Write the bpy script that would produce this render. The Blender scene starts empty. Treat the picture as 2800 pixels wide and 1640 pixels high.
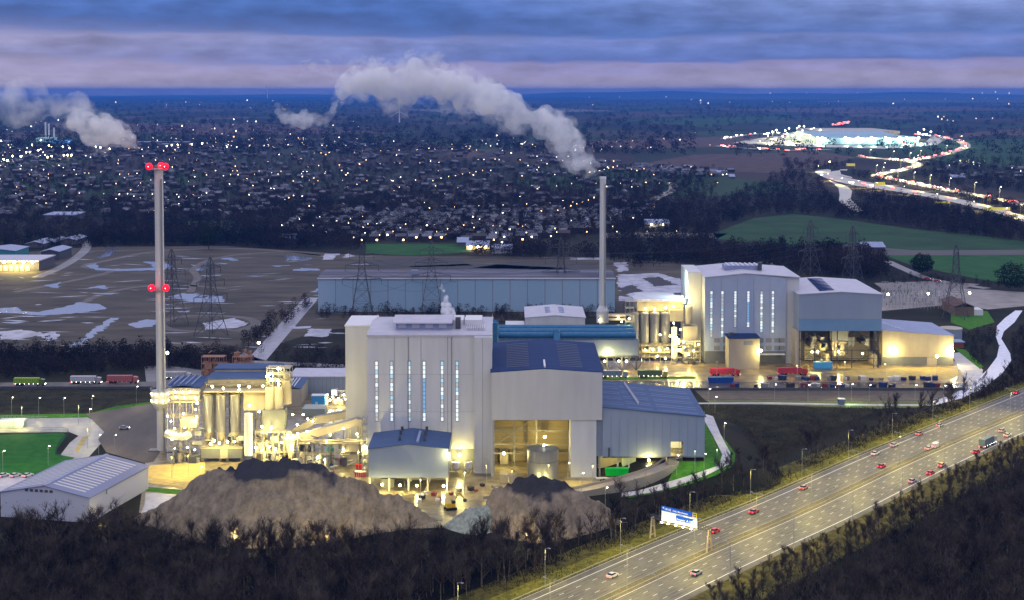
import bpy, bmesh, math, random
import numpy as np
from math import radians, sin, cos, tan, pi, sqrt, atan2
random.seed(7); RNG = np.random.default_rng(7)
scene = bpy.context.scene
COL = scene.collection
# ---------------------------------------------------------------- camera
F, H, YH, TH = 4000.0, 150.0, 248.0, radians(2.8)      # pixels of the 2800 px wide photograph
YC = YH + F * tan(TH)
cam_d = bpy.data.cameras.new('camera'); cam = bpy.data.objects.new('camera', cam_d); COL.objects.link(cam)
cam.location = (0, 0, H); cam.rotation_euler = (pi / 2 - TH, 0, 0)
cam_d.sensor_width = 36; cam_d.lens = F / 2800 * 36
cam_d.shift_y = -(820 - YC) / 2800
cam_d.clip_start = 1; cam_d.clip_end = 120000
scene.camera = cam
# ---------------------------------------------------------------- sky, dusk
SUN_EL, SUN_AZ = radians(3), radians(-60)
world = bpy.data.worlds.new('World'); scene.world = world; world.use_nodes = True
def build_world():
    nt = world.node_tree; N = nt.nodes; L = nt.links
    for n in list(N): N.remove(n)
    out = N.new('ShaderNodeOutputWorld'); bg = N.new('ShaderNodeBackground')
    L.new(bg.outputs[0], out.inputs[0]); bg.inputs[1].default_value = 1.0
    tc = N.new('ShaderNodeTexCoord'); sep = N.new('ShaderNodeSeparateXYZ'); L.new(tc.outputs['Generated'], sep.inputs[0])
    def math_(op, a, b=None, c=None):
        m = N.new('ShaderNodeMath'); m.operation = op
        for i, v in enumerate((a, b, c)):
            if v is None: continue
            if isinstance(v, (int, float)): m.inputs[i].default_value = v
            else: L.new(v, m.inputs[i])
        return m.outputs[0]
    sky = N.new('ShaderNodeTexSky'); sky.sky_type = 'NISHITA'; sky.sun_disc = False
    sky.sun_elevation = SUN_EL; sky.sun_rotation = SUN_AZ
    # clouds: long flat bands, wobbling with direction
    mp = N.new('ShaderNodeMapping'); mp.inputs['Scale'].default_value = (1.6, 1.6, 26); L.new(tc.outputs['Generated'], mp.inputs[0])
    ns = N.new('ShaderNodeTexNoise'); ns.inputs['Scale'].default_value = 3.0; ns.inputs['Detail'].default_value = 7; ns.inputs['Roughness'].default_value = .55
    L.new(mp.outputs[0], ns.inputs[0])
    mp2 = N.new('ShaderNodeMapping'); mp2.inputs['Scale'].default_value = (8, 8, 27); mp2.inputs['Location'].default_value = (3.1, 1.7, 0); L.new(tc.outputs['Generated'], mp2.inputs[0])
    n2 = N.new('ShaderNodeTexNoise'); n2.inputs['Scale'].default_value = 4; n2.inputs['Detail'].default_value = 8; L.new(mp2.outputs[0], n2.inputs[0])
    z = sep.outputs['Z']; x = sep.outputs['X']
    wob = math_('ADD', math_('MULTIPLY', math_('SUBTRACT', ns.outputs[0], .5), .019), math_('MULTIPLY', math_('SUBTRACT', n2.outputs[0], .5), .009))
    # bands rise a little from the left to the right
    zz = math_('ADD', math_('ADD', z, wob), math_('MULTIPLY', math_('ABSOLUTE', math_('ADD', x, .05)), -.006))
    r = N.new('ShaderNodeValToRGB'); r.color_ramp.interpolation = 'EASE'
    L.new(math_('MULTIPLY', zz, 10.0), r.inputs[0])          # 0.1 = about 5.7 degrees
    pts = [(0.0, (.38, .33, .45)), (.07, (.34, .31, .46)), (.16, (.28, .27, .49)), (.20, (.115, .175, .46)), (.27, (.12, .19, .48)),
           (.34, (.16, .22, .52)), (.39, (.07, .145, .42)), (.47, (.055, .125, .38)), (.58, (.065, .15, .45)), (.75, (.15, .23, .58)), (1.0, (.16, .24, .52))]
    e = r.color_ramp.elements
    while len(e) < len(pts): e.new(.5)
    for k, (p, c) in enumerate(pts): e[k].position = p; e[k].color = (*c, 1)
    # left side of the break in the clouds is paler, the right of the top is paler too
    lr = N.new('ShaderNodeMapRange'); lr.inputs[1].default_value = -.34; lr.inputs[2].default_value = .02; lr.inputs[3].default_value = 1; lr.inputs[4].default_value = 0
    L.new(x, lr.inputs[0])
    band = N.new('ShaderNodeValToRGB'); b = band.color_ramp.elements
    while len(b) < 5: b.new(.5)
    for k, (p, v) in enumerate([(0, .65), (.2, .8), (.33, 1), (.40, .25), (.5, 0)]): b[k].position = p; b[k].color = (v, v, v, 1)
    L.new(math_('MULTIPLY', zz, 10.0), band.inputs[0])
    fac = math_('MULTIPLY', math_('MULTIPLY', lr.outputs[0], band.outputs[0]), .62)
    mx = N.new('ShaderNodeMix'); mx.data_type = 'RGBA'; L.new(fac, mx.inputs[0]); L.new(r.outputs[0], mx.inputs[6]); mx.inputs[7].default_value = (.42, .38, .55, 1)
    rr = N.new('ShaderNodeMapRange'); rr.inputs[1].default_value = -.05; rr.inputs[2].default_value = .34; L.new(x, rr.inputs[0])
    tt = N.new('ShaderNodeMapRange'); tt.inputs[1].default_value = .034; tt.inputs[2].default_value = .062; L.new(zz, tt.inputs[0])
    f2 = math_('MULTIPLY', math_('MULTIPLY', rr.outputs[0], tt.outputs[0]), .75)
    m2 = N.new('ShaderNodeMix'); m2.data_type = 'RGBA'; L.new(f2, m2.inputs[0]); L.new(mx.outputs[2], m2.inputs[6]); m2.inputs[7].default_value = (.36, .44, .80, 1)
    # fine streaks
    st = math_('ADD', .26, math_('ADD', math_('MULTIPLY', n2.outputs[0], .80), math_('MULTIPLY', ns.outputs[0], .45)))
    m3 = N.new('ShaderNodeVectorMath'); m3.operation = 'SCALE'; L.new(m2.outputs[2], m3.inputs[0]); L.new(st, m3.inputs['Scale'])
    # higher up, unseen: even overcast brightened beyond the visible sky to light the land
    up = N.new('ShaderNodeMapRange'); up.inputs[1].default_value = .09; up.inputs[2].default_value = .25; L.new(z, up.inputs[0])
    m4 = N.new('ShaderNodeMix'); m4.data_type = 'RGBA'; L.new(up.outputs[0], m4.inputs[0]); L.new(m3.outputs[0], m4.inputs[6]); m4.inputs[7].default_value = (*ZENITH, 1)
    sc = N.new('ShaderNodeVectorMath'); sc.operation = 'SCALE'; L.new(sky.outputs[0], sc.inputs[0]); sc.inputs['Scale'].default_value = .005
    ad = N.new('ShaderNodeVectorMath'); ad.operation = 'ADD'; L.new(m4.outputs[2], ad.inputs[0]); L.new(sc.outputs[0], ad.inputs[1])
    L.new(ad.outputs[0], bg.inputs[0])
ZENITH = (.74, .75, .98)
build_world()
sun_d = bpy.data.lights.new('sun', 'SUN'); sun = bpy.data.objects.new('sun', sun_d); COL.objects.link(sun)
sun_d.energy = .12; sun_d.angle = radians(20); sun_d.color = (1, .82, .72)
sun.rotation_euler = (radians(62), 0, radians(-60))
scene.view_settings.view_transform = 'Standard'; scene.view_settings.look = 'None'
scene.view_settings.exposure = 0.25; scene.view_settings.gamma = 1.0
cy = scene.cycles
cy.max_bounces = 5; cy.diffuse_bounces = 2; cy.glossy_bounces = 2; cy.transmission_bounces = 2; cy.volume_bounces = 3; cy.transparent_max_bounces = 8
cy.sample_clamp_indirect = 4; cy.sample_clamp_direct = 0; cy.use_denoising = True; cy.caustics_reflective = False; cy.caustics_refractive = False
try: cy.volume_step_rate = 2.0; cy.volume_max_steps = 256
except Exception: pass

# ---------------------------------------------------------------- pixels of the photograph <-> places
def smooth(t): t = min(1, max(0, t)); return t * t * (3 - 2 * t)
def hgt(X, Y):
    dx = max(57 - X, X - 82, 0); dy = max(566 - Y, Y - 640, 0)
    return 6.9 * smooth(1 - sqrt(dx * dx * 1.2 + dy * dy * .8) / 26)
def ray(px, py):
    u = (px - 1400) / F; v = (YC - py) / F
    return u, cos(TH) + v * sin(TH), -sin(TH) + v * cos(TH)
def G(px, py, z=None):
    u, dy, dz = ray(px, py)
    if z is None:
        zz = 0
        for _ in range(12):
            t = (zz - H) / dz; zz = .5 * zz + .5 * hgt(u * t, dy * t)
    else: zz = z
    t = (zz - H) / dz
    return u * t, dy * t
def XP(px, Y, z=10):
    return (px - 1400) / F * (Y * cos(TH) + (H - z) * sin(TH))
def ZP(py, Y):
    _, dy, dz = ray(1400, py); return H + dz * Y / dy
def YB(py): return G(1400, py, 0)[1]

# ---------------------------------------------------------------- materials
MATS = {}
def M(name, c=(.5, .5, .5), c2=None, scale=.5, rough=.7, metal=0, kind='noise', bump=0, detail=5, sc3=(1, 1, 1), emit=None, es=0, spec=.3, lo=.35, hi=.65, sample=True, alpha=1):
    if name in MATS: return MATS[name]
    m = bpy.data.materials.new(name); m.use_nodes = True; nt = m.node_tree; N = nt.nodes; L = nt.links
    b = N['Principled BSDF']; b.inputs['Base Color'].default_value = (*c, 1); b.inputs['Roughness'].default_value = rough
    b.inputs['Metallic'].default_value = metal; b.inputs['Specular IOR Level'].default_value = spec
    if c2 is not None:
        tc = N.new('ShaderNodeTexCoord'); mp = N.new('ShaderNodeMapping'); mp.inputs['Scale'].default_value = sc3; L.new(tc.outputs['Object'], mp.inputs[0])
        if kind == 'noise':
            t = N.new('ShaderNodeTexNoise'); t.inputs['Scale'].default_value = scale; t.inputs['Detail'].default_value = detail; t.inputs['Roughness'].default_value = .6; o = t.outputs[0]
        elif kind == 'voronoi':
            t = N.new('ShaderNodeTexVoronoi'); t.inputs['Scale'].default_value = scale; sp = N.new('ShaderNodeSeparateColor'); L.new(t.outputs['Color'], sp.inputs[0]); o = sp.outputs[0]
        elif kind == 'wave':
            t = N.new('ShaderNodeTexWave'); t.inputs['Scale'].default_value = scale; t.inputs['Distortion'].default_value = 0; t.wave_profile = 'SIN'; t.bands_direction = 'DIAGONAL'; o = t.outputs['Fac']
        L.new(mp.outputs[0], t.inputs['Vector'])
        r = N.new('ShaderNodeValToRGB'); L.new(o, r.inputs[0]); r.color_ramp.elements[0].position = lo; r.color_ramp.elements[1].position = hi
        r.color_ramp.elements[0].color = (*c, 1); r.color_ramp.elements[1].color = (*c2, 1)
        col = r.outputs[0]
        if kind != 'noise':
            n2 = N.new('ShaderNodeTexNoise'); n2.inputs['Scale'].default_value = .08; n2.inputs['Detail'].default_value = 6; L.new(tc.outputs['Object'], n2.inputs[0])
            mr = N.new('ShaderNodeMapRange'); mr.inputs[3].default_value = .82; mr.inputs[4].default_value = 1.12; L.new(n2.outputs[0], mr.inputs[0])
            vm = N.new('ShaderNodeVectorMath'); vm.operation = 'SCALE'; L.new(col, vm.inputs[0]); L.new(mr.outputs[0], vm.inputs['Scale']); col = vm.outputs[0]
        L.new(col, b.inputs['Base Color'])
        if bump:
            bp = N.new('ShaderNodeBump'); bp.inputs['Strength'].default_value = bump; bp.inputs['Distance'].default_value = .5; L.new(o, bp.inputs['Height']); L.new(bp.outputs[0], b.inputs['Normal'])
    if emit:
        b.inputs['Emission Color'].default_value = (*emit, 1); b.inputs['Emission Strength'].default_value = es
        if not sample: m.cycles.emission_sampling = 'NONE'
    MATS[name] = m; return m

# ---------------------------------------------------------------- mesh building
def wloc(o):
    l = [0., 0., 0.]
    while o is not None: l = [a + b for a, b in zip(l, o.location)]; o = o.parent
    return l
class MB:
    def __init__(s): s.v = []; s.f = []; s.m = []
    def add(s, vs, fs, m=0):
        o = len(s.v); s.v += [tuple(p) for p in vs]; s.f += [tuple(i + o for i in f) for f in fs]; s.m += [m] * len(fs); return s
    def box(s, x0, x1, y0, y1, z0, z1, m=0):
        return s.add([(x0, y0, z0), (x1, y0, z0), (x1, y1, z0), (x0, y1, z0), (x0, y0, z1), (x1, y0, z1), (x1, y1, z1), (x0, y1, z1)],
                     [(3, 2, 1, 0), (4, 5, 6, 7), (0, 1, 5, 4), (1, 2, 6, 5), (2, 3, 7, 6), (3, 0, 4, 7)], m)
    def prism(s, poly, y0, y1, m=0):                     # poly of (x, z), extruded along y
        n = len(poly)
        vs = [(x, y0, z) for x, z in poly] + [(x, y1, z) for x, z in poly]
        return s.add(vs, [tuple(range(n)), tuple(range(2 * n - 1, n - 1, -1))] + [(i, i + n, (i + 1) % n + n, (i + 1) % n) for i in range(n)], m)
    def prismx(s, poly, x0, x1, m=0):                    # poly of (y, z), extruded along x
        n = len(poly)
        vs = [(x0, y, z) for y, z in poly] + [(x1, y, z) for y, z in poly]
        return s.add(vs, [tuple(range(n - 1, -1, -1)), tuple(range(n, 2 * n))] + [(i, (i + 1) % n, (i + 1) % n + n, i + n) for i in range(n)], m)
    def prismz(s, poly, z0, z1, m=0):
        n = len(poly)
        vs = [(x, y, z0) for x, y in poly] + [(x, y, z1) for x, y in poly]
        return s.add(vs, [tuple(range(n - 1, -1, -1)), tuple(range(n, 2 * n))] + [(i, (i + 1) % n, (i + 1) % n + n, i + n) for i in range(n)], m)
    def cyl(s, x, y, z0, z1, r0, r1=None, n=16, m=0):
        r1 = r0 if r1 is None else r1
        vs = [(x + r0 * cos(2 * pi * i / n), y + r0 * sin(2 * pi * i / n), z0) for i in range(n)] + [(x + r1 * cos(2 * pi * i / n), y + r1 * sin(2 * pi * i / n), z1) for i in range(n)]
        return s.add(vs, [tuple(range(n - 1, -1, -1)), tuple(range(n, 2 * n))] + [(i, (i + 1) % n, (i + 1) % n + n, i + n) for i in range(n)], m)
    def tube(s, p, q, r=.1, n=4, r2=None, m=0):
        r2 = r if r2 is None else r2
        p = np.array(p, float); q = np.array(q, float); d = q - p; l = np.linalg.norm(d)
        if l < 1e-6: return s
        d /= l; a = np.array((0, 0, 1.)) if abs(d[2]) < .9 else np.array((1., 0, 0)); u = np.cross(d, a); u /= np.linalg.norm(u); w = np.cross(d, u)
        c = [(cos(2 * pi * (i + .5) / n), sin(2 * pi * (i + .5) / n)) for i in range(n)]
        vs = [tuple(p + r * (a_ * u + b_ * w)) for a_, b_ in c] + [tuple(q + r2 * (a_ * u + b_ * w)) for a_, b_ in c]
        return s.add(vs, [tuple(range(n)), tuple(range(2 * n - 1, n - 1, -1))] + [(i, i + n, (i + 1) % n + n, (i + 1) % n) for i in range(n)], m)
    def ball(s, x, y, z, r, m=0, n=8, k=5):
        vs = [(x, y, z - r)]; fs = []
        for j in range(1, k):
            a = pi * j / k
            for i in range(n): vs.append((x + r * sin(a) * cos(2 * pi * i / n), y + r * sin(a) * sin(2 * pi * i / n), z - r * cos(a)))
        vs.append((x, y, z + r)); t = len(vs) - 1
        for i in range(n):
            fs.append((0, 1 + (i + 1) % n, 1 + i)); fs.append((t, t - n + i, t - n + (i + 1) % n))
        for j in range(k - 2):
            for i in range(n): a = 1 + j * n; fs.append((a + i, a + (i + 1) % n, a + n + (i + 1) % n, a + n + i))
        return s.add(vs, fs, m)
    def chevron(s, x0, x1, xr, zl, zr, zt, y0, y1, t=.5, m=0):   # roof slab, ridge along y
        return s.prism([(x0, zl), (x0, zl - t), (xr, zt - t), (x1, zr - t), (x1, zr), (xr, zt)], y0, y1, m)
    def chevx(s, y0, y1, yr, zl, zr, zt, x0, x1, t=.5, m=0):
        return s.prismx([(y0, zl), (y0, zl - t), (yr, zt - t), (y1, zr - t), (y1, zr), (yr, zt)], x0, x1, m)
    def mesh(s, name, mats):
        me = bpy.data.meshes.new(name); me.from_pydata(s.v, [], s.f)
        for m in (mats if isinstance(mats, (list, tuple)) else [mats]): me.materials.append(m)
        if isinstance(mats, (list, tuple)) and len(mats) > 1: me.polygons.foreach_set('material_index', s.m)
        return me
    def build(s, name, mats, parent=None, smooth_=False, world_=True):
        if parent is not None and world_:
            l = wloc(parent); s.v = [(a - l[0], b - l[1], c - l[2]) for a, b, c in s.v]
        me = s.mesh(name, mats)
        if smooth_:
            me.polygons.foreach_set('use_smooth', [True] * len(me.polygons))
            try: me.set_sharp_from_angle(angle=radians(40))
            except Exception: pass
        o = bpy.data.objects.new(name, me); COL.objects.link(o); o.parent = parent; return o
def tag(o, label=None, cat=None, group=None, kind=None):
    if label: o['label'] = label
    if cat: o['category'] = cat
    if group: o['group'] = group
    if kind: o['kind'] = kind
    return o
def thing(name, label, cat, loc=(0, 0, 0), rz=0, group=None):
    o = bpy.data.objects.new(name, None); COL.objects.link(o); o.location = loc; o.rotation_euler = (0, 0, rz); o.empty_display_size = 1
    return tag(o, label, cat, group)
def copy_tree(o, parent=None):
    c = o.copy(); COL.objects.link(c); c.parent = parent
    for ch in KIDS(o): copy_tree(ch, c)
    return c
def KIDS(o):
    return [c for c in bpy.data.objects if c.parent == o] if o.name not in KID else [bpy.data.objects[n] for n in KID[o.name]]
KID = {}
def remember(o): KID[o.name] = [c.name for c in bpy.data.objects if c.parent == o]; [remember(bpy.data.objects[n]) for n in KID[o.name]]
def place(proto, loc, rz=0, label=None, group=None, sc=1, first=set()):
    if proto.name not in first: first.add(proto.name); remember(proto); o = proto
    else: o = copy_tree(proto)
    o.location = loc; o.rotation_euler = (0, 0, rz); o.scale = (sc, sc, sc)
    if label: o['label'] = label
    if group: o['group'] = group
    return o
def light(name, loc, power, color=(1, .78, .38), r=.3, parent=None, spot=None, aim=None):
    d = bpy.data.lights.new(name, 'SPOT' if spot else 'POINT'); d.energy = power * LM; d.color = (color[0] * .97, color[1], color[2] * (.62 if color[0] >= 1 else 1)); d.shadow_soft_size = r
    if spot: d.spot_size = radians(spot); d.spot_blend = .6
    o = bpy.data.objects.new(name, d); COL.objects.link(o)
    if parent is not None: o.parent = parent; loc = [a - b for a, b in zip(loc, wloc(parent))]
    o.location = loc
    if aim:
        import mathutils
        o.rotation_euler = mathutils.Vector(aim).to_track_quat('-Z', 'Y').to_euler()
    return o
LM = 1.9
LAMP_W = M('lamp_warm', (1, .9, .6), emit=(1, .84, .46), es=40, sample=False)
LAMP_C = M('lamp_cool', (1, 1, 1), emit=(.85, 1, .92), es=30, sample=False)
LAMP_R = M('lamp_red', (1, .1, .1), emit=(1, .02, .04), es=14, sample=False)
LAMP_H = M('lamp_white_head', (1, 1, 1), emit=(1, .93, .80), es=24, sample=False)
WIN_W = M('window_lit_warm', (.9, .8, .5), emit=(1, .72, .34), es=5, sample=False)
STEEL = M('galvanised_steel', (.42, .43, .43), (.30, .31, .32), scale=2, rough=.5, metal=.3)
DARKST = M('dark_steel', (.05, .055, .07), (.08, .08, .09), scale=1, rough=.6)
def lamp_part(parent, x, y, z, power, r=.55, color=(1, .78, .38), mat=None, dy=-1.4, dz=-.5, lamp=True):
    MB().ball(x, y, z, r).add([], []).build('lamp', mat or LAMP_W, parent)
    if lamp and power: light('lamp_light', (x, y + dy, z + dz), power, color, .35, parent)
# ================================================================ ground, roads, fields
def smesh(name, mb, mat, kind='structure'):
    o = mb.build(name, mat); o['kind'] = kind; return o
def ground():
    m = bpy.data.materials.new('winter_ground'); m.use_nodes = True; nt = m.node_tree; N = nt.nodes; L = nt.links; b = N['Principled BSDF']
    b.inputs['Roughness'].default_value = .9; b.inputs['Specular IOR Level'].default_value = .1
    tc = N.new('ShaderNodeTexCoord'); sep = N.new('ShaderNodeSeparateXYZ'); L.new(tc.outputs['Object'], sep.inputs[0])
    # far: patchwork of fields; near: rough winter grass and bare earth
    mp = N.new('ShaderNodeMapping'); mp.inputs['Scale'].default_value = (.0032, .0013, 1); L.new(tc.outputs['Object'], mp.inputs[0])
    vo = N.new('ShaderNodeTexVoronoi'); vo.inputs['Scale'].default_value = 1; L.new(mp.outputs[0], vo.inputs['Vector'])
    sc = N.new('ShaderNodeSeparateColor'); L.new(vo.outputs['Color'], sc.inputs[0])
    r = N.new('ShaderNodeValToRGB'); r.color_ramp.interpolation = 'CONSTANT'; e = r.color_ramp.elements
    while len(e) < 6: e.new(.5)
    for k, (p, c) in enumerate([(0, (.030, .040, .026)), (.22, (.055, .043, .034)), (.42, (.02, .024, .02)), (.6, (.036, .070, .030)), (.78, (.095, .072, .058)), (.9, (.018, .02, .017))]):
        e[k].position = p; e[k].color = (*c, 1)
    L.new(sc.outputs[0], r.inputs[0])
    n = N.new('ShaderNodeTexNoise'); n.inputs['Scale'].default_value = .02; n.inputs['Detail'].default_value = 9; n.inputs['Roughness'].default_value = .65; L.new(tc.outputs['Object'], n.inputs[0])
    r2 = N.new('ShaderNodeValToRGB'); L.new(n.outputs[0], r2.inputs[0]); r2.color_ramp.elements[0].position = .38; r2.color_ramp.elements[1].position = .68
    r2.color_ramp.elements[0].color = (.010, .013, .006, 1); r2.color_ramp.elements[1].color = (.044, .040, .022, 1)
    mr = N.new('ShaderNodeMapRange'); mr.inputs[1].default_value = 1700; mr.inputs[2].default_value = 2100; L.new(sep.outputs[1], mr.inputs[0])
    mx = N.new('ShaderNodeMix'); mx.data_type = 'RGBA'; L.new(mr.outputs[0], mx.inputs[0]); L.new(r2.outputs[0], mx.inputs[6]); L.new(r.outputs[0], mx.inputs[7])
    n3 = N.new('ShaderNodeTexNoise'); n3.inputs['Scale'].default_value = .003; n3.inputs['Detail'].default_value = 8; mp3 = N.new('ShaderNodeMapping'); mp3.inputs['Scale'].default_value = (1, .35, 1); L.new(tc.outputs['Object'], mp3.inputs[0]); L.new(mp3.outputs[0], n3.inputs[0])
    mr3 = N.new('ShaderNodeMapRange'); mr3.inputs[1].default_value = .35; mr3.inputs[2].default_value = .65; mr3.inputs[3].default_value = .35; mr3.inputs[4].default_value = 1.0; L.new(n3.outputs[0], mr3.inputs[0])
    vm = N.new('ShaderNodeVectorMath'); vm.operation = 'SCALE'; L.new(mx.outputs[2], vm.inputs[0]); L.new(mr3.outputs[0], vm.inputs['Scale']); L.new(vm.outputs[0], b.inputs['Base Color'])
    xs = [-36000, -20000, -10000, -5000, -2500, -1200, -600, -300, -150, -60, 0] + list(range(20, 125, 3)) + [160, 300, 600, 1200, 2500, 5000, 10000, 20000, 36000]
    ys = [-100, 100, 300, 400, 480, 520] + list(range(532, 672, 3)) + [700, 800, 1000, 1500, 2500, 4000, 6000, 9000, 14000, 20000, 30000, 36000]
    vs = [(x, y, hgt(x, y)) for y in ys for x in xs]; n_ = len(xs)
    mb = MB(); mb.add(vs, [(j * n_ + i, j * n_ + i + 1, (j + 1) * n_ + i + 1, (j + 1) * n_ + i) for j in range(len(ys) - 1) for i in range(n_ - 1)])
    o = smesh('ground', mb, m); return o
ground()
def patch(name, pts, mat, lift=.02, px=True, cut=False, kind='structure', jag=0):
    """a flat sheet of the ground: outline given as pixels of the photograph or as places"""
    P = [G(*p) if px else p for p in pts]
    if jag:
        Q = []
        for i in range(len(P)):
            a = np.array(P[i]); b = np.array(P[(i + 1) % len(P)]); k = max(1, int(np.linalg.norm(b - a) / (jag * 3)))
            for j in range(k): Q.append(tuple(a + (b - a) * j / k + (RNG.normal(0, jag, 2) if j else 0)))
        P = Q
    bm = bmesh.new(); f = bm.faces.new([bm.verts.new((x, y, 0)) for x, y in P])
    if f.normal.z < 0 or True:
        bm.normal_update()
        if f.normal.z < 0: f.normal_flip()
    if cut:
        for ax, r_ in ((0, range(20, 125, 3)), (1, range(532, 672, 3))):
            for t in r_:
                c = (t, 0, 0) if ax == 0 else (0, t, 0); n = (1, 0, 0) if ax == 0 else (0, 1, 0)
                bmesh.ops.bisect_plane(bm, geom=bm.verts[:] + bm.edges[:] + bm.faces[:], plane_co=c, plane_no=n)
    bmesh.ops.triangulate(bm, faces=bm.faces[:])
    for v in bm.verts: v.co.z = (hgt(v.co.x, v.co.y) if cut else 0) + lift
    me = bpy.data.meshes.new(name); bm.to_mesh(me); bm.free(); me.materials.append(mat)
    o = bpy.data.objects.new(name, me); COL.objects.link(o)
    if kind: o['kind'] = kind
    return o
def spline(P, n=8):
    P = [np.array(p, float) for p in P]; out = []
    for i in range(len(P) - 1):
        a = P[max(i - 1, 0)]; b = P[i]; c = P[i + 1]; d = P[min(i + 2, len(P) - 1)]
        for k in range(n):
            t = k / n; out.append(.5 * ((2 * b) + (c - a) * t + (2 * a - 5 * b + 4 * c - d) * t * t + (3 * b - a - 3 * c + d) * t ** 3))
    return out + [P[-1]]
def strip(line, o0, o1, lift=.03, zf=None):
    """ribbon beside a line of places between two offsets (left is positive)"""
    mb = MB(); vs = []
    for i, p in enumerate(line):
        d = line[min(i + 1, len(line) - 1)] - line[max(i - 1, 0)]; d = d[:2] / (np.linalg.norm(d[:2]) + 1e-9); nrm = np.array((-d[1], d[0]))
        for o in (o0, o1):
            q = p[:2] + nrm * o; vs.append((q[0], q[1], (zf(q[0], q[1], i) if zf else 0) + lift))
    mb.add(vs, [(2 * i + 1, 2 * i, 2 * i + 2, 2 * i + 3) for i in range(len(line) - 1)]); return mb
ASPH = M('worn_asphalt', (.07, .066, .056), (.145, .132, .108), scale=.15, rough=.62, spec=.3, sc3=(1, .4, 1))
WET = M('wet_yard_asphalt', (.05, .045, .045), (.12, .10, .085), scale=.25, rough=.22, spec=.6)
CONC = M('yard_concrete', (.07, .058, .036), (.30, .25, .15), scale=.22, rough=.28, spec=.5, detail=8)
DIRT = M('brown_hardcore', (.060, .047, .030), (.13, .10, .066), scale=.07, rough=.6, sc3=(1, .3, 1))
SAND = M('pale_gravel', (.36, .27, .09), (.5, .39, .14), scale=.3, rough=.8)
PALE = M('pale_concrete_path', (.42, .40, .40), (.56, .54, .55), scale=.2, rough=.5)
GRASS = M('mown_grass', (.035, .13, .010), (.07, .20, .018), scale=.4, rough=.9, spec=.1)
VERGE = M('rough_verge_grass', (.07, .072, .012), (.22, .195, .03), scale=.45, rough=.9, spec=.1, detail=8)
LAWN = M('dark_green_lawn', (.014, .10, .012), (.03, .15, .018), scale=.25, rough=.9, spec=.1)
FIELD = M('green_field', (.016, .046, .018), (.03, .075, .026), scale=.02, rough=.9, spec=.1)
PITCH = M('sports_field', (.016, .07, .016), (.026, .10, .022), scale=.05, rough=.9, spec=.1)
BROWN = M('ploughed_field', (.06, .04, .035), (.10, .068, .06), scale=.03, rough=.9, spec=.1)
COLLI = M('bare_colliery_soil', (.010, .009, .006), (.088, .070, .046), scale=.035, rough=.8, sc3=(.5, 1.7, 1), detail=9, lo=.3, hi=.7)
SCRUB = M('dark_scrub_ground', (.010, .012, .005), (.045, .042, .02), scale=.12, rough=.9, spec=.1, detail=8)
WATER = M('flood_water', (.12, .14, .22), rough=.10, spec=1.0)
ICE = M('frozen_pool', (.42, .42, .50), (.16, .16, .22), scale=.12, rough=.4, spec=.6)
WHITE = M('road_paint', (.75, .75, .72), rough=.6)

# ---- fields and land in the middle distance
patch('green_field', [(1950, 640), (2060, 598), (2170, 586), (2300, 600), (2500, 628), (2700, 648), (2860, 668), (2860, 690), (2500, 692), (2300, 678), (2150, 672), (1960, 655)], FIELD, .10)
patch('fallow_field', [(2280, 668), (2500, 686), (2860, 684), (2860, 698), (2440, 700), (2300, 690)], M('fallow', (.055, .05, .045), (.07, .06, .055), scale=.03), .16)
patch('meadow', [(2420, 700), (2860, 698), (2860, 790), (2760, 775), (2680, 765), (2580, 745), (2480, 722)], PITCH, .10)
patch('sports_field', [(1000, 668), (1270, 668), (1290, 690), (1130, 700), (1000, 694)], PITCH, .1)
patch('playing_field', [(515, 605), (680, 603), (690, 640), (518, 642)], M('teal_grass', (.015, .06, .032), (.02, .08, .04), scale=.05), .1)
patch('pasture', [(2030, 495), (2140, 497), (2135, 528), (2040, 528)], FIELD, .1)
patch('brown_field', [(1720, 462), (1800, 440), (1900, 424), (2250, 416), (2340, 432), (2240, 458), (2100, 474), (1950, 470)], BROWN, .1)
patch('dry_field', [(1640, 638), (1800, 636), (1990, 640), (1960, 654), (1800, 652), (1640, 652)], M('dry_grass', (.11, .10, .07), (.15, .13, .10), scale=.05), .1)
for i, (q, m_) in enumerate([([(1400, 392), (2050, 372), (2400, 395), (1750, 408)], BROWN), ([(2420, 385), (2860, 380), (2860, 460), (2640, 455), (2500, 430)], FIELD), ([(0, 336), (700, 338), (1100, 366), (500, 372)], BROWN),
        ([(1700, 330), (2100, 318), (2200, 328), (1900, 345)], FIELD), ([(2560, 372), (2860, 346), (2860, 356), (2600, 380)], BROWN), ([(2350, 470), (2800, 480), (2860, 500), (2500, 498)], SCRUB),
        ([(1100, 300), (1500, 296), (1700, 305), (1250, 312)], M('far_field', (.06, .06, .06), (.10, .09, .09), scale=.01)), ([(1900, 300), (2600, 292), (2860, 300), (2300, 312)], BROWN)]):
    patch('far_field', q, m_, .3)
patch('colliery_ground', [(-60, 700), (250, 676), (620, 674), (1000, 700), (1700, 705), (1950, 730), (1900, 850), (1700, 860), (880, 900), (700, 960), (560, 965), (-60, 960)], COLLI, .05)
def pool(pts, mat=WATER, lift=.14, jag=1.2): patch('pool', pts, mat, lift, jag=jag)
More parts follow.
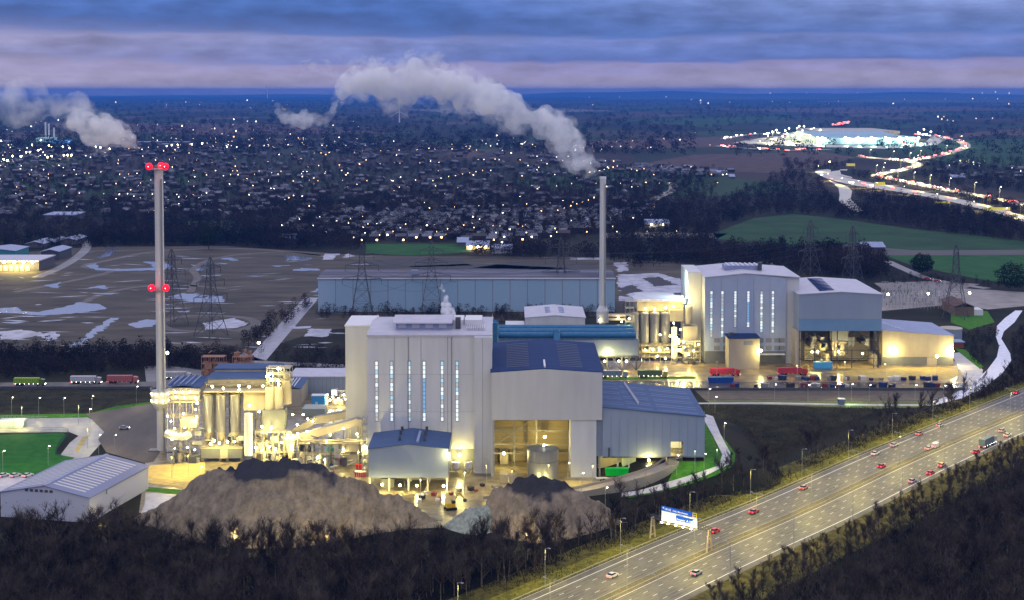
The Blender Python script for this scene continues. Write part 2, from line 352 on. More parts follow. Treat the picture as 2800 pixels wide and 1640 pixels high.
for q in ([(-5, 842), (48, 838), (60, 850), (110, 852), (180, 838), (215, 825), (270, 830), (292, 842), (240, 852), (120, 862), (60, 857), (-5, 855)],
          [(235, 728), (262, 722), (275, 735), (330, 737), (420, 733), (415, 725), (390, 717), (440, 717), (475, 730), (440, 740), (340, 742), (260, 740)],
          [(122, 784), (165, 772), (160, 790)], [(240, 788), (285, 782), (290, 792)], [(265, 710), (295, 682), (325, 681), (300, 700)],
          [(190, 948), (300, 868), (328, 868), (215, 945)], [(350, 885), (400, 872), (440, 873), (420, 892), (370, 895)], [(460, 812), (500, 803), (610, 812), (612, 825), (520, 825)],
          [(545, 722), (600, 720), (625, 722), (560, 727)], [(535, 738), (560, 730), (590, 733), (540, 742)], [(545, 755), (610, 752), (600, 756), (560, 758)],
          [(783, 700), (810, 700), (855, 707), (840, 714), (780, 714)], [(600, 710), (635, 704), (655, 714), (640, 715)], [(735, 728), (795, 727), (760, 731)], [(800, 738), (830, 735), (870, 735), (872, 741), (800, 742)],
          [(655, 757), (740, 754), (700, 758)], [(0, 880), (90, 878), (40, 884)], [(240, 803), (330, 802), (300, 807)], [(480, 850), (520, 848), (510, 853)], [(845, 800), (870, 790), (868, 801)]):
    pool(q)
for q in ([(878, 712), (890, 695), (925, 695), (910, 711)], [(935, 706), (950, 694), (972, 702)], [(555, 882), (640, 868), (680, 882), (650, 895), (560, 900)], [(830, 919), (852, 897), (906, 898), (893, 919)], [(880, 745), (1000, 742), (1000, 746), (880, 750)],
          [(0, 905), (60, 900), (120, 912), (60, 925), (0, 928)], [(100, 915), (150, 905), (160, 925), (130, 930)], [(1120, 748), (1500, 742), (1500, 744), (1120, 751)], [(1690, 752), (1800, 748), (1860, 765), (1880, 800), (1720, 812), (1690, 790)],
          [(1690, 812), (1900, 806), (1890, 826), (1690, 822)], [(1680, 720), (1712, 718), (1718, 742), (1690, 745)], [(1560, 706), (1640, 706), (1650, 712), (1560, 711)], [(780, 893), (850, 890), (846, 896), (790, 899)]):
    pool(q, ICE)
for q in ([(1690, 790), (1730, 780), (1760, 798), (1700, 806)], [(1760, 762), (1800, 758), (1850, 780), (1790, 785)], [(1120, 730), (1300, 722), (1560, 735), (1500, 741), (1150, 745)], [(1000, 715), (1250, 708), (1290, 728), (1010, 735)], [(1290, 735), (1400, 718), (1620, 722), (1630, 740)]):
    patch('earth_heap_ground', q, M('black_shale', (.012, .011, .012), (.03, .028, .028), scale=.3), .22, jag=1)
# thin bright streaks of standing water and haul tracks across the bare ground
tracks = MB()
for k in range(110):
    x, y = random.uniform(-60, 1000), random.uniform(690, 950)
    a, b = G(x, y), G(x + random.uniform(18, 110) * (1 if y > 760 else .8), y + random.uniform(-5, 5)); w = random.uniform(.4, 1.6)
    tracks.add([(a[0], a[1] - w, .1), ((a[0] + b[0]) / 2, (a[1] + b[1]) / 2 - 2 * w, .1), (b[0], b[1], .1), ((a[0] + b[0]) / 2, (a[1] + b[1]) / 2 + w, .1)], [(0, 1, 2, 3)])
smesh('puddle', tracks, ICE, 'stuff')
def track(name, px, w, mat, lift=.08, n=6): 
    ln = spline([np.array(G(*p)) for p in px], n); return smesh(name, strip(ln, -w / 2, w / 2, lift), mat)
TRK = M('haul_road', (.13, .12, .12), (.20, .19, .20), scale=.1, rough=.5)
track('haul_road', [(40, 800), (300, 745), (230, 730), (300, 712), (420, 690), (620, 680), (800, 690), (900, 705)], 7, M('earth_track', (.08, .07, .062), (.12, .10, .09), scale=.1))
track('haul_road', [(520, 800), (540, 760), (530, 735), (600, 705), (760, 690), (880, 700)], 6, MATS['earth_track'])
track('haul_road', [(150, 860), (300, 800), (450, 780), (620, 790)], 6, MATS['earth_track'])
track('haul_road', [(560, 905), (470, 900), (440, 880), (520, 862), (660, 866), (700, 885), (640, 905)], 7, MATS['earth_track'])
track('service_road', [(700, 985), (735, 945), (770, 905), (810, 860), (850, 815)], 11, M('purple_grey_road', (.20, .19, .22), (.30, .29, .34), scale=.2, rough=.35))
track('service_road', [(640, 962), (700, 985), (760, 992), (950, 1000)], 9, TRK)
track('estate_road', [(100, 760), (160, 735), (200, 712), (228, 690), (238, 672), (225, 655)], 9, TRK)
track('estate_road', [(1750, 582), (1790, 545), (1840, 520), (1835, 500)], 14, M('lit_road', (.3, .28, .25), (.36, .33, .3), scale=.1))
track('street', [(2425, 715), (2480, 740), (2530, 760), (2600, 775), (2700, 790)], 9, TRK)
# ---- plant yards
patch('grass_field', [(-60, 1062), (420, 1062), (430, 1100), (240, 1135), (-60, 1140)], SCRUB, .03)
patch('grass_strip', [(-60, 1133), (240, 1130), (320, 1108), (440, 1094), (440, 1112), (330, 1122), (245, 1140), (-60, 1146)], GRASS, .05)
patch('approach_road', [(-60, 1045), (440, 1042), (1020, 1040), (1020, 1054), (440, 1056), (-60, 1061)], ASPH, .06)
patch('parking_yard', [(395, 1000), (460, 998), (550, 1010), (560, 1044), (400, 1044)], TRK, .05)
patch('plant_yard', [(430, 1098), (560, 1062), (1010, 1060), (1380, 1100), (1640, 1210), (1640, 1318), (1545, 1345), (1380, 1385), (1250, 1440), (1100, 1445), (380, 1400), (395, 1290), (400, 1230), (290, 1180), (250, 1145)], CONC, .03)
patch('hardcore_yard', [(235, 1130), (430, 1100), (438, 1235), (420, 1262), (395, 1265), (290, 1235), (268, 1200), (285, 1180)], DIRT, .07)
patch('yellow_gravel', [(395, 1272), (560, 1262), (560, 1330), (520, 1338), (396, 1318)], SAND, .07)
patch('grass_strip', [(398, 1330), (520, 1340), (500, 1352), (398, 1342)], GRASS, .09)
patch('lawn', [(-60, 1190), (170, 1182), (182, 1188), (160, 1222), (150, 1240), (205, 1250), (120, 1300), (-60, 1300)], LAWN, .07)
patch('car_park', [(-60, 1298), (120, 1298), (100, 1345), (-60, 1345)], PALE, .06)
patch('gate_road', [(-60, 1146), (240, 1140), (290, 1165), (300, 1185), (230, 1262), (160, 1250), (190, 1210), (215, 1190), (190, 1180), (-60, 1182)], M('gate_concrete', (.26, .24, .2), (.38, .35, .3), scale=.2, rough=.35, spec=.5), .05)
patch('traffic_island', [(205, 1230), (225, 1195), (250, 1186), (235, 1200), (212, 1238)], SAND, .10)
patch('access_road', [(398, 1345), (520, 1356), (600, 1400), (560, 1430), (380, 1420), (396, 1375)], PALE, .10)
patch('yellow_gravel', [(1545, 1312), (1700, 1306), (1740, 1312), (1690, 1330), (1600, 1345), (1560, 1340)], M('ochre_gravel', (.42, .33, .13), (.5, .40, .17), scale=.3), .07)
# ---- second plant yard, wet lorry park, fields beside it
patch('lorry_yard', [(1640, 985), (2640, 985), (2690, 1020), (2700, 1048), (2640, 1066), (1650, 1066)], M('beige_concrete', (.11, .08, .045), (.33, .25, .14), scale=.16, rough=.3, detail=8, spec=.5), .03)
patch('wet_road', [(1640, 1040), (2250, 1043), (2640, 1046), (2660, 1064), (1900, 1062), (1640, 1060)], WET, .06)
patch('grass_strip', [(1645, 1030), (1900, 1028), (1905, 1034), (1645, 1038)], GRASS, .09)
patch('mud_apron', [(2250, 1015), (2400, 1008), (2560, 1000), (2640, 1015), (2600, 1035), (2380, 1032)], SAND, .08)
patch('access_road', [(2600, 965), (2625, 962), (2688, 1010), (2680, 1040), (2650, 1055), (2636, 1030)], PALE, .10)
patch('grass_bank', [(2610, 950), (2640, 955), (2690, 1002), (2680, 1008), (2622, 962)], GRASS, .12)
patch('brown_field', [(1900, 1066), (2640, 1066), (2600, 1085), (2560, 1100), (1930, 1095)], M('brown_turf', (.07, .055, .04), (.11, .085, .065), scale=.2), .04)
patch('grass_field', [(1930, 1093), (2560, 1097), (2520, 1112), (2400, 1116), (1940, 1100)], M('olive_grass', (.07, .11, .02), (.14, .16, .03), scale=.2), .07)
patch('footpath', [(1905, 1100), (2100, 1099), (2400, 1104), (2560, 1104), (2556, 1108), (2400, 1109), (2100, 1104), (1905, 1104)], PALE, .12)
patch('scrub_field', [(1925, 1108), (2400, 1112), (2380, 1130), (2250, 1180), (2100, 1230), (2010, 1250), (1950, 1160)], SCRUB, .05)
patch('grass_bank', [(1925, 1120), (1950, 1160), (2010, 1240), (2010, 1275), (1960, 1300), (1850, 1335), (1720, 1362), (1700, 1350), (1820, 1330), (1840, 1290), (1850, 1262), (1925, 1262)], GRASS, .35, cut=True)
patch('grass_bank', [(2600, 840), (2700, 850), (2720, 880), (2650, 900), (2600, 880)], GRASS, .12)
def path_px(name, L_, R_, mat, lift, cut=False): patch(name, L_ + R_[::-1], mat, lift, cut=cut)
path_px('footpath', [(1925, 1150), (1950, 1195), (1975, 1245), (1968, 1275), (1900, 1298), (1800, 1328), (1700, 1350)], [(1938, 1140), (1970, 1190), (1997, 1240), (1995, 1272), (1930, 1303), (1820, 1340), (1700, 1362)], PALE, .6, cut=True)
path_px('stone_track', [(2776, 848), (2748, 868), (2726, 890), (2722, 915), (2732, 945), (2726, 975), (2700, 1010), (2655, 1050), (2600, 1080), (2540, 1100)], [(2796, 848), (2774, 880), (2745, 905), (2738, 925), (2762, 965), (2765, 985), (2740, 1020), (2690, 1060), (2630, 1088), (2560, 1106)], M('pale_stone_track', (.62, .62, .72), (.78, .78, .84), scale=.3, rough=.6), .14)
patch('substation_ground', [(2400, 800), (2640, 790), (2800, 800), (2860, 830), (2700, 845), (2620, 830), (2400, 850)], M('substation_gravel', (.20, .18, .16), (.30, .27, .25), scale=.1), .08)
patch('pond_ground', [(2390, 775), (2560, 770), (2680, 778), (2620, 795), (2420, 797)], M('grey_lagoon', (.16, .14, .13), (.20, .18, .17), scale=.05), .09)

# ---- motorway in front
CL = [np.array(G(px, py, 0)) for px, py in ((1651, 1640), (1933, 1509.5), (2210, 1389.5), (2491, 1257), (2800, 1123.6))]
d0 = (CL[1] - CL[0]) / np.linalg.norm(CL[1] - CL[0]); d1 = (CL[-1] - CL[-2]) / np.linalg.norm(CL[-1] - CL[-2])
MLINE = [CL[0] - d0 * 90] + CL + [CL[-1] + d1 * 200]
MWAY = spline(MLINE, 10)
_cum = [0]
for i in range(1, len(MWAY)): _cum.append(_cum[-1] + float(np.linalg.norm(MWAY[i] - MWAY[i - 1])))
def mway(s, off=0):
    s = min(max(s, 0), _cum[-1] - .01); i = next(k for k in range(1, len(_cum)) if _cum[k] > s)
    t = (s - _cum[i - 1]) / (_cum[i] - _cum[i - 1]); p = MWAY[i - 1] + (MWAY[i] - MWAY[i - 1]) * t; d = (MWAY[i] - MWAY[i - 1]); d = d / np.linalg.norm(d)
    q = p + np.array((-d[1], d[0])) * off; return q[0], q[1], atan2(d[1], d[0])
MLEN = _cum[-1]
smesh('verge', strip(MWAY, -36, 36, .02), M('motorway_verge', (.03, .03, .009), (.13, .11, .03), scale=.25, rough=.95, spec=.1, detail=9))
smesh('grass_verge', strip(MWAY, 20.2, 27, .05), VERGE)
smesh('motorway', strip(MWAY, 1.8, 19.6, .08), ASPH)
smesh('motorway', strip(MWAY, -19.0, -1.8, .08), ASPH)
smesh('central_reserve', strip(MWAY, -1.8, 1.8, .09), M('reserve_gravel', (.10, .085, .04), (.17, .14, .07), scale=.6))
mk = MB()
def dline(off, w=.2, dash=None, gap=0):
    s = 0
    while s < MLEN - 1:
        e = min(s + (dash or 12), MLEN - 1)
        a = mway(s, off - w / 2); b = mway(e, off - w / 2); c = mway(e, off + w / 2); d = mway(s, off + w / 2)
        mk.add([(a[0], a[1], .1), (b[0], b[1], .1), (c[0], c[1], .1), (d[0], d[1], .1)], [(0, 1, 2, 3)]); s = e + gap
for sgn in (1, -1):
    dline(sgn * 2.3, .22); dline(sgn * (2.3 + 14.0), .30)
    for k in (1, 2, 3): dline(sgn * (2.3 + 3.5 * k), .18, 2.5, 6.0)
for o_, dsh in ((19.3, None), ): dline(o_, .12)
smesh('road_marking', mk, WHITE)
# long thin longitudinal seams and worn wheel tracks
wt = MB()
for sgn in (1, -1):
    for k in range(4):
        for q in (.9, 2.6):
            off = sgn * (2.3 + 3.5 * k + q)
            o_ = strip(MWAY, off - .35, off + .35, .088); wt.add(o_.v, o_.f)
smesh('wheel_track', wt, M('polished_asphalt', (.075, .07, .062), (.13, .12, .10), scale=.3, rough=.5, spec=.35))

# ---- far motorway (traced on the ground)
FARR = M('far_asphalt', (.42, .38, .30), (.5, .46, .38), scale=.05, rough=.4, spec=.4)
path_px('motorway', [(2860, 626), (2800, 608), (2700, 577), (2600, 553), (2520, 537), (2440, 523), (2370, 514), (2310, 503), (2262, 490), (2236, 478), (2228, 470), (2240, 466)],
        [(2860, 606), (2800, 592), (2700, 563), (2600, 540), (2520, 525), (2440, 510), (2370, 499), (2320, 488), (2285, 479), (2272, 472), (2272, 466), (2262, 464)], FARR, .30)
path_px('slip_road', [(2262, 492), (2282, 505), (2293, 517), (2296, 535), (2294, 550), (2303, 562), (2340, 580)], [(2300, 506), (2318, 512), (2330, 524), (2326, 545), (2340, 560), (2355, 572), (2366, 580)], FARR, .34)
path_px('motorway', [(2272, 476), (2290, 480), (2330, 489), (2330, 486), (2300, 478)], [(2274, 470), (2296, 467), (2315, 468), (2318, 464), (2296, 465)], FARR, .33)
R2 = [(2860, 575), (2760, 553), (2680, 537), (2600, 523), (2540, 511), (2490, 501), (2440, 491), (2400, 484), (2410, 476), (2460, 467), (2500, 457), (2510, 450), (2480, 441), (2420, 436), (2350, 429)]
R3 = [(2480, 441), (2545, 432), (2590, 420), (2630, 408), (2640, 397), (2620, 386), (2580, 377), (2540, 372), (2500, 368)]
R4 = [(1980, 380), (2040, 370), (2110, 367), (2200, 372)]
R5 = [(1960, 400), (2060, 408), (2160, 412), (2270, 410)]
for R_, w in ((R2, 22), (R3, 26), (R4, 24), (R5, 16)):
    track('trunk_road', R_, w, FARR, .36, 8)
# hills along the skyline
hb = MB()
def hill(x0, x1, Y, h, seed, dep=2500):
    r = np.random.default_rng(seed); n = 40; ph = r.uniform(0, 6, 4)
    xs = np.linspace(x0, x1, n)
    z = [max(0, h * (sin(pi * i / (n - 1)) ** .5) * (.7 + .2 * sin(i * .35 + ph[0]) + .1 * sin(i * .9 + ph[1]))) for i in range(n)]
    v = [(x, Y, 0) for x in xs] + [(x, Y + dep * .5, zz) for x, zz in zip(xs, z)] + [(x, Y + dep, 0) for x in xs]
    hb.add(v, [(i, i + 1, i + 1 + n, i + n) for i in range(n - 1)] + [(i + n, i + 1 + n, i + 1 + 2 * n, i + 2 * n) for i in range(n - 1)])
hill(-2500, 12500, 32000, 150, 1); hill(1500, 13000, 24000, 95, 2); hill(-14000, 2500, 33000, 62, 3); hill(4000, 9000, 18000, 50, 4)
smesh('hills', hb, M('far_hill', (.02, .025, .02), (.04, .045, .035), scale=.0006))
# ================================================================ the two plants
CLAD = M('pale_cladding', (.47, .47, .44), (.53, .53, .50), scale=.22, sc3=(1, 1, .15), rough=.4, spec=.4)
CLADP = M('panel_cladding', (.50, .51, .51), (.57, .58, .58), scale=.22, rough=.4, sc3=(1, 1, .15), spec=.4)
CLADB = M('blue_grey_cladding', (.225, .28, .365), (.255, .31, .395), scale=.12, rough=.4, sc3=(1, 1, .2), spec=.4)
CLADT = M('teal_cladding', (.13, .25, .40), (.16, .28, .43), scale=.1, rough=.45)
GREYC = M('dark_grey_cladding', (.13, .14, .14), (.16, .17, .17), scale=.3, rough=.5)
CREAM = M('cream_cladding', (.34, .30, .22), (.46, .41, .31), scale=.12, rough=.5, sc3=(1, 1, .3))
ROOFW = M('pale_roof_sheet', (.40, .39, .46), (.48, .46, .52), scale=.2, rough=.45, spec=.4)
ROOFB = M('dark_blue_roof', (.014, .032, .10), (.022, .048, .14), scale=.3, rough=.6, spec=.04, sc3=(.3, 2, 1))
ROOFM = M('slate_blue_roof', (.052, .09, .185), (.075, .118, .225), scale=.3, rough=.6, spec=.06, sc3=(.25, 2, 1))
ROOFL = M('light_blue_roof', (.22, .26, .40), (.27, .31, .45), scale=.2, rough=.5)
SEAM = M('panel_joint', (.22, .23, .25), rough=.6)
TRIMW = M('white_trim', (.66, .65, .66), rough=.5)
BACKW = M('ochre_inner_wall', (.28, .22, .10), (.34, .27, .13), scale=.3, rough=.7, sc3=(.1, .1, 2))
YSTEEL = M('cream_steel', (.55, .50, .36), (.62, .57, .42), scale=.5, rough=.5)
SILO = M('silo_steel', (.20, .20, .22), (.26, .26, .28), scale=.5, rough=.35, metal=.35, sc3=(1, 1, .1))
GLASSL = [M('strip_glass_white', (.5, .6, .6), emit=(.76, .84, .84), es=.75, sample=False), M('strip_glass_teal', (.3, .5, .6), emit=(.36, .62, .70), es=.6, sample=False), M('strip_glass_blue', (.2, .4, .6), emit=(.16, .36, .56), es=.55, sample=False), M('strip_glass_dim', (.3, .3, .3), emit=(.45, .48, .50), es=.6, sample=False)]
def bld(name, label, cat, X, Y, group=None, z=0): return thing(name, label, cat, (X, Y, z), 0, group)
def strips(parent, pxs, yt, yb, Y, w=1.0, seeds=0):
    r = random.Random(seeds)
    for i, px in enumerate(pxs):
        zt, zb = ZP(yt, Y), ZP(yb[i] if isinstance(yb, (list, tuple)) else yb, Y); x = XP(px, Y, (zt + zb) / 2)
        fr = MB().box(x - w / 2 - .2, x + w / 2 + .2, Y - .12, Y + .1, zb - .2, zt + .2).build('window', SEAM, parent)
        g = MB(); n = 14; mode = r.choice([0, 0, 1, 0, 3])
        for k in range(n):
            a = zb + (zt - zb) * k / n; b = zb + (zt - zb) * (k + 1) / n
            m_ = r.choice([mode, 0, mode, 0, 3, 3, 1]) if i != 3 else (2 if 2 <= k <= 9 else 0)
            if k < 2 and i == 0: m_ = 3
            g.box(x - w / 2, x + w / 2, Y - .2, Y - .14, a + .12, b - .12, m_)
        g.build('pane', GLASSL, fr)
def seams(parent, x0, x1, Y, z0, z1, n, vert=True, w=.12):
    s = MB()
    for k in range(1, n):
        if vert: x = x0 + (x1 - x0) * k / n; s.box(x - w / 2, x + w / 2, Y - .05, Y - .003, z0, z1)
        else: z = z0 + (z1 - z0) * k / n; s.box(x0, x1, Y - .05, Y - .003, z - w / 2, z + w / 2)
    s.build('cladding_joint', SEAM, parent)

# ---------------- main boiler house
YF = YB(1287)                                     # front plane
zt = ZP(920, YF); XL, XR = XP(1006, YF, 30), XP(1343, YF, 30); YK = YF + 46
main = bld('boiler_house', 'tall pale clad boiler house with six lit slit windows and steam on its roof', 'power plant building', (XL + XR) / 2, YF)
xw = XP(1297, YF, 30)
MB().box(XL, XR, YF + 1.2, YK, 0, zt).build('wall', CLADP, main)
MB().box(XL - .15, xw, YF, YF + 1.2, 9.0, zt + .6).build('front_panel', CLADP, main)
seams(main, XL, xw, YF, 9, zt, 4, w=.18); seams(main, XL, xw, YF, 9, zt, 3, False, .06)
MB().box(xw, XR + .4, YF - 3.0, YF + 1.2, 0, zt + .4).build('stair_tower', CLADP, main)
seams(main, xw, XR, YF - 3.0, 0, zt, 2, w=.15)
MB().box(XP(1228, YF), xw, YF + .9, YF + 1.1, 0, 8.9).build('base_panel', GREYC, main)
YW = YF + 27; ztw = ZP(891, YW)
MB().box(XP(945, YW, 25), XL - .2, YW, YW + 26, 0, ztw).build('side_wing', CLADP, main)
MB().box(XP(945, YW, 25) - .3, XL - .3, YW - .3, YW + 26.3, ztw, ztw + .5).build('parapet', TRIMW, main)
rf = MB(); rf.chevx(YF - .4, YK, (YF + YK) / 2, zt + .9, zt + .9, zt + 3.0, XL - .3, XR + .3, .7); roof = rf.build('roof', ROOFW, main)
MB().box(XL, XR, YF + 1, YK - .5, zt, zt + .35).build('eaves', TRIMW, main)
# plant on the roof
x0, x1 = XP(1086, YF + 14, 55), XP(1232, YF + 14, 55)
MB().box(x0, x1, YF + 8, YF + 24, zt + 1.2, zt + 4.6).build('penthouse', ROOFL, main)
r_ = MB().chevx(YF + 6.5, YF + 25.5, YF + 16, zt + 4.7, zt + 4.7, zt + 6.4, x0 - 1, x1 + 1, .5).build('penthouse_roof', ROOFW, main)
lv = MB()
for k in range(4):
    a = x0 + 1.0 + k * (x1 - x0) / 4; MB().box(a, a + 3.0, YF + 7.8, YF + 8.0, zt + 2.4, zt + 4.2).build('louvre', ROOFW, main)
MB().box(XP(1246, YF + 12, 55), XP(1260, YF + 12, 55), YF + 9, YF + 11.5, zt + 1, zt + 6.2).build('vent_stack', DARKST, main)
u = MB()
for a, b in ((1272, 1318), (1240, 1268)): u.box(XP(a, YF + 18, 55), XP(b, YF + 18, 55), YF + 15, YF + 28, zt + 2, zt + 4.4)
for k in range(9): X_ = XP(1276 + k * 6, YF + 10, 55); u.box(X_, X_ + .25, YF + 6, YF + 16, zt + 1.6, zt + 2.6)
u.build('roof_plant', TRIMW, main)
rl = MB()
for a, b in (((XL, YF), (XR, YF)), ((XR, YF), (XR, YK)), ((XL, YF), (XL, YK))):
    for h_ in (.6, 1.2): rl.tube((a[0], a[1] + .3, zt + .9 + h_), (b[0], b[1] + .3, zt + .9 + h_), .05)
rl.build('roof_railing', TRIMW, main)
hp_ = MB()
for X_ in (XL + 16, XL + 33): hp_.box(X_ - .15, X_ + .15, YF - .3, YF - .06, 10, zt)
hp_.build('downpipe', SEAM, main)
strips(main, [1030, 1071, 1119, 1160, 1209, 1250], 986, [1150] * 6, YF, .95, 3)
lamp_part(main, XP(1256, YF - 3), YF - 1.2, ZP(1240, YF), 2600, .55)
for px, pw in ((1002, 0),): pass

# ---------------- fuel reception building on legs in front of it
Y0, Y1 = YB(1342), YF - 3.4
xa, xb = XP(1008, Y0, 12), XP(1225, Y0, 12); zc, ze = ZP(1305, Y0), ZP(1226, Y0)
ann = bld('ash_loading_building', 'grey blue clad building with low gable roof raised on legs before the boiler house', 'power plant building', (xa + xb) / 2, Y0)
xm = (xa + xb) / 2
MB().prism([(xa, zc), (xb, zc), (xb, ze), (xm, ze + 1.7), (xa, ze)], Y0, Y1).build('wall', CLADB, ann)
MB().chevron(xa - .4, xb + .4, xm, ze + .2, ze + .2, ze + 2.0, Y0 - .4, Y1, .17).build('roof', ROOFM, ann)
vp = MB()
for px, py in ((1100, 1172), (1096, 1186), (1093, 1208), (1167, 1172), (1164, 1188), (1161, 1208)):
    Yv = Y0 + (1225 - py) / 60 * (Y1 - Y0); xv = XP(px, Yv, ze + 1.5); MB().box(xv - .5, xv + .5, Yv - .5, Yv + .5, ze + 1.2, ze + 3.2).build('roof_vent', DARKST, ann)
MB().box(XP(1143, Y0 + 6, 18) - .5, XP(1143, Y0 + 6, 18) + .5, Y0 + 3, Y0 + 20, ze + 1.4, ze + 2.3).build('roof_duct', ROOFL, ann)
for i in range(5):
    x = xa + .4 + (xb - xa - .8) * i / 4
    for y in (Y0 + .4, Y0 + 14): MB().box(x - .3, x + .3, y - .3, y + .3, 0, zc).build('leg', YSTEEL, ann)
MB().box(xa + 4, xb - 1, Y0 + 16, Y0 + 16.5, 0, zc).build('rear_wall', CREAM, ann)
MB().box(xa + 4, xa + 9, Y0 + 5, Y0 + 15, 0, 3.4).build('plant_skid', GREYC, ann)
br = MB().tube((xm + 6, Y0 + .5, 0), (xb - 6, Y0 + .5, zc), .15).build('brace', STEEL, ann)
for px, py in ((1018, 1325), (1045, 1322), (1094, 1324), (1140, 1325), (1213, 1326)):
    lamp_part(ann, XP(px, Y0), Y0 - .6, max(ZP(py, Y0), 1.6), 800, .42)
lamp_part(ann, XP(1227, Y0), Y0 - .6, ZP(1238, Y0), 900, .35, mat=LAMP_H)

# ---------------- tall fuel bunker hall with open front
Y0 = YB(1305); Y1 = Y0 + 66
x0, x1 = XP(1344, Y0, 35), XP(1647, Y0, 35); ze, zp, zb = ZP(1018, Y0), ZP(1008, Y0), ZP(1147, Y0); xm = XP(1490, Y0, 40)
hall = bld('fuel_hall', 'tall grey hall with dark blue roof and open lit bay beside the boiler house', 'power plant building', xm, Y0)
MB().prism([(x0, zb), (x1, zb), (x1, ze), (xm, zp), (x0, ze)], Y0, Y1).build('wall', CLAD, hall)
MB().chevron(x0 - .5, x1 + .6, xm, ze + .3, ze + .3, zp + .3, Y0 + .3, Y1 + .5, .28).build('roof', ROOFB, hall)
rr = MB()
for side in (-1, 1):
    for k in range(14):
        Yk = Y0 + 7 + k * 3.9; a = xm + side * 6; b = xm + side * 15
        za = zp + .35 + (ze - zp) * (6 / (x1 - xm)); zb_ = zp + .35 + (ze - zp) * (15 / (x1 - xm))
        rr.add([(a, Yk, za + .1), (b, Yk, zb_ + .1), (b, Yk + .9, zb_ + .1), (a, Yk + .9, za + .1)], [(0, 1, 2, 3) if side > 0 else (3, 2, 1, 0)])
rr.build('rooflight', M('dim_rooflight', (.015, .02, .05), rough=.3), hall)
MB().box(xm - .35, xm + .35, Y0 + 2, Y0 + 16, zp + .2, zp + .9).build('ridge_vent', TRIMW, hall)
xp0, xp1 = XP(1561, Y0, 10), XP(1631, Y0, 10)
MB().box(xp0, xp1, Y0 + .6, Y0 + 20, 0, zb + .2).build('pier', CLADP, hall)
MB().box(x0 + .3, x0 + 1.1, Y0 + .4, Y0 + 1.2, 0, zb).build('column', STEEL, hall)
Yb = Y0 + 26
MB().box(x0 + .3, xp0, Yb, Yb + .5, 0, zb).build('inner_wall', BACKW, hall)
MB().box(x0 - .2, x0 + .25, Y0 + 2, Yb, 0, zb).build('inner_wall', CLADP, hall)
fr = MB()
for px in (1407, 1467): X_ = XP(px, Yb - 8, 10); fr.box(X_ - .25, X_ + .25, Yb - 8, Yb - 7.5, 0, zb)
for z in (5, 8.6, 14): fr.box(x0 + .3, xp0, Yb - 8.0, Yb - 7.7, z, z + .3)
fr.tube((x0 + 1, Yb - 8, 8), (XP(1467, Yb - 8, 16), Yb - 8, 20), .18); fr.tube((x0 + 1, Y0 + 3, 20), (x0 + 10, Y0 + 3, 14), .15)
fr.build('steel_frame', SEAM, hall)
for k in range(12): MB().box(x0 + .35, xp0, Yb - .12, Yb - .02, 1.6 + k * 1.7, 1.75 + k * 1.7).build('sheeting_rail', SEAM, hall)
MB().box(x0 + 3, x0 + 6.5, Yb - 5, Yb - .2, 0, 5).build('control_cabin', CREAM, hall)
for px, py, pw in ((1490, 1193, 3000), (1378, 1238, 1500)): lamp_part(hall, XP(px, Y0 + 12), Y0 + 15, ZP(py, Y0 + 15), pw, .5, dy=-2.5)
# the tank
tx, ty = XP(1485, YB(1311), 5), YB(1311) + 6; tz = ZP(1234, ty - 6)
tank = bld('storage_tank', 'round ribbed steel tank standing before the open lit bay', 'tank', tx, ty)
MB().cyl(tx, ty, 0, tz, 6.1, n=40).build('shell', SILO, tank, True)
MB().cyl(tx, ty, tz, tz + 1.0, 6.3, .5, n=40).build('roof', GREYC, tank)
MB().cyl(tx, ty, tz - 4.6, tz - 4.3, 6.2, n=40).build('hoop', GREYC, tank)
for a in (1462, 1500): light('lamp_light', (XP(a, ty - 9), ty - 9, 1.2), 700, (1, .85, .4), .3, hall)
MB().ball(XP(1487, ty - 3), ty - 2.5, tz + 1.6, .3).build('lamp', LAMP_H, tank)

# ---------------- long tipping hall on the right with ramp
Y0 = YB(1303); zb = ZP(1247, Y0); x0, x1 = XP(1647, Y0, 15) + .1, XP(1927, Y0, 15)
zl, zr = ZP(1112, Y0), ZP(1138, Y0); Y1 = Y0 + 52
tip = bld('tipping_hall', 'long blue grey tipping hall with sloping roof and bright open door above the ramp', 'power plant building', (x0 + x1) / 2, Y0)
x00 = XP(1632, Y0, 10)
dx0, dx1 = XP(1833, Y0, 12), XP(1868, Y0, 12); dz1 = ZP(1206, Y0)
w = MB()                                          # walls with a real door opening
w.prism([(x0, zb), (dx0, zb), (dx0, zl + (zr - zl) * (dx0 - x0) / (x1 - x0)), (x0, zl)], Y0, Y0 + .5)
w.prism([(dx1, zb), (x1, zb), (x1, zr), (dx1, zl + (zr - zl) * (dx1 - x0) / (x1 - x0))], Y0, Y0 + .5)
w.prism([(dx0, dz1), (dx1, dz1), (dx1, zl + (zr - zl) * (dx1 - x0) / (x1 - x0)), (dx0, zl + (zr - zl) * (dx0 - x0) / (x1 - x0))], Y0, Y0 + .5)
w.box(x1 - .5, x1 - .01, Y0 + .5, Y1, zb, zr - .4); w.box(x0, x1, Y1 - .5, Y1, zb, zr - .4); w.build('wall', CLADB, tip)
MB().box(x00, x0 - .02, Y0 + 1, Y0 + 2, zb, ZP(1148, Y0)).build('link_wall', CLADB, tip)
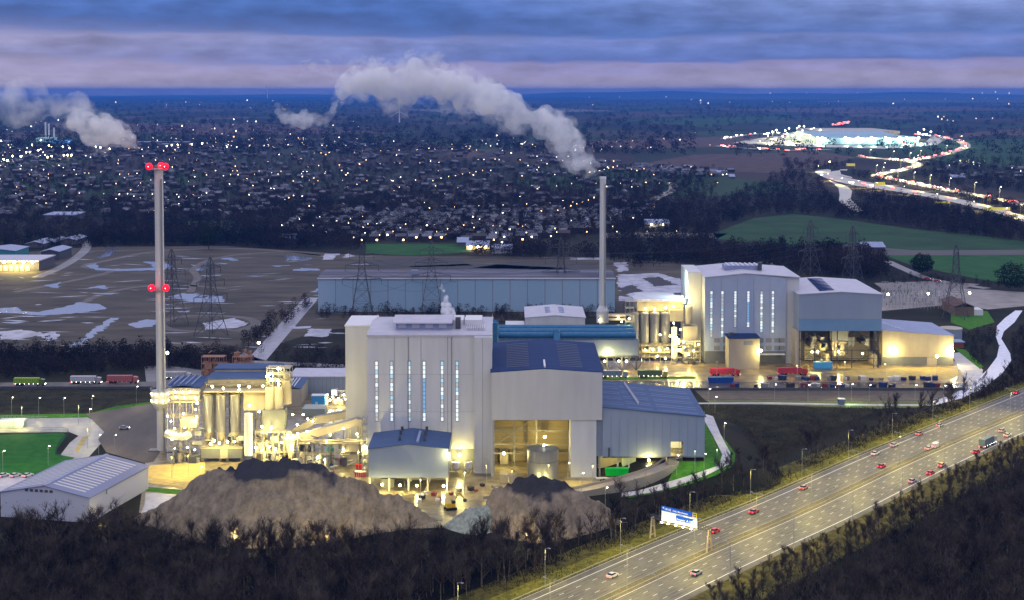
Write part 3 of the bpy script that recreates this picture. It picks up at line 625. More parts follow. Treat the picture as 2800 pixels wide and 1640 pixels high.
MB().add([(x0 - .2, Y0 - .5, zl + .3), (x1 + .5, Y0 - .5, zr + .3), (x1 + .5, Y1 + .5, zr + .3), (x0 - .2, Y1 + .5, zl + .3), (x0 - .2, Y0 - .5, zl), (x1 + .5, Y0 - .5, zr), (x1 + .5, Y1 + .5, zr), (x0 - .2, Y1 + .5, zl)],
         [(0, 1, 2, 3), (7, 6, 5, 4), (0, 4, 5, 1), (1, 5, 6, 2), (2, 6, 7, 3), (3, 7, 4, 0)]).build('roof', ROOFM, tip)
rs = MB()
for k in range(14):
    Yk = Y0 + 3 + k * 3.4
    for a, b in ((.0, .22), (.24, .5), (.55, .95)):
        if (k + int(a * 10)) % 3: rs.add([(x0 + (x1 - x0) * a, Yk, zl + (zr - zl) * a + .36), (x0 + (x1 - x0) * b, Yk, zl + (zr - zl) * b + .36), (x0 + (x1 - x0) * b, Yk + .35, zl + (zr - zl) * b + .36), (x0 + (x1 - x0) * a, Yk + .35, zl + (zr - zl) * a + .36)], [(0, 1, 2, 3)])
rs.build('rooflight', M('pale_rooflight', (.22, .28, .45), rough=.4), tip)
cw = MB()
for k in range(14):
    t = k / 13; X_ = x0 + 12 + t * 2.4; MB().box(X_, X_ + .5, Y1 - 4 - t * 38, Y1 - 3.3 - t * 38, zl - 1.0, zl + .2).build('roof_lug', TRIMW, tip)
seams(tip, x0, x1, Y0, zb, zr - .2, 12, w=.15)
MB().box(x0, x1, Y0 + .6, Y1 - .6, zb - .6, zb).build('floor_slab', CONC, tip)
MB().box(dx0 - 6, dx1 + 1, Y0 + 14, Y0 + 14.3, zb, dz1 + 4).build('inner_wall', TRIMW, tip)
light('lamp_light', ((dx0 + dx1) / 2 - 2, Y0 + 6, dz1 - 1), 2600, (1, .85, .6), .6, tip)
for px in (1640, 1690, 1720, 1774, 1832): X_ = XP(px, Y0, 3); MB().box(X_ - .3, X_ + .3, Y0 + .6, Y0 + 1.3, 0, zb - .6).build('leg', STEEL, tip)
MB().box(XP(1705, Y0, 3), XP(1742, Y0, 3), Y0 + 5, Y0 + 12, 0, zb - .7).build('plant_room', M('green_grey_cladding', (.26, .34, .30), rough=.6), tip)
MB().box(XP(1640, Y0, 3), XP(1840, Y0, 3), Y0 + 13, Y0 + 13.4, 0, zb - .7).build('rear_wall', CREAM, tip)
MB().box(XP(1663, Y0), XP(1667, Y0), Y0 - .4, Y0 - .05, zb, zb + 3.6).build('downpipe', DARKST, tip)
lamp_part(tip, XP(1774, Y0), Y0 - .7, ZP(1256, Y0), 2200, .45)
light('lamp_light', (XP(1680, Y0), Y0 + 4, 4.5), 1200, (1, .8, .4), .3, tip)
# ramp
rp = [(1330, 1372, 0), (1430, 1362, .0), (1560, 1348, .6), (1680, 1322, 2.2), (1770, 1296, 4.2), (1815, 1278, 5.4), (1836, 1262, 6.4), (1845, 1252, zb)]
ln = spline([np.array((*G(a, b + 0, c)[:2], c)) for a, b, c in rp], 6)
zf = lambda x, y, i: ln[i][2]
ramp = thing('ramp', 'curved concrete lorry ramp climbing to the tipping hall door', 'ramp', (0, 0, 0))
strip(ln, -3.4, 3.4, .25, zf).build('roadway', M('ramp_concrete', (.28, .24, .20), (.36, .31, .25), scale=.2, rough=.5), ramp)
for sgn in (1, -1):
    wl = MB(); vs = []
    for i, p in enumerate(ln):
        d = ln[min(i + 1, len(ln) - 1)][:2] - ln[max(i - 1, 0)][:2]; d = d / np.linalg.norm(d); q = p[:2] + np.array((-d[1], d[0])) * 3.5 * sgn; q2 = p[:2] + np.array((-d[1], d[0])) * 3.8 * sgn
        vs += [(q[0], q[1], 0), (q[0], q[1], p[2] + 1.2), (q2[0], q2[1], p[2] + 1.2), (q2[0], q2[1], 0)]
    wl.add(vs, [f for i in range(len(ln) - 1) for f in ((4 * i, 4 * i + 1, 4 * i + 5, 4 * i + 4), (4 * i + 1, 4 * i + 2, 4 * i + 6, 4 * i + 5), (4 * i + 2, 4 * i + 3, 4 * i + 7, 4 * i + 6))]); wl.build('parapet', M('parapet_concrete', (.3, .27, .2), rough=.8), ramp)

# ---------------- condenser, ducts and turbine hall behind
Yc = YB(1012); zc0, zc1 = ZP(972, Yc), ZP(928, Yc); x0, x1 = XP(1345, Yc, 12), XP(1745, Yc, 12)
acc = bld('condenser_building', 'raised blue grey condenser block carrying teal steam ducts behind the fuel hall', 'power plant building', (x0 + x1) / 2, Yc)
MB().box(x0, x1, Yc, Yc + 30, zc0, zc1).build('wall', CLADB, acc)
MB().box(x0, x1 + .3, Yc - .3, Yc + 30, zc0 - .7, zc0 - .01).build('deck', DARKST, acc)
TEAL = M('teal_duct', (.03, .13, .25), (.04, .17, .31), scale=.4, rough=.4, metal=.2)
for y_, z_ in ((Yc + 3, zc1 + 2.0), (Yc + 12, zc1 + 2.6), (Yc + 21, zc1 + 3.2)):
    MB().tube((x0, y_, z_), (x1 - 1, y_, z_), 1.7, 14).build('steam_duct', TEAL, acc, True)
MB().tube((XP(1522, Yc, 20), Yc + 2, zc1 + 5), (XP(1522, Yc, 20), Yc - 3, zc1 - 6), 2.0, 14).build('steam_duct', TEAL, acc, True)
MB().tube((x0 + 1.5, Yc - 30, 30), (x0 + 1.5, Yc + 4, zc1 + 2.5), 2.4, 14).build('steam_duct', TEAL, acc, True)
MB().tube((x0 + 1.5, Yc - 30, 31), (x0 + 1.5, Yc - 30, 18), 2.4, 14).build('steam_duct', TEAL, acc, True)
tr = MB()
for k in range(26):
    X_ = x0 + (x1 - x0) * k / 25; tr.tube((X_, Yc - .3, zc1), (X_, Yc - .3, zc1 + 4.6), .1)
for z_ in (zc1 + .3, zc1 + 4.6): tr.tube((x0, Yc - .3, z_), (x1, Yc - .3, z_), .14)
tr.build('duct_frame', TEAL, acc)
for px in (1660, 1700, 1740):
    X_ = XP(px, Yc, 3); lg = MB().box(X_ - .4, X_ + .4, Yc + .5, Yc + 1.3, 0, zc0 - .7)
    lg.tube((X_, Yc + .9, 0), (X_ - 5, Yc + .9, zc0 - .8), .25).tube((X_, Yc + .9, 0), (X_ + 5, Yc + .9, zc0 - .8), .25); lg.build('leg', DARKST, acc)
lamp_part(acc, XP(1661, Yc), Yc - 1, ZP(963, Yc), 1500, .7)
for px in (1653, 1692, 1713): lamp_part(acc, XP(px, Yc), Yc - 1, ZP(985, Yc), 1100, .5)
Yt = YB(962); tz = ZP(868, Yt); x0, x1 = XP(1437, Yt, 15), XP(1600, Yt, 15); xm = (x0 + x1) / 2
th = bld('turbine_hall', 'small white turbine hall with shallow gable roof behind the teal ducts', 'power plant building', xm, Yt)
MB().prism([(x0, 0), (x1, 0), (x1, tz), (xm, tz + 1.4), (x0, tz)], Yt, Yt + 42).build('wall', CLADP, th)
MB().chevron(x0 - .5, x1 + .5, xm, tz + .3, tz + .3, tz + 1.7, Yt - .4, Yt + 42.5, .28).build('roof', ROOFW, th)
rl = MB()
for sx in (-1, 1):
    for k in range(4): MB().box(xm + sx * 4 - 1.5, xm + sx * 4 + 1.5, Yt + 12 + k * 6, Yt + 14.5 + k * 6, tz + 1.3, tz + 1.75).build('rooflight', ROOFL, th)
x0 = XP(1382, Yt, 15)
an = bld('cooler_unit', 'small louvred white box unit beside the turbine hall', 'plant unit', x0 + 4, Yt)
MB().box(x0, x0 + 11, Yt, Yt + 14, 0, ZP(886, Yt)).build('casing', CLADP, an)
lm = MB()
for k in range(4): lm.box(x0 + .6, x0 + 5, Yt - .2, Yt - .02, ZP(886, Yt) - 1 - k * .8, ZP(886, Yt) - .6 - k * .8)
lm.build('louvre', DARKST, an)

# ---------------- second boiler house on the right
Y0 = YB(993); zt = ZP(761, Y0); zp = ZP(750, Y0); x0, x1, x2 = XP(1927, Y0, 25), XP(2149, Y0, 25), XP(2186, Y0, 25); YK = Y0 + 50
b2 = bld('boiler_house', 'second pale boiler house with six lit slit windows beyond the wet lorry park', 'power plant building', (x0 + x1) / 2, Y0)
xm = (x0 + x1) / 2
MB().prism([(x0, 7), (x1, 7), (x1, zt), (xm, zp), (x0, zt)], Y0, Y0 + 1.2).build('front_panel', M('cool_panel_cladding', (.32, .38, .50), (.36, .42, .54), scale=.15, rough=.4), b2)
MB().prism([(x0 + .1, 0), (x2, 0), (x2, zt), (xm, zp - .2), (x0 + .1, zt)], Y0 + 1.25, YK).build('wall', CLADP, b2)
MB().box(x0, x1, Y0 + .3, Y0 + 1.2, 0, 6.9).build('base_panel', GREYC, b2)
MB().chevron(x0 - .4, x2 + .4, xm, zt + .5, zt + .5, zp + .5, Y0 - .4, YK + .4, .48).build('roof', ROOFW, b2)
YW = Y0 + 14; MB().box(XP(1881, YW, 25), x0 - .1, YW, YK - 2, 0, ZP(745, YW)).build('side_wing', CLADP, b2)
MB().box(XP(1980, Y0 + 22, 50), XP(2080, Y0 + 22, 50), Y0 + 18, Y0 + 30, zp, zp + 2.4).build('penthouse', ROOFL, b2)
sl = MB()
for k in range(7): X_ = XP(1988 + k * 13, Y0 + 22, 50); sl.box(X_, X_ + .7, Y0 + 17, Y0 + 30, zp + 2.42, zp + 2.8)
sl.build('rooflight', TRIMW, b2)
MB().box(XP(2070, Y0 + 20, 50), XP(2080, Y0 + 20, 50), Y0 + 16, Y0 + 18, zp, zp + 4.4).build('vent_stack', DARKST, b2)
seams(b2, x0, x1, Y0, 7, zt - .2, 5, w=.15)
strips(b2, [1945, 1975, 2010.5, 2046, 2082, 2113], 797, [920, 920, 893, 893, 907, 908], Y0, 1.15, 11)
lo_ = MB()
for px in (1960, 1985, 2080, 2102, 2125, 2138):
    for yy in (923, 944): X_ = XP(px, Y0, 10); lo_.box(X_ - 1.6, X_ + 1.6, Y0 - .1, Y0 - .02, ZP(yy + 12, Y0), ZP(yy, Y0))
lo_.build('louvre', SEAM, b2)
Yq = YB(1008); zq = ZP(924, Yq); a, b = XP(1993, Yq, 8), XP(2077, Yq, 8)
so = bld('switch_room', 'small square cream building with dark roof before the second boiler house', 'power plant building', (a + b) / 2, Yq)
MB().box(a, b, Yq, Yq + 14, 0, zq).build('wall', CREAM, so); MB().box(a - .6, b + .4, Yq - .5, Yq + 14.4, zq, zq + .5).build('roof', ROOFB, so)
MB().box(a + 8, a + 13, Yq - .06, Yq - .01, zq - 3.6, zq - 1.4).build('louvre', SEAM, so)
MB().box(a + 1, a + 4, Yq + 5, Yq + 8, zq + .5, zq + 2).build('roof_unit', DARKST, so)
lamp_part(so, b + .5, Yq - .6, ZP(957, Yq), 2300, .75, dy=-2)
MB().box(XP(2077, Y0 - 2), XP(2146, Y0 - 2), Y0 - 4, Y0 - .1, 5.5, 6).build('canopy', TRIMW, b2)

Y0 = YB(1005); zt, zp, zb = ZP(807, Y0), ZP(800, Y0), ZP(903, Y0); x0, x1 = XP(2184, Y0, 30), XP(2411, Y0, 30); xm = (x0 + x1) / 2; Y1 = Y0 + 62
h2 = bld('fuel_hall', 'blue grey hall raised over a lattice bay of lit cream walls', 'power plant building', xm, Y0)
MB().prism([(x0, zb), (x1, zb), (x1, zt), (xm, zp), (x0, zt)], Y0, Y1).build('wall', CLADB, h2)
MB().chevron(x0 - .5, x1 + .5, xm, zt + .4, zt + .4, zp + .4, Y0 - .4, Y1 + .4, .38).build('roof', ROOFW, h2)
sl = MB()
for k in range(9): sl.box(xm - 10 + k * .4, xm - 2 + k * .4, Y0 + 6 + k * 5.8, Y0 + 8.6 + k * 5.8, zp - .35, zp + .5)
sl.build('rooflight', ROOFB, h2)
MB().box(x0, x1, Y0 - .12, Y0 - .01, ZP(872, Y0), ZP(870, Y0)).build('cladding_joint', SEAM, h2)
MB().box(x0, x1, Y0 - .10, Y0 - .02, zb, ZP(871, Y0)).build('lower_panel', CLADT, h2)
Yb = Y0 + 24; MB().box(x0 + 2, x1, Yb, Yb + .5, 0, zb).build('inner_wall', CREAM, h2)
MB().box(x0 - 1, x0 + 1.5, Y0 + 1, Yb, 0, zb).build('inner_wall', CREAM, h2)
MB().box(XP(2200, Y0), XP(2222, Y0), Yb - 2, Yb - .1, 0, zb).build('shaft', DARKST, h2)
MB().box(XP(2282, Y0), XP(2328, Y0), Y0 + 8, Y0 + 16, ZP(937, Y0), zb).build('hopper', STEEL, h2)
MB().prism([(XP(2290, Y0), 5), (XP(2318, Y0), 5), (XP(2328, Y0), ZP(940, Y0)), (XP(2282, Y0), ZP(940, Y0))], Y0 + 9, Y0 + 15).build('chute', CREAM, h2)
fr = MB()
xs_ = [XP(p, Y0) for p in (2186, 2228, 2274, 2290, 2330, 2390, 2402)]
for X_ in xs_: fr.box(X_ - .2, X_ + .2, Y0 + .3, Y0 + .7, 0, zb)
for z_ in (5, 9.6, 14.5): fr.box(x0 + .3, x1 - .5, Y0 + .3, Y0 + .6, z_, z_ + .25)
for a_, b_ in ((0, 1), (5, 6)):
    for k in range(4):
        z0_, z1_ = zb * k / 4, zb * (k + 1) / 4
        fr.tube((xs_[a_], Y0 + .5, z0_), (xs_[b_], Y0 + .5, z1_), .13); fr.tube((xs_[b_], Y0 + .5, z0_), (xs_[a_], Y0 + .5, z1_), .13)
fr.tube((xs_[4], Y0 + .5, zb), (xs_[5], Y0 + .5, zb - 5), .18); fr.tube((xs_[4], Y0 + .5, 3), (xs_[5], Y0 + .5, 8), .18)
fr.build('steel_frame', DARKST, h2)
for k in range(16):
    q_ = random.Random(k); X_ = XP(q_.uniform(2195, 2395), Y0 + 14, 5); z_ = q_.uniform(0, zb - 6); MB().box(X_ - q_.uniform(.3, 2), X_ + q_.uniform(.3, 2), Y0 + 8, Y0 + 20, z_, z_ + q_.uniform(1.5, 6)).build('duct', [STEEL, SEAM, DARKST, CREAM][k % 4], h2)
for px, py in ((2221, 960), (2237, 960), (2294, 960), (2360, 965)): lamp_part(h2, XP(px, Y0 + 4), Y0 + 5, ZP(py, Y0 + 5), 1700, .4)
cb = bld('skip_container', 'bright blue steel skip under the raised blue grey hall', 'skip', XP(2247, Y0), YB(1008))
cb_b = MB().prism([(XP(2224, Y0), .3), (XP(2273, Y0), .3), (XP(2273, Y0), 3.6), (XP(2224, Y0), 3.6)], YB(1008), YB(1008) + 2.6); cb_b.build('body', M('sky_blue_paint', (.08, .38, .62), rough=.5), cb)
MB().box(XP(2223, Y0), XP(2274, Y0), YB(1008) - .1, YB(1008) + 2.7, 3.6, 3.8).build('rim', M('sky_blue_rim', (.2, .5, .7), rough=.5), cb)

Y0 = YB(998); x0, x1 = XP(2413, Y0, 10), XP(2607, Y0, 10); zl, zr = ZP(902, Y0), ZP(917, Y0); Y1 = Y0 + 44
h3 = bld('tipping_hall', 'low cream hall with mono pitch roof floodlit at the right of the second plant', 'power plant building', (x0 + x1) / 2, Y0)
MB().prism([(x0, 0), (x1, 0), (x1, zr), (x0, zl)], Y0, Y1).build('wall', CREAM, h3)
MB().add([(x0 - .3, Y0 - .6, zl + .4), (x1 + .6, Y0 - .6, zr + .4), (x1 + .6, Y1, zr + .4), (x0 - .3, Y1, zl + .4), (x0 - .3, Y0 - .6, zl + .02), (x1 + .6, Y0 - .6, zr + .02), (x1 + .6, Y1, zr + .02), (x0 - .3, Y1, zl + .02)],
         [(0, 1, 2, 3), (7, 6, 5, 4), (0, 4, 5, 1), (1, 5, 6, 2), (2, 6, 7, 3), (3, 7, 4, 0)]).build('roof', ROOFL, h3)
MB().box(x0 + .1, x1 - .1, Y0 - .08, Y0 - .01, 0, 4.8).build('base_panel', GREYC, h3)
MB().box(XP(2535, Y0), XP(2562, Y0), Y0 - .16, Y0 - .09, 0, 4.6).build('door', CREAM, h3)
sl = MB()
for k in range(9): t = k / 8; xx = x0 + 2 + t * 8; sl.add([(xx, Y1 - 6 - t * 34, zl + .1 - t * .4 + .5), (xx + 3, Y1 - 6 - t * 34, zl + .1 - t * .4 + .4), (xx + 3, Y1 - 5 - t * 34, zl - t * .4 + .5), (xx, Y1 - 5 - t * 34, zl - t * .4 + .6)], [(0, 1, 2, 3)])
sl.build('rooflight', TRIMW, h3)
for px, py, pw in ((2442, 956, 3600), (2603, 958, 4200)): lamp_part(h3, XP(px, Y0), Y0 - .8, ZP(py, Y0), pw, .8, (1, .78, .45), dy=-3)
light('lamp_light', (XP(2520, Y0), Y0 - 14, 9), 2500, (1, .75, .42), .5, h3)
tk = bld('round_tank', 'low round tank with pale lid behind the floodlit cream hall', 'tank', XP(2600, YB(930)), YB(930))
MB().cyl(XP(2600, YB(930)), YB(930), 0, ZP(897, YB(930)), 6.6, n=32).build('shell', CLADB, tk, True)
MB().cyl(XP(2600, YB(930)), YB(930), ZP(897, YB(930)), ZP(897, YB(930)) + .6, 6.8, n=32).build('lid', CREAM, tk)
sh = bld('red_shed', 'small shed with pale roof and red wall behind the cream hall', 'shed', XP(2622, YB(950)), YB(950))
MB().box(XP(2608, YB(950)), XP(2636, YB(950)), YB(950), YB(950) + 9, 0, 3.2).build('wall', M('red_brick', (.24, .07, .04), rough=.8), sh); MB().box(XP(2606, YB(950)), XP(2639, YB(950)), YB(950) - .5, YB(950) + 9.5, 3.2, 3.7).build('roof', ROOFL, sh)

# ---------------- the long white warehouse
Y0 = YB(851); zt = ZP(763, Y0); x0, x1 = XP(870, Y0, 10), XP(1681, Y0, 10); Y1 = Y0 + 46
wh = bld('warehouse', 'very long teal grey warehouse stretching behind the pylons', 'warehouse', (x0 + x1) / 2, Y0)
MB().prismx([(Y0, 0), (Y1, 0), (Y1, zt), ((Y0 + Y1) / 2, zt + 1.2), (Y0, zt)], x0, x1).build('wall', M('warehouse_cladding', (.24, .38, .50), (.33, .44, .55), scale=.012, rough=.5, sc3=(1, 1, .3)), wh)
MB().chevx(Y0 - .5, Y1, (Y0 + Y1) / 2, zt + .5, zt + .5, zt + 1.7, x0 - .5, x1 + .5, .45).build('roof', M('dark_wet_roof', (.02, .022, .035), (.13, .13, .18), scale=.05, spec=.08, rough=.5, sc3=(.3, 3, 1)), wh)
MB().box(x0 - .5, x1 + .5, Y0 - .9, Y0 - .55, zt - .2, zt + .6).build('gutter', TRIMW, wh)
seams(wh, x0, x1, Y0, 0, zt - .3, 17, w=.5)
MB().box(x0 + 62, x0 + 67, Y0 + 14, Y0 + 17, zt + 1, zt + 4).build('roof_unit', CLADB, wh)

# ---------------- big steel shed, lower left
A = np.array(G(245, 1428)); dv = np.array((-33.5, 7.5)); W = np.linalg.norm(dv); ang = atan2(-dv[1], -dv[0])
shed = thing('storage_shed', 'wide ribbed steel shed with striped rooflights at the lower left', 'shed', (A[0] + dv[0], A[1] + dv[1], 0), ang)
Ls = 44.5; ze, zr_ = 8.7, 11.9
LF = 'local'
def lb(mb, n, m, p=shed, **k): return mb.build(n, m, p, world_=False, **k)
RIB = M('ribbed_steel', (.40, .42, .50), (.55, .56, .64), kind='wave', scale=2.2, sc3=(1, 1, 0), rough=.45, lo=.2, hi=.8)
lb(MB().prism([(0, 0), (W, 0), (W, ze), (W / 2, zr_), (0, ze)], 0, Ls), 'wall', RIB)
lb(MB().chevron(-.5, W + .5, W / 2, ze + .2, ze + .2, zr_ + .35, -.5, Ls + .5, .18), 'roof', M('shed_roof', (.15, .17, .27), (.20, .22, .33), kind='wave', scale=2.2, sc3=(0, 1, 0), rough=.45, lo=.2, hi=.8))
sk = MB()
for side in (0, 1):
    for k in range(15):
        y = 3.4 + k * 2.65; a, b = (1.6, W / 2 - 1.5) if side == 0 else (W - 3.4, W / 2 + 1.5)
        f_ = lambda x: ze + .24 + (zr_ + .15 - ze) * (1 - abs(x - W / 2) / (W / 2 + .5))
        q = [(a, y, f_(a)), (b, y, f_(b)), (b, y + 1.1, f_(b)), (a, y + 1.1, f_(a))]; sk.add(q, [(0, 1, 2, 3) if side == 0 else (3, 2, 1, 0)])
lb(sk, 'rooflight', M('translucent_rooflight', (.56, .54, .50), rough=.5))
lb(MB().box(W / 2 - .6, W / 2 + .6, -.4, Ls + .4, zr_ + .12, zr_ + .5), 'ridge_cap', ROOFL)
vt = MB()
for k in range(6): vt.box(W / 2 - 7.5 + k * 1.9, W / 2 - 6.3 + k * 1.9, -.12, -.02, ze + 1.0, ze + 1.9)
lb(vt, 'vent', DARKST)
lb(MB().box(W + .02, W + .3, 12, 44.6, ze - .4, ze - .15), 'gutter', SEAM)
lb(MB().box(W + .02, W + .35, 12, 12.2, ze - 1.8, ze - .2), 'downpipe', SEAM)
bs = MB()
for k in range(8): bs.box(2 + k * 4.3, 2.3 + k * 4.3, -.15, -.02, 5.0 + (k % 3) * .7, 5.3 + (k % 3) * .7)
lb(bs, 'bracket', SEAM)
x_, y_ = G(255, 1440); light('lamp_light', (x_ + 2, y_ + 3, 1.2), 500, (1, .75, .4), .3)
bpy.data.objects['lamp_light'].name if False else None
# ================================================================ process plant, chimneys, pylons, mounds
def rail(mb, pts, z, h=1.1, r=.05):
    for a, b in zip(pts[:-1], pts[1:]):
        for k in (.5, 1): mb.tube((*a, z + h * k), (*b, z + h * k), r)
        n = max(1, int(sqrt((a[0] - b[0]) ** 2 + (a[1] - b[1]) ** 2) / 2.5))
        for i in range(n + 1): t = i / n; x = a[0] + (b[0] - a[0]) * t; y = a[1] + (b[1] - a[1]) * t; mb.tube((x, y, z), (x, y, z + h), r)
STACK = M('stack_concrete', (.50, .50, .48), (.58, .57, .55), scale=.15, rough=.6, sc3=(1, 1, .2))
REDH = M('red_lit_lens', (1, .1, .1), emit=(1, .10, .08), es=60, sample=False)
REDG = M('red_beacon_halo', (.9, .02, .03), rough=.5, emit=(1, .0, .03), es=1.2, sample=False)  # weak red glow that stands for the halo round each lamp
def chimney(px, yb, yt, rb, rt, label, rings, Y=None):
    Y = Y or YB(yb); X = XP(px, Y, 50); zt = ZP(yt, Y)
    c = bld('chimney', label, 'chimney', X, Y)
    n = 10
    for k in range(n):
        z0, z1 = zt * k / n, zt * (k + 1) / n; r0 = rb + (rt - rb) * k / n; r1 = rb + (rt - rb) * (k + 1) / n
        if k == 0: sh = MB()
        sh.cyl(X, Y, z0, z1 - .01, r0, r1, 28)
    sh.build('shaft', STACK, c, True)
    MB().cyl(X, Y, zt, zt + 1.2, rt + .15, rt + .15, 24).build('cap', TRIMW, c)
    ld = MB().box(X + rb * .6, X + rb * .6 + .5, Y - rb - .2, Y - rb * .7, 0, zt - 3).build('ladder', SEAM, c)
    for py, rr in rings:                            # galleries with aviation lamps
        z = ZP(py, Y); g = MB()
        g.cyl(X, Y, z - .3, z, rr, n=24); rail(g, [(X + rr * cos(a * pi / 8), Y + rr * sin(a * pi / 8)) for a in range(17)], z, 1.2, .07)
        g.build('gallery', M('gallery_steel', (.30, .26, .26), rough=.6), c)
        for a in (-2.55, -.62, 1.57):
            x_, y_ = X + (rr + .5) * cos(a), Y + (rr + .5) * sin(a)
            b = MB().ball(x_, y_, z + 1.0, 1.5, n=12, k=8).build('beacon', REDG, c)  # oversized glowing ball imitates the halo; the lamp itself is the bulb
            MB().ball(x_, y_ - 1.1, z + 1.0, .42, n=8).build('bulb', REDH, b)
            light('beacon_light', (x_ + (.8 if x_ > X else -.8) * 0, y_ - 1.6, z + 1.2), 260, (1, .03, .05), .3, c)
    return c, X, Y, zt
c1, X1, Y1_, Z1 = chimney(439, 1229, 470, 2.0, 1.75, 'tall pale chimney with two rings of red beacons at the left', [(462, 3.6), (793, 3.2)])
MB().cyl(X1, Y1_, Z1 + 1.2, Z1 + 4, .15).build('lightning_rod', STEEL, c1)
z0, z1 = ZP(1098, Y1_), ZP(1066, Y1_)
MB().cyl(X1 - .2, Y1_, z0, z1, 3.9, n=30).build('platform', CLADP, c1, True)
MB().cyl(X1 - .2, Y1_, z0 - 3, z0, 2.2, 3.9, n=30).build('platform_cone', CLADP, c1, True)
g = MB()
for z in (z0, z0 + 2.4, z1): rail(g, [(X1 - .2 + 4.3 * cos(a * pi / 10), Y1_ + 4.3 * sin(a * pi / 10)) for a in range(21)], z, 1.1, .07)
g.build('platform_railing', TRIMW, c1)
for z in (z0 + 1.1, z1 - .9):
    for a in (-2.6, -1.9, -1.2, -.5): lamp_part(c1, X1 + 4.3 * cos(a), Y1_ + 4.3 * sin(a), z, 60, .24, mat=LAMP_H, dy=-.9)
MB().box(X1 - 5, X1 - 1.5, Y1_ - 3, Y1_ + 1, 0, .5).build('footing', CONC, c1)
Yr = YB(960); c2, X2, Y2_, Z2 = chimney(1648, 960, 490, 2.0, 1.75, 'second pale chimney standing behind the teal ducts with steam above', [], Yr)
z0, z1 = ZP(880, Yr), ZP(848, Yr)
MB().cyl(X2, Y2_, z0, z1, 3.5, n=28).build('platform', CLADP, c2, True); MB().cyl(X2, Y2_, z1, z1 + 3, 3.5, 2.0, n=28).build('platform_cone', CLADP, c2, True)
lamp_part(c2, X2 - 2, Y2_ - 3.7, z0 + 2, 200, .3, mat=LAMP_H, dy=-.9)

# ---- flue gas treatment: silos, filter house, towers, conveyors. Built once per plant from the photograph's rows.
YL = M('lit_steel', (.34, .30, .20), (.42, .38, .27), scale=.6, rough=.5)
def silo_block(tname, label, Y0, base, pxs, ytop, ybot, yleg, rad, name2='silo'):
    for i, px in enumerate(pxs):
        X = XP(px, Y0, 15); zt, zb = ZP(ytop, Y0), ZP(ybot, Y0)
        s = bld(name2, label[i], 'silo', X, Y0, 'silos of the flue gas plant')
        MB().cyl(X, Y0, zb, zt, rad, n=28).build('shell', SILO, s, True)
        MB().cyl(X, Y0, zb - 3.6, zb, .6, rad, n=28).build('hopper', YL, s, True)
        MB().cyl(X, Y0, zt, zt + .7, rad + .1, rad * .6, n=28).build('roof', YL, s)
        for a in (-.7, .7, 2.4, -2.4): MB().tube((X + rad * .9 * cos(a), Y0 + rad * .9 * sin(a), base), (X + rad * .9 * cos(a), Y0 + rad * .9 * sin(a), zb), .16).build('leg', YL, s)
        rl = MB(); rail(rl, [(X + rad * cos(a * pi / 6), Y0 + rad * sin(a * pi / 6)) for a in range(13)], zt + .2, 1.1, .06); rl.build('railing', YL, s)
def tower_frame(parent, x0, x1, y0, y1, z0, z1, nx, nz, seed=0, r=.13, mat=None, floors=True):
    q = random.Random(seed); f = MB(); gr = MB()
    xs = [x0 + (x1 - x0) * i / nx for i in range(nx + 1)]; zs = [z0 + (z1 - z0) * i / nz for i in range(nz + 1)]
    for y in (y0, y1):
        for x in xs: f.tube((x, y, z0), (x, y, z1), r)
        for z in zs[1:]: f.tube((x0, y, z), (x1, y, z), r * .8)
        for i in range(nx):
            for j in range(nz):
                if q.random() < .45:
                    a, b = (xs[i], xs[i + 1]) if q.random() < .5 else (xs[i + 1], xs[i]); f.tube((a, y, zs[j]), (b, y, zs[j + 1]), r * .6)
    for x in (x0, x1):
        for z in zs[1:]: f.tube((x, y0, z), (x, y1, z), r * .8)
    f.build('steel_frame', mat or (YL if seed % 2 else STEEL), parent)
    if floors:
        for z in zs[1:]: gr.box(x0 + .2, x1 - .2, y0 + .2, y1 - .2, z - .06, z); rail(gr, [(x0, y0 - .1), (x1, y0 - .1)], z, 1.1, .05)
        gr.build('walkway', mat or YL, parent)
def clutter(parent, x0, x1, y0, y1, z0, z1, n, seed, mats=None):
    q = random.Random(seed); n = int(n * 1.5); mats = mats or [YL, CREAM, STEEL, SILO, CLADP, SEAM, DARKST, GREYC]
    for _ in range(n):
        x, y, z = q.uniform(x0, x1), q.uniform(y0, y1), q.choice([z0, z0, q.uniform(z0, z1)]); t = q.random()
        if t < .3: MB().cyl(x, y, z, z + q.uniform(1.5, 4), q.uniform(.5, 1.1), n=14).build('vessel', q.choice(mats), parent, True)
        elif t < .55: w = q.uniform(.8, 2.2); MB().box(x - w, x + w, y - .8, y + .8, z, z + q.uniform(1.2, 3)).build('machine_box', q.choice(mats), parent)
        elif t < .8:
            h_ = min(z + q.uniform(2, 8), z1); MB().tube((x, y, z), (x, y, h_), .28, 8).tube((x, y, h_), (x + q.uniform(-4, 4), y, h_), .28, 8).build('pipe', q.choice(mats), parent, True)
        else: MB().tube((x, y, z + 2), (x + q.uniform(-5, 5), y + q.uniform(-2, 2), z + q.uniform(0, 4)), .22, 6).build('pipe', q.choice(mats), parent, True)
def lamps(parent, L, Y, pw=1600, r=.5, **k):
    for q in L:
        px, py = q[:2]; y = Y + (q[2] if len(q) > 2 else 0); p = q[3] if len(q) > 3 else pw
        lamp_part(parent, XP(px, y, 12), y, max(ZP(py, y), 1.2), p * .42, r * .9, **k)

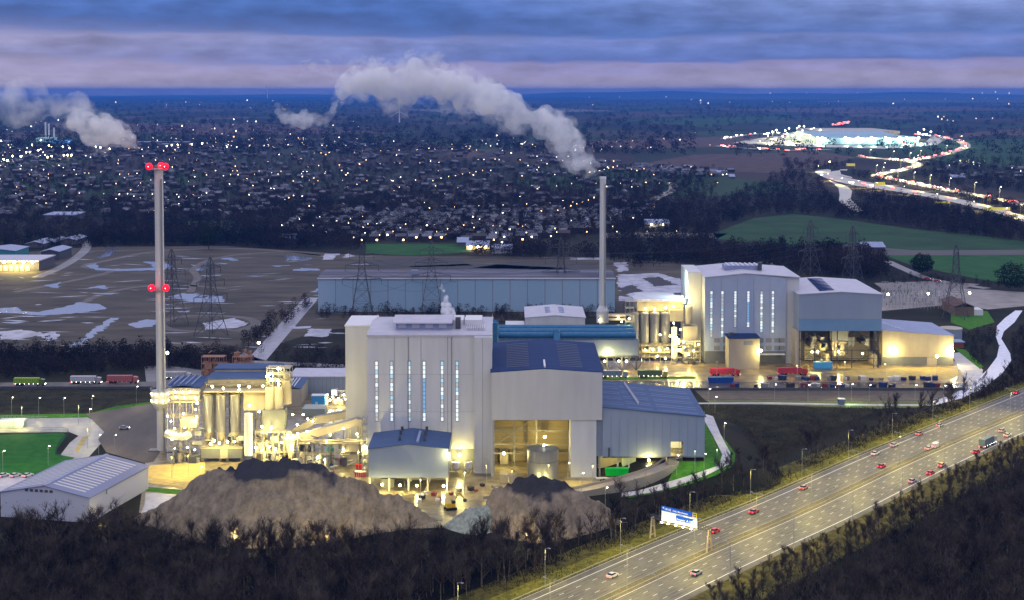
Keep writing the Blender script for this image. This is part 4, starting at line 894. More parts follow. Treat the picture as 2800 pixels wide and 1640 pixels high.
# first plant ------------------------------------------------------------
YA = YB(1262)
base = bld('loading_building', 'grey windowless block carrying the three silos behind the ash mound', 'power plant building', XP(604, YA), YA)
zt = ZP(1225, YA); MB().box(XP(549, YA), XP(662, YA), YA, YA + 12, 1.6, zt).build('wall', GREYC, base)
MB().box(XP(549, YA) - .2, XP(662, YA) + .2, YA - .2, YA + 12.2, zt, zt + .4).build('deck', YL, base)
for px in (552, 600, 620, 658): MB().box(XP(px, YA) - .5, XP(px, YA) + .5, YA + 1, YA + 2, 0, 1.6).build('leg', YL, base)
rl = MB(); rail(rl, [(XP(549, YA), YA + 12), (XP(549, YA), YA), (XP(662, YA), YA), (XP(662, YA), YA + 12)], zt + .4, 1.1, .06); rl.build('railing', YL, base)
MB().box(XP(602, YA), XP(622, YA), YA - .15, YA - .02, 1.6, zt - .4).build('door', CREAM, base)
silo_block('silo', ['grey cylindrical silo at the left of the row of three beside the chimney', 'grey cylindrical silo in the middle of the row of three beside the chimney', 'grey cylindrical silo at the right of the row of three nearest the slim tower'],
           YA + 6, zt + .4, (570, 605, 643), 1079, 1178, 1222, 2.0)
filt = bld('filter_house', 'cream filter house with blue roof strips floodlit above the silos', 'power plant building', XP(650, YA + 14), YA + 12.5)
Yf2 = YA + 13; a, b = XP(570, Yf2, 25), XP(742, Yf2, 25)
MB().box(a, b, Yf2, Yf2 + 12, ZP(1062, Yf2), ZP(1035, Yf2)).build('wall', CREAM, filt)
MB().box(a - .8, b + .6, Yf2 - 1, Yf2 + 13, ZP(1035, Yf2), ZP(1035, Yf2) + .6).build('roof', ROOFM, filt)
MB().box(XP(590, Yf2 + 14, 28), b + 1.5, Yf2 + 13.2, Yf2 + 24, ZP(1035, Yf2) - 3, ZP(1009, Yf2 + 14)).build('upper_wall', CREAM, filt)
MB().box(XP(586, Yf2 + 14, 28), b + 1.5, Yf2 + 13, Yf2 + 25, ZP(1009, Yf2 + 14), ZP(1009, Yf2 + 14) + .7).build('upper_roof', ROOFM, filt)
for i in range(7):
    x = a + (b - a) * i / 6
    for y in (Yf2 + .2, Yf2 + 11.6): MB().box(x - .3, x + .3, y - .3, y + .3, 0, ZP(1062, Yf2)).build('leg', YL, filt)
lv = MB()
for k in (8, 17, 26): X_ = a + k * .93; lv.box(X_, X_ + 1.8, Yf2 - .1, Yf2 - .01, ZP(1049, Yf2), ZP(1041, Yf2))
lv.build('louvre', SEAM, filt)
MB().box(XP(668, YA + 8, 20), XP(728, YA + 8, 20), YA + 6, YA + 12.4, ZP(1118, YA + 8), ZP(1066, YA + 8)).build('filter_box', CREAM, filt)
tower_frame(filt, XP(548, YA, 20), XP(738, YA, 20), YA + 9.5, YA + 12.2, zt + .5, ZP(1063, YA), 8, 5, 3)
MB().box(XP(552, YA, 28), XP(735, YA, 28), YA + 2, YA + 12, ZP(1074, YA), ZP(1072, YA)).build('walkway', YL, filt)
MB().cyl(XP(680, YA), YA - .5, 3, ZP(1128, YA), 1.7, n=20).build('absorber', CLADP, filt, True)
lamps(filt, [(582, 1056, -1), (612, 1060, -1), (655, 1053, -2, 2400), (682, 1056, -2, 2400), (720, 1054, -1), (683, 1108, -3, 1800), (655, 1064, -1), (709, 1124, -3), (540, 1101, -3), (538, 1090, -3), (538, 1138, -3), (586, 1204, -3, 2600), (622, 1207, -3, 2600), (600, 1210, -3, 1500), (640, 1206, -3, 1600), (575, 1212, -3, 900)], YA, 1500, .45)
clutter(filt, XP(552, YA), XP(745, YA), YA + 2, YA + 11, zt + .6, zt + 3, 22, 5)
tw = bld('scrubber_tower', 'cluster of tall cream towers with lamps on top beside the silos', 'process tower', XP(755, YA + 4), YA + 4)
for px, yt_, yb_, r_, dy in ((738, 1058, 1120, 1.9, 0), (762, 1056, 1120, 1.9, .5), (783, 1024, 1110, 2.2, 6)):
    MB().cyl(XP(px, YA + 4 + dy, 20), YA + 4 + dy, ZP(yb_, YA + 4), ZP(yt_, YA + 4), r_, n=24).build('column', CREAM, tw, True)
MB().box(XP(716, YA, 12), XP(777, YA, 12), YA + 1.5, YA + 9, ZP(1180, YA), ZP(1122, YA)).build('housing', GREYC, tw)
for px in (720, 773): MB().box(XP(px, YA) - .3, XP(px, YA) + .3, YA + 2, YA + 2.6, 0, ZP(1180, YA)).build('leg', YL, tw)
tower_frame(tw, XP(727, YA, 28), XP(790, YA, 28), YA + 3, YA + 10, ZP(1062, YA), ZP(1010, YA), 4, 3, 8)
tower_frame(tw, XP(700, YA, 5), XP(795, YA, 5), YA - 1, YA + 1.2, 0, ZP(1180, YA), 6, 3, 9)
lamps(tw, [(762, 1006, 3, 1800), (740, 1020, 2), (742, 1036, 2), (762, 1040, 2, 900), (731, 1028, 2, 900), (742, 1168, -1, 3000), (717, 1165, -1, 1500), (735, 1220, -2, 2400), (752, 1226, -2, 2000), (716, 1230, -2, 1500), (700, 1222, -2, 1500), (763, 1050, -1, 900)], YA, 1300, .5)
clutter(tw, XP(690, YA), XP(800, YA), YA - 2, YA + 8, 0, 12, 26, 6)
# hopper and conveyors
cv = bld('conveyor', 'long covered cream conveyor rising from the process towers to the boiler house', 'conveyor', XP(850, YA), YA)
def gal(parent, p0, p1, y0, y1, w=2.6, h=2.9):
    X0, X1 = XP(p0[0], y0, 8), XP(p1[0], y1, 14); z0, z1 = ZP(p0[1], y0), ZP(p1[1], y1); g = MB()
    g.add([(X0, y0 - w / 2, z0 - h), (X1, y1 - w / 2, z1 - h), (X1, y1 + w / 2, z1 - h), (X0, y0 + w / 2, z0 - h), (X0, y0 - w / 2, z0), (X1, y1 - w / 2, z1), (X1, y1 + w / 2, z1), (X0, y0 + w / 2, z0)],
          [(3, 2, 1, 0), (4, 5, 6, 7), (0, 1, 5, 4), (1, 2, 6, 5), (2, 3, 7, 6), (3, 0, 4, 7)]); g.build('gallery', CREAM, parent)
    t = MB(); t.add([(X0, y0 - w / 2 - .2, z0 + .02), (X1, y1 - w / 2 - .2, z1 + .02), (X1, y1 + w / 2 + .2, z1 + .02), (X0, y0 + w / 2 + .2, z0 + .02), (X0, y0 - w / 2 - .2, z0 + .3), (X1, y1 - w / 2 - .2, z1 + .3), (X1, y1 + w / 2 + .2, z1 + .3), (X0, y0 + w / 2 + .2, z0 + .3)],
          [(3, 2, 1, 0), (4, 5, 6, 7), (0, 1, 5, 4), (1, 2, 6, 5), (2, 3, 7, 6), (3, 0, 4, 7)]); t.build('gallery_roof', SEAM, parent)
    for k in (.25, .6, .9):
        x = X0 + (X1 - X0) * k; y = y0 + (y1 - y0) * k; z = z0 + (z1 - z0) * k - h; MB().box(x - .25, x + .25, y - .25, y + .25, 0, z).build('trestle', YL, parent)
gal(cv, (790, 1194), (975, 1142), YA + 1, YA + 3); gal(cv, (975, 1142), (992, 1145), YA + 3, YA + 3.2)
cv2 = bld('conveyor', 'upper covered conveyor running behind the lower one into the wing wall', 'conveyor', XP(850, YA + 14), YA + 14)
gal(cv2, (800, 1172), (860, 1138), YA + 14, YA + 15); gal(cv2, (860, 1138), (948, 1122), YA + 15, YA + 16)
lamps(cv, [(829, 1132, -1, 1200), (842, 1144, 6, 1600), (855, 1150, 4, 1400), (813, 1160, -1, 1600), (801, 1132, -1), (786, 1188, -3, 2400), (800, 1190, -3, 2400), (814, 1184, -3, 2000), (840, 1178, -3), (903, 1187, -3, 900), (939, 1170, -3, 1400), (976, 1185, -3, 800), (800, 1215, -3, 2000), (799, 1228, -3, 1400), (892, 1204, -3, 1300), (868, 1250, -6, 1600), (888, 1256, -6, 1000), (770, 1208, -3, 1600), (940, 1228, -5, 1200)], YA, 1100, .42)
fn = bld('ash_hopper', 'wide round cream hopper under the foot of the conveyor', 'hopper', XP(796, YA), YA - 1)
MB().cyl(XP(796, YA), YA - 1, ZP(1198, YA), ZP(1190, YA), 2.2, 4.0, 24).build('bowl', YL, fn, True)
MB().cyl(XP(796, YA), YA - 1, 2, ZP(1198, YA), .9, 2.2, 20).build('spout', YL, fn, True); MB().cyl(XP(796, YA), YA - 1, 0, 2, .9, n=12).build('stand', STEEL, fn)
pr = bld('pipe_rack', 'crowded pipe rack and boxes between the conveyors and the boiler house', 'pipe rack', XP(880, YA), YA - 4)
tower_frame(pr, XP(820, YA), XP(1000, YA), YA - 6, YA - 1, 0, 9, 9, 2, 12)
clutter(pr, XP(810, YA), XP(1000, YA), YA - 7, YA, 0, 9, 46, 13)
MB().box(XP(940, YA), XP(985, YA), YA - 5, YA - 1.5, 0, 4.5).build('cabin', CREAM, pr); MB().box(XP(940, YA), XP(985, YA), YA - 5, YA - 1.5, 5.5, 9.5).build('cabin', CREAM, pr)
MB().tube((XP(820, YA), YA - 4, 8.5), (XP(1000, YA), YA - 4, 8.5), .5, 10).tube((XP(820, YA), YA - 3, 9.6), (XP(1000, YA), YA - 3, 9.6), .4, 10).build('pipe', YL, pr, True)
vb = bld('lime_slaker', 'small turquoise round vessel standing in the yellow lit yard', 'vessel', XP(902, YB(1250)), YB(1250))
X_, Y_ = XP(902, YB(1250)), YB(1250); MB().cyl(X_, Y_, 0, 4.2, 1.6, n=20).cyl(X_, Y_, 4.2, 5, 1.6, .6, n=20).build('shell', M('turquoise_paint', (.10, .38, .38), rough=.5), vb, True); MB().cyl(X_, Y_, 5, 8.5, .9, n=16).build('neck', M('turquoise_neck', (.12, .30, .30), rough=.5), vb, True)
st = bld('stair_tower', 'open lattice stair tower against the wing of the boiler house', 'stair tower', XP(1000, YF - 4), YF - 5)
tower_frame(st, XP(992, YF - 5), XP(1005, YF - 5), YF - 8, YF - 4, 0, 23, 1, 8, 15, .12, STEEL)
lamp_part(st, XP(998, YF - 8), YF - 8.5, ZP(1221, YF - 8), 3200, .8)
# platforms and ducts between the chimney and the filter house
dp = bld('duct_bridge', 'double deck lit duct bridge joining the chimney platform to the silos', 'duct bridge', XP(500, YA), YA + 4)
for yy0, yy1, m_ in ((1068, 1076, CREAM), (1082, 1090, CREAM)):
    MB().box(XP(462, YA + 4, 22), XP(545, YA + 4, 22), YA + 4, YA + 8, ZP(yy1, YA + 4), ZP(yy0, YA + 4)).build('duct', m_, dp)
rl = MB()
for yy in (1068, 1082, 1095): rail(rl, [(XP(458, YA + 4, 22), YA + 3.5), (XP(548, YA + 4, 22), YA + 3.5)], ZP(yy, YA + 4), 1.1, .07)
rl.build('railing', YL, dp)
tower_frame(dp, XP(458, YA + 2, 10), XP(545, YA + 2, 10), YA + 2, YA + 8, 0, ZP(1096, YA + 4), 5, 4, 21)
clutter(dp, XP(460, YA), XP(545, YA), YA - 2, YA + 6, 0, 14, 30, 22)
MB().box(XP(496, YA - 2), XP(540, YA - 2), YA - 3, YA + 1, ZP(1166, YA - 2), ZP(1143, YA - 2)).build('control_cabin', CREAM, dp)
dc = MB(); pr_ = [(452, 1183, 6), (480, 1192, 5), (505, 1192, 4), (520, 1184, 4)]
for a_, b_ in zip(pr_[:-1], pr_[1:]): dc.tube((XP(a_[0], YA - 3), YA - 3, ZP(a_[1], YA - 3)), (XP(b_[0], YA - 3), YA - 3, ZP(b_[1], YA - 3)), 1.5, 12)
dc.build('flue_duct', CLADP, dp, True)
lamps(dp, [(480, 1070, 2), (500, 1070, 2), (520, 1070, 2), (482, 1084, 2), (505, 1084, 2), (535, 1086, 2), (458, 1136, -3, 2200), (478, 1170, -3, 1500), (502, 1130, -3, 1600), (532, 1150, -5, 2000), (536, 1118, -3), (505, 1168, -6), (470, 1200, -4), (512, 1222, -5, 900), (532, 1228, -5, 900), (468, 1150, 0, 1600)], YA, 700, .34)
nb = bld('blue_roof_building', 'low building with ribbed blue roof behind the chimney platform', 'building', XP(498, YB(1080)), YB(1080))
Yn = YB(1082); MB().box(XP(458, Yn), XP(545, Yn), Yn, Yn + 26, 0, ZP(1058, Yn)).build('wall', CREAM, nb)
MB().chevron(XP(456, Yn), XP(547, Yn), XP(500, Yn), ZP(1058, Yn) + .2, ZP(1058, Yn) + .2, ZP(1058, Yn) + 1.2, Yn - .4, Yn + 26.4, .19).build('roof', ROOFM, nb)
sl = MB()
for k in range(5): sl.box(XP(466 + k * 16, Yn + 8, 6), XP(469 + k * 16, Yn + 8, 6), Yn + 2, Yn + 24, ZP(1058, Yn) + .3, ZP(1058, Yn) + 1.5)
sl.build('roof_rib', ROOFL, nb)
Yn = YB(1108); nb2 = bld('blue_roof_building', 'small gabled building with striped blue roof behind the scrubber towers', 'building', XP(805, Yn), Yn)
MB().box(XP(780, Yn), XP(822, Yn), Yn, Yn + 24, 0, ZP(1062, Yn)).build('wall', CREAM, nb2); MB().chevron(XP(779, Yn), XP(823, Yn), XP(801, Yn), ZP(1062, Yn) + .25, ZP(1062, Yn) + .25, ZP(1062, Yn) + .9, Yn - .3, Yn + 24.5, .22).build('roof', ROOFM, nb2)
sl = MB()
for k in range(3): sl.box(XP(789 + k * 9, Yn + 6, 6), XP(791 + k * 9, Yn + 6, 6), Yn + 2, Yn + 22, ZP(1062, Yn) + .3, ZP(1062, Yn) + 1.2)
sl.build('roof_rib', TRIMW, nb2)
Yn = YB(1075); lg = bld('long_shed', 'long low grey shed with lavender roof between the towers and the boiler house', 'shed', XP(870, Yn), Yn)
MB().box(XP(825, Yn), XP(1005, Yn), Yn, Yn + 22, 0, ZP(1030, Yn)).build('wall', CLADB, lg); MB().box(XP(790, Yn), XP(1005, Yn), Yn - .4, Yn + 22, ZP(1030, Yn), ZP(1030, Yn) + .5).build('roof', ROOFW, lg)
seams(lg, XP(825, Yn), XP(1005, Yn), Yn, 0, ZP(1030, Yn) - .1, 16, w=.3)
Yn = YB(1112); bc = bld('site_cabin', 'bright blue site cabin beside the floodlit tank yard', 'site cabin', XP(869, Yn), Yn)
MB().box(XP(852, Yn), XP(888, Yn), Yn, Yn + 4, .3, ZP(1073, Yn) * .55 + 1.6).build('body', M('bright_blue_paint', (.05, .30, .62), rough=.5), bc); MB().box(XP(852, Yn) - .2, XP(888, Yn) + .2, Yn - .2, Yn + 4.2, ZP(1073, Yn) * .55 + 1.6, ZP(1073, Yn) * .55 + 1.9).build('roof', TRIMW, bc)
MB().box(XP(862, Yn), XP(868, Yn), Yn - .1, Yn - .02, .4, 2.6).build('door', TRIMW, bc)
cr = bld('chiller_unit', 'floodlit white cooling units in a row beside the wing wall', 'plant unit', XP(915, YB(1105)), YB(1105))
Yn = YB(1106); clutter(cr, XP(890, Yn), XP(945, Yn), Yn, Yn + 8, 0, 6, 16, 33, [TRIMW, CREAM])
lamps(cr, [(895, 1078, 0), (910, 1084, 0), (925, 1088, 0), (940, 1078, 0), (902, 1092, -1), (932, 1094, -1), (945, 1090, -1)], Yn - 2, 900, .42, mat=LAMP_H)
tkb = bld('storage_bund', 'low green grey settling tank beside the blue site cabin', 'tank', XP(858, YB(1132)), YB(1132))
MB().box(XP(826, YB(1134)), XP(888, YB(1134)), YB(1134), YB(1134) + 10, 0, 3).build('wall', M('bund_grey', (.33, .36, .30), rough=.6), tkb)
# rust brown coolers behind
for i, (pa, pb) in enumerate(((551, 612), (636, 688))):
    Yn = YB(1050); X0_, X1_ = XP(pa, Yn, 12), XP(pb, Yn, 12)
    rc = bld('cooling_rig', ('rust brown steel cooling rig nearer the chimney, behind the filter house', 'rust brown steel cooling rig behind the scrubber towers')[i], 'cooling rig', (X0_ + X1_) / 2, Yn)
    RUST = M('rust_brown_steel', (.26, .13, .075), (.36, .19, .12), scale=.5, rough=.7)
    tower_frame(rc, X0_, X1_, Yn, Yn + 6, 0, ZP(975, Yn), 5, 4, 40 + i, .2, RUST)
    clutter(rc, X0_ + 1, X1_ - 1, Yn, Yn + 5, 5, ZP(965, Yn), 16, 44 + i, [RUST])
# second plant ------------------------------------------------------------
YC2 = YB(992)
silo_block('silo', [f'grey silo {w} the row of four beside the second boiler house' for w in ('at the left end of', 'second from the left in', 'third from the left in', 'at the right end of')],
           YC2 + 6, 9, (1736, 1762, 1790, 1819), 856, 932, 960, 2.6)
f2 = bld('filter_house', 'floodlit cream filter house above the four silos of the second plant', 'power plant building', XP(1800, YC2 + 14), YC2 + 13)
Yg = YC2 + 13; a, b = XP(1742, Yg, 25), XP(1868, Yg, 25)
MB().box(a, b, Yg, Yg + 14, ZP(848, Yg), ZP(822, Yg)).build('wall', CREAM, f2); MB().box(a - 2, b + 1, Yg - 1.5, Yg + 15, ZP(822, Yg), ZP(822, Yg) + .7).build('roof', ROOFW, f2)
MB().box(a + 1, b - 4, Yg + 15.2, Yg + 26, ZP(822, Yg), ZP(812, Yg + 14)).build('upper_wall', CREAM, f2); MB().box(a, b - 3, Yg + 15, Yg + 27, ZP(812, Yg + 14), ZP(812, Yg + 14) + .6).build('upper_roof', ROOFW, f2)
for i in range(6):
    x = a + (b - a) * i / 5; MB().box(x - .3, x + .3, Yg, Yg + .6, 0, ZP(848, Yg)).build('leg', YL, f2)
MB().box(XP(1834, YC2, 20), XP(1872, YC2, 20), YC2 + 6, YC2 + 12, ZP(882, YC2), ZP(850, YC2)).build('filter_box', CREAM, f2)
MB().cyl(XP(1843, YC2), YC2, 3, ZP(893, YC2), 1.6, n=18).build('absorber', CLADP, f2, True)
MB().cyl(XP(1883, YC2 + 5, 20), YC2 + 5, ZP(888, YC2), ZP(838, YC2), 2.1, n=22).build('column', CREAM, f2, True)
MB().box(XP(1868, YC2, 15), XP(1908, YC2, 15), YC2 + 1, YC2 + 8, ZP(928, YC2), ZP(892, YC2)).build('housing', CREAM, f2)
MB().box(XP(1748, YC2), XP(1834, YC2), YC2 + 2, YC2 + 11, ZP(966, YC2), ZP(962, YC2)).build('deck', YL, f2)
tower_frame(f2, XP(1748, YC2), XP(1836, YC2), YC2 + 1.5, YC2 + 11, 0, ZP(945, YC2), 6, 3, 51)
tower_frame(f2, XP(1712, YC2, 20), XP(1735, YC2, 20), YC2 + 2, YC2 + 8, 0, ZP(825, YC2), 2, 9, 52)
tower_frame(f2, XP(1836, YC2, 10), XP(1915, YC2, 10), YC2 - 1, YC2 + 1, 0, ZP(930, YC2), 5, 4, 53)
clutter(f2, XP(1838, YC2), XP(1915, YC2), YC2 - 4, YC2 + 6, 0, 14, 34, 54); clutter(f2, XP(1750, YC2), XP(1834, YC2), YC2, YC2 + 9, ZP(962, YC2), ZP(950, YC2), 16, 55)
MB().box(XP(1665, YC2, 22), XP(1712, YC2, 22), YC2 + 5, YC2 + 8, ZP(868, YC2), ZP(862, YC2)).box(XP(1665, YC2, 22), XP(1712, YC2, 22), YC2 + 5, YC2 + 8, ZP(878, YC2), ZP(873, YC2)).build('duct', CREAM, f2)
lamps(f2, [(1765, 842, 8, 1800), (1790, 843, 8, 1800), (1820, 840, 8, 2200), (1840, 836, 8, 1500), (1865, 812, 10, 2200), (1876, 814, 10, 2200), (1884, 825, 4, 2600), (1870, 826, 4, 2000), (1842, 882, -3, 1400), (1805, 914, -1, 1300), (1832, 917, -3, 1300), (1850, 922, -3, 1400), (1869, 933, -3, 2600), (1871, 948, -4, 2600), (1852, 955, -4, 1400), (1883, 967, -5, 1400), (1897, 958, -6, 2800), (1910, 940, -5, 1300), (1765, 955, -1, 1200), (1785, 954, -1, 1200), (1805, 956, -1, 1200), (1825, 952, -1, 1200), (1797, 972, -2, 1500), (1860, 900, -3), (1820, 978, -3, 900), (1720, 870, 1), (1690, 868, 4, 500), (1700, 878, 4, 500)], YC2, 900, .45)
light('lamp_light', (XP(1868, YC2, 40), YC2 + 20, 42), 5200, (.72, 1, .85), .6, f2)
light('lamp_light', (XP(1866, YC2, 30), YC2 + 9, 28), 3000, (.72, 1, .85), .6, f2)

# ---------------- pylons
def pylon_mesh(parent, h=48, b=7.4, seed=0):
    m = MB(); lv = [0, 9, 17, 24, 30, 35, 39.5, 44, h]; wd = [b, 5.6, 4.2, 3.0, 2.2, 1.8, 1.6, 1.4, .3]
    cs = [(1, 1), (1, -1), (-1, -1), (-1, 1)]
    for i in range(len(lv) - 1):
        for k in range(4):
            c, d = cs[k], cs[(k + 1) % 4]
            m.tube((c[0] * wd[i], c[1] * wd[i], lv[i]), (c[0] * wd[i + 1], c[1] * wd[i + 1], lv[i + 1]), .22)
            m.tube((c[0] * wd[i], c[1] * wd[i], lv[i]), (d[0] * wd[i + 1], d[1] * wd[i + 1], lv[i + 1]), .11)
            m.tube((d[0] * wd[i], d[1] * wd[i], lv[i]), (c[0] * wd[i + 1], c[1] * wd[i + 1], lv[i + 1]), .11)
            m.tube((c[0] * wd[i + 1], c[1] * wd[i + 1], lv[i + 1]), (d[0] * wd[i + 1], d[1] * wd[i + 1], lv[i + 1]), .10)
    m.build('tower', DARKST, parent, world_=False)
    for z, L_ in ((24, 13), (33, 11), (41, 8)):
        for s in (-1, 1):
            a = MB()
            for y in (-1, 1): a.tube((s * 1.5, y * 1.6, z), (s * L_, 0, z + .3), .16).tube((s * 1.5, y * 1.4, z + 2.6), (s * L_, 0, z + .4), .14)
            for k in (.35, .65): a.tube((s * (1.5 + (L_ - 1.5) * k), .9 * (1 - k), z), (s * (1.5 + (L_ - 1.5) * k), .9 * (1 - k), z + 2.6 * (1 - k)), .1)
            arm = a.build('cross_arm', DARKST, parent, world_=False)
            MB().tube((s * L_, 0, z + .3), (s * L_, 0, z - 3.6), .2).build('insulator', DARKST, arm, world_=False)
P0 = thing('pylon', 'x', 'pylon', (0, 0, 0)); pylon_mesh(P0)
for px, yb, rz, lab in ((990, 862, .05, 'lattice pylon at the left end of the long warehouse'), (1180, 852, .05, 'lattice pylon in front of the middle of the long warehouse'), (1534, 838, .1, 'tall lattice pylon in front of the long warehouse near the second chimney'),
                        (471, 885, .9, 'lattice pylon just right of the tall chimney with red beacons'), (577, 917, .9, 'lattice pylon on the flooded ground between the chimney and the service road'), (2612, 868, 1.1, 'lattice pylon above the substation at the right'),
                        (2330, 792, .7, 'lattice pylon in the dark trees behind the second boiler house'), (2215, 770, .6, 'lattice pylon rising just behind the roof of the second boiler house')):
    X_, Y_ = G(px, yb); place(P0, (X_, Y_, 0), rz, lab, 'lattice pylons')
def wire(name, pa, pb, za, sag, group='power lines'):
    m = MB(); n = 14; A_ = np.array(pa); B_ = np.array(pb); pts = []
    for i in range(n + 1): t = i / n; p = A_ + (B_ - A_) * t; pts.append((p[0], p[1], za - sag * 4 * t * (1 - t)))
    for a, b in zip(pts[:-1], pts[1:]): m.tube(a, b, .07, 3)
    return m
pl = [G(990, 862), G(1180, 852), G(1534, 838), G(2215, 770)]
for i in range(3):
    for z, L_ in ((20.7, 13), (29.7, 11), (37.7, 8)):
        for s in (-1, 1):
            d = np.array((0, 1.)) * 0; m = wire('power_line', (pl[i][0] + s * L_, pl[i][1] + s * .7), (pl[i + 1][0] + s * L_, pl[i + 1][1] + s * .7), z, 6)
            tag(m.build('power_line', DARKST), ('thin dark power line hanging between the pylons by the long warehouse'), 'cable', 'power lines between the pylons')

# ---------------- mounds
def mound(name, label, sil, dr, mat, slope=.70, step=.8, seed=0):
    """a heap whose crest follows a line of heights; sil: (pixel column, pixel row) of the crest, at distance dr"""
    from mathutils import noise
    Yc_ = [(XP(px, dr, 8), max(0, ZP(py, dr))) for px, py in sil]; x0, x1 = Yc_[0][0] - 2, Yc_[-1][0] + 2; y0, y1 = dr - 40, dr + 36
    def crest(x):
        for (a, za), (b, zb) in zip(Yc_[:-1], Yc_[1:]):
            if a <= x <= b: return za + (zb - za) * (x - a) / (b - a)
        return 0
    xs = np.arange(x0, x1 + step, step); cr = [crest(x) for x in xs]; soft = np.convolve(np.pad(cr, 6, mode='edge'), np.ones(13) / 13, 'valid'); vs = []
    ys = np.arange(y0, y1 + step, step)
    for y in ys:
        t = abs(y - dr)
        for i, x in enumerate(xs):
            k = min(1, t / 9); c = cr[i] * (1 - k) + soft[i] * k; z = c - slope * (sqrt(t * t + .3) - .55)
            if z > -3:
                n1 = noise.fractal((x * .06 + seed, y * .06, 0), 1.0, 2.0, 3); n2 = noise.fractal((x * .45 + seed, y * .13, 2), .9, 2.1, 4); n3 = noise.noise((x * 1.1, y * 1.1, seed)); f = min(1, max(0, z + 1) / 5)
                z += (n1 * 1.7 * k + n2 * 1.1 + n3 * .5 - 2.4 * k * abs(noise.noise((x * .13 + 5 * seed, y * .10, 4))) + 1.2 * max(0, noise.noise((x * .30, y * .30, seed + 9)))) * f
            vs.append((x, y, max(z, -1.0)))
    m = MB(); n_ = len(xs); m.add(vs, [(j * n_ + i, j * n_ + i + 1, (j + 1) * n_ + i + 1, (j + 1) * n_ + i) for j in range(len(ys) - 1) for i in range(n_ - 1)])
    return tag(m.build(name, mat), label, 'mound')
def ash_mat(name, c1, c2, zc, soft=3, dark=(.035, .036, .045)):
    m = bpy.data.materials.new(name); m.use_nodes = True; nt = m.node_tree; N = nt.nodes; L = nt.links; b = N['Principled BSDF']; b.inputs['Roughness'].default_value = .9; b.inputs['Specular IOR Level'].default_value = .1
    tc = N.new('ShaderNodeTexCoord'); n = N.new('ShaderNodeTexNoise'); n.inputs['Scale'].default_value = .3; n.inputs['Detail'].default_value = 12; n.inputs['Roughness'].default_value = .78; L.new(tc.outputs['Object'], n.inputs[0])
    mp = N.new('ShaderNodeMapping'); mp.inputs['Scale'].default_value = (1, .6, .7); L.new(tc.outputs['Object'], mp.inputs[0]); L.new(mp.outputs[0], n.inputs[0])
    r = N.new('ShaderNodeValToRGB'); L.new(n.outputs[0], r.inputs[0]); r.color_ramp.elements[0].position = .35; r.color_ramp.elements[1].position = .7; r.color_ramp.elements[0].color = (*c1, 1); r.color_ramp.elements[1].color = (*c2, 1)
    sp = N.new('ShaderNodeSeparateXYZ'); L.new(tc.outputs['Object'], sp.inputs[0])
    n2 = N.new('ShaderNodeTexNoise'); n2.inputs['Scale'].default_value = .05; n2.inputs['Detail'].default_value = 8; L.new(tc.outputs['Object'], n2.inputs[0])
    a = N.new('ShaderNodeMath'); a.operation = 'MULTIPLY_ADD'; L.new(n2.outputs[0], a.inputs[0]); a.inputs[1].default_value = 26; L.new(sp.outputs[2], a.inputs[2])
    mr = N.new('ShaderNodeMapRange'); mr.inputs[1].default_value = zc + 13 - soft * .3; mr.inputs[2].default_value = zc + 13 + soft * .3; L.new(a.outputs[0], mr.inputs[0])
    mx = N.new('ShaderNodeMix'); mx.data_type = 'RGBA'; L.new(mr.outputs[0], mx.inputs[0]); L.new(r.outputs[0], mx.inputs[6]); mx.inputs[7].default_value = (*dark, 1); L.new(mx.outputs[2], b.inputs['Base Color'])  # dark crest is shade put into the colour, where floodlights miss the top
    bp = N.new('ShaderNodeBump'); bp.inputs['Strength'].default_value = .8; bp.inputs['Distance'].default_value = .6; L.new(n.outputs[0], bp.inputs['Height']); L.new(bp.outputs[0], b.inputs['Normal']); return m
def P3(px, d): return (px - 1400) / F * (d + 6)
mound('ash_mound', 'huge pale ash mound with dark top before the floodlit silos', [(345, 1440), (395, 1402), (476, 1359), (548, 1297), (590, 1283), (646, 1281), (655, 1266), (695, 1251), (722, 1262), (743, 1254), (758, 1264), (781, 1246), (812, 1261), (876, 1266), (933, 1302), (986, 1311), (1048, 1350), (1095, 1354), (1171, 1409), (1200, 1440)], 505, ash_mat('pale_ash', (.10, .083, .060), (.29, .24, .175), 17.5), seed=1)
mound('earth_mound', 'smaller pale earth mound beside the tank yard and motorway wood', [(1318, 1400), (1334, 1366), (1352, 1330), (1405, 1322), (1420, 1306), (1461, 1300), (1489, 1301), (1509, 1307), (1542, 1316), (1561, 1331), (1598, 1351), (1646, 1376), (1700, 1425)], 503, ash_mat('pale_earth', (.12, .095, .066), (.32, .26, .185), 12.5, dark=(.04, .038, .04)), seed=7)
mound('gravel_heap', 'low grey green gravel heap between the two big mounds', [(1212, 1440), (1240, 1410), (1270, 1394), (1300, 1385), (1330, 1380), (1350, 1400)], 498, M('grey_gravel', (.14, .16, .15), (.26, .30, .28), scale=.8, rough=.9), seed=3)
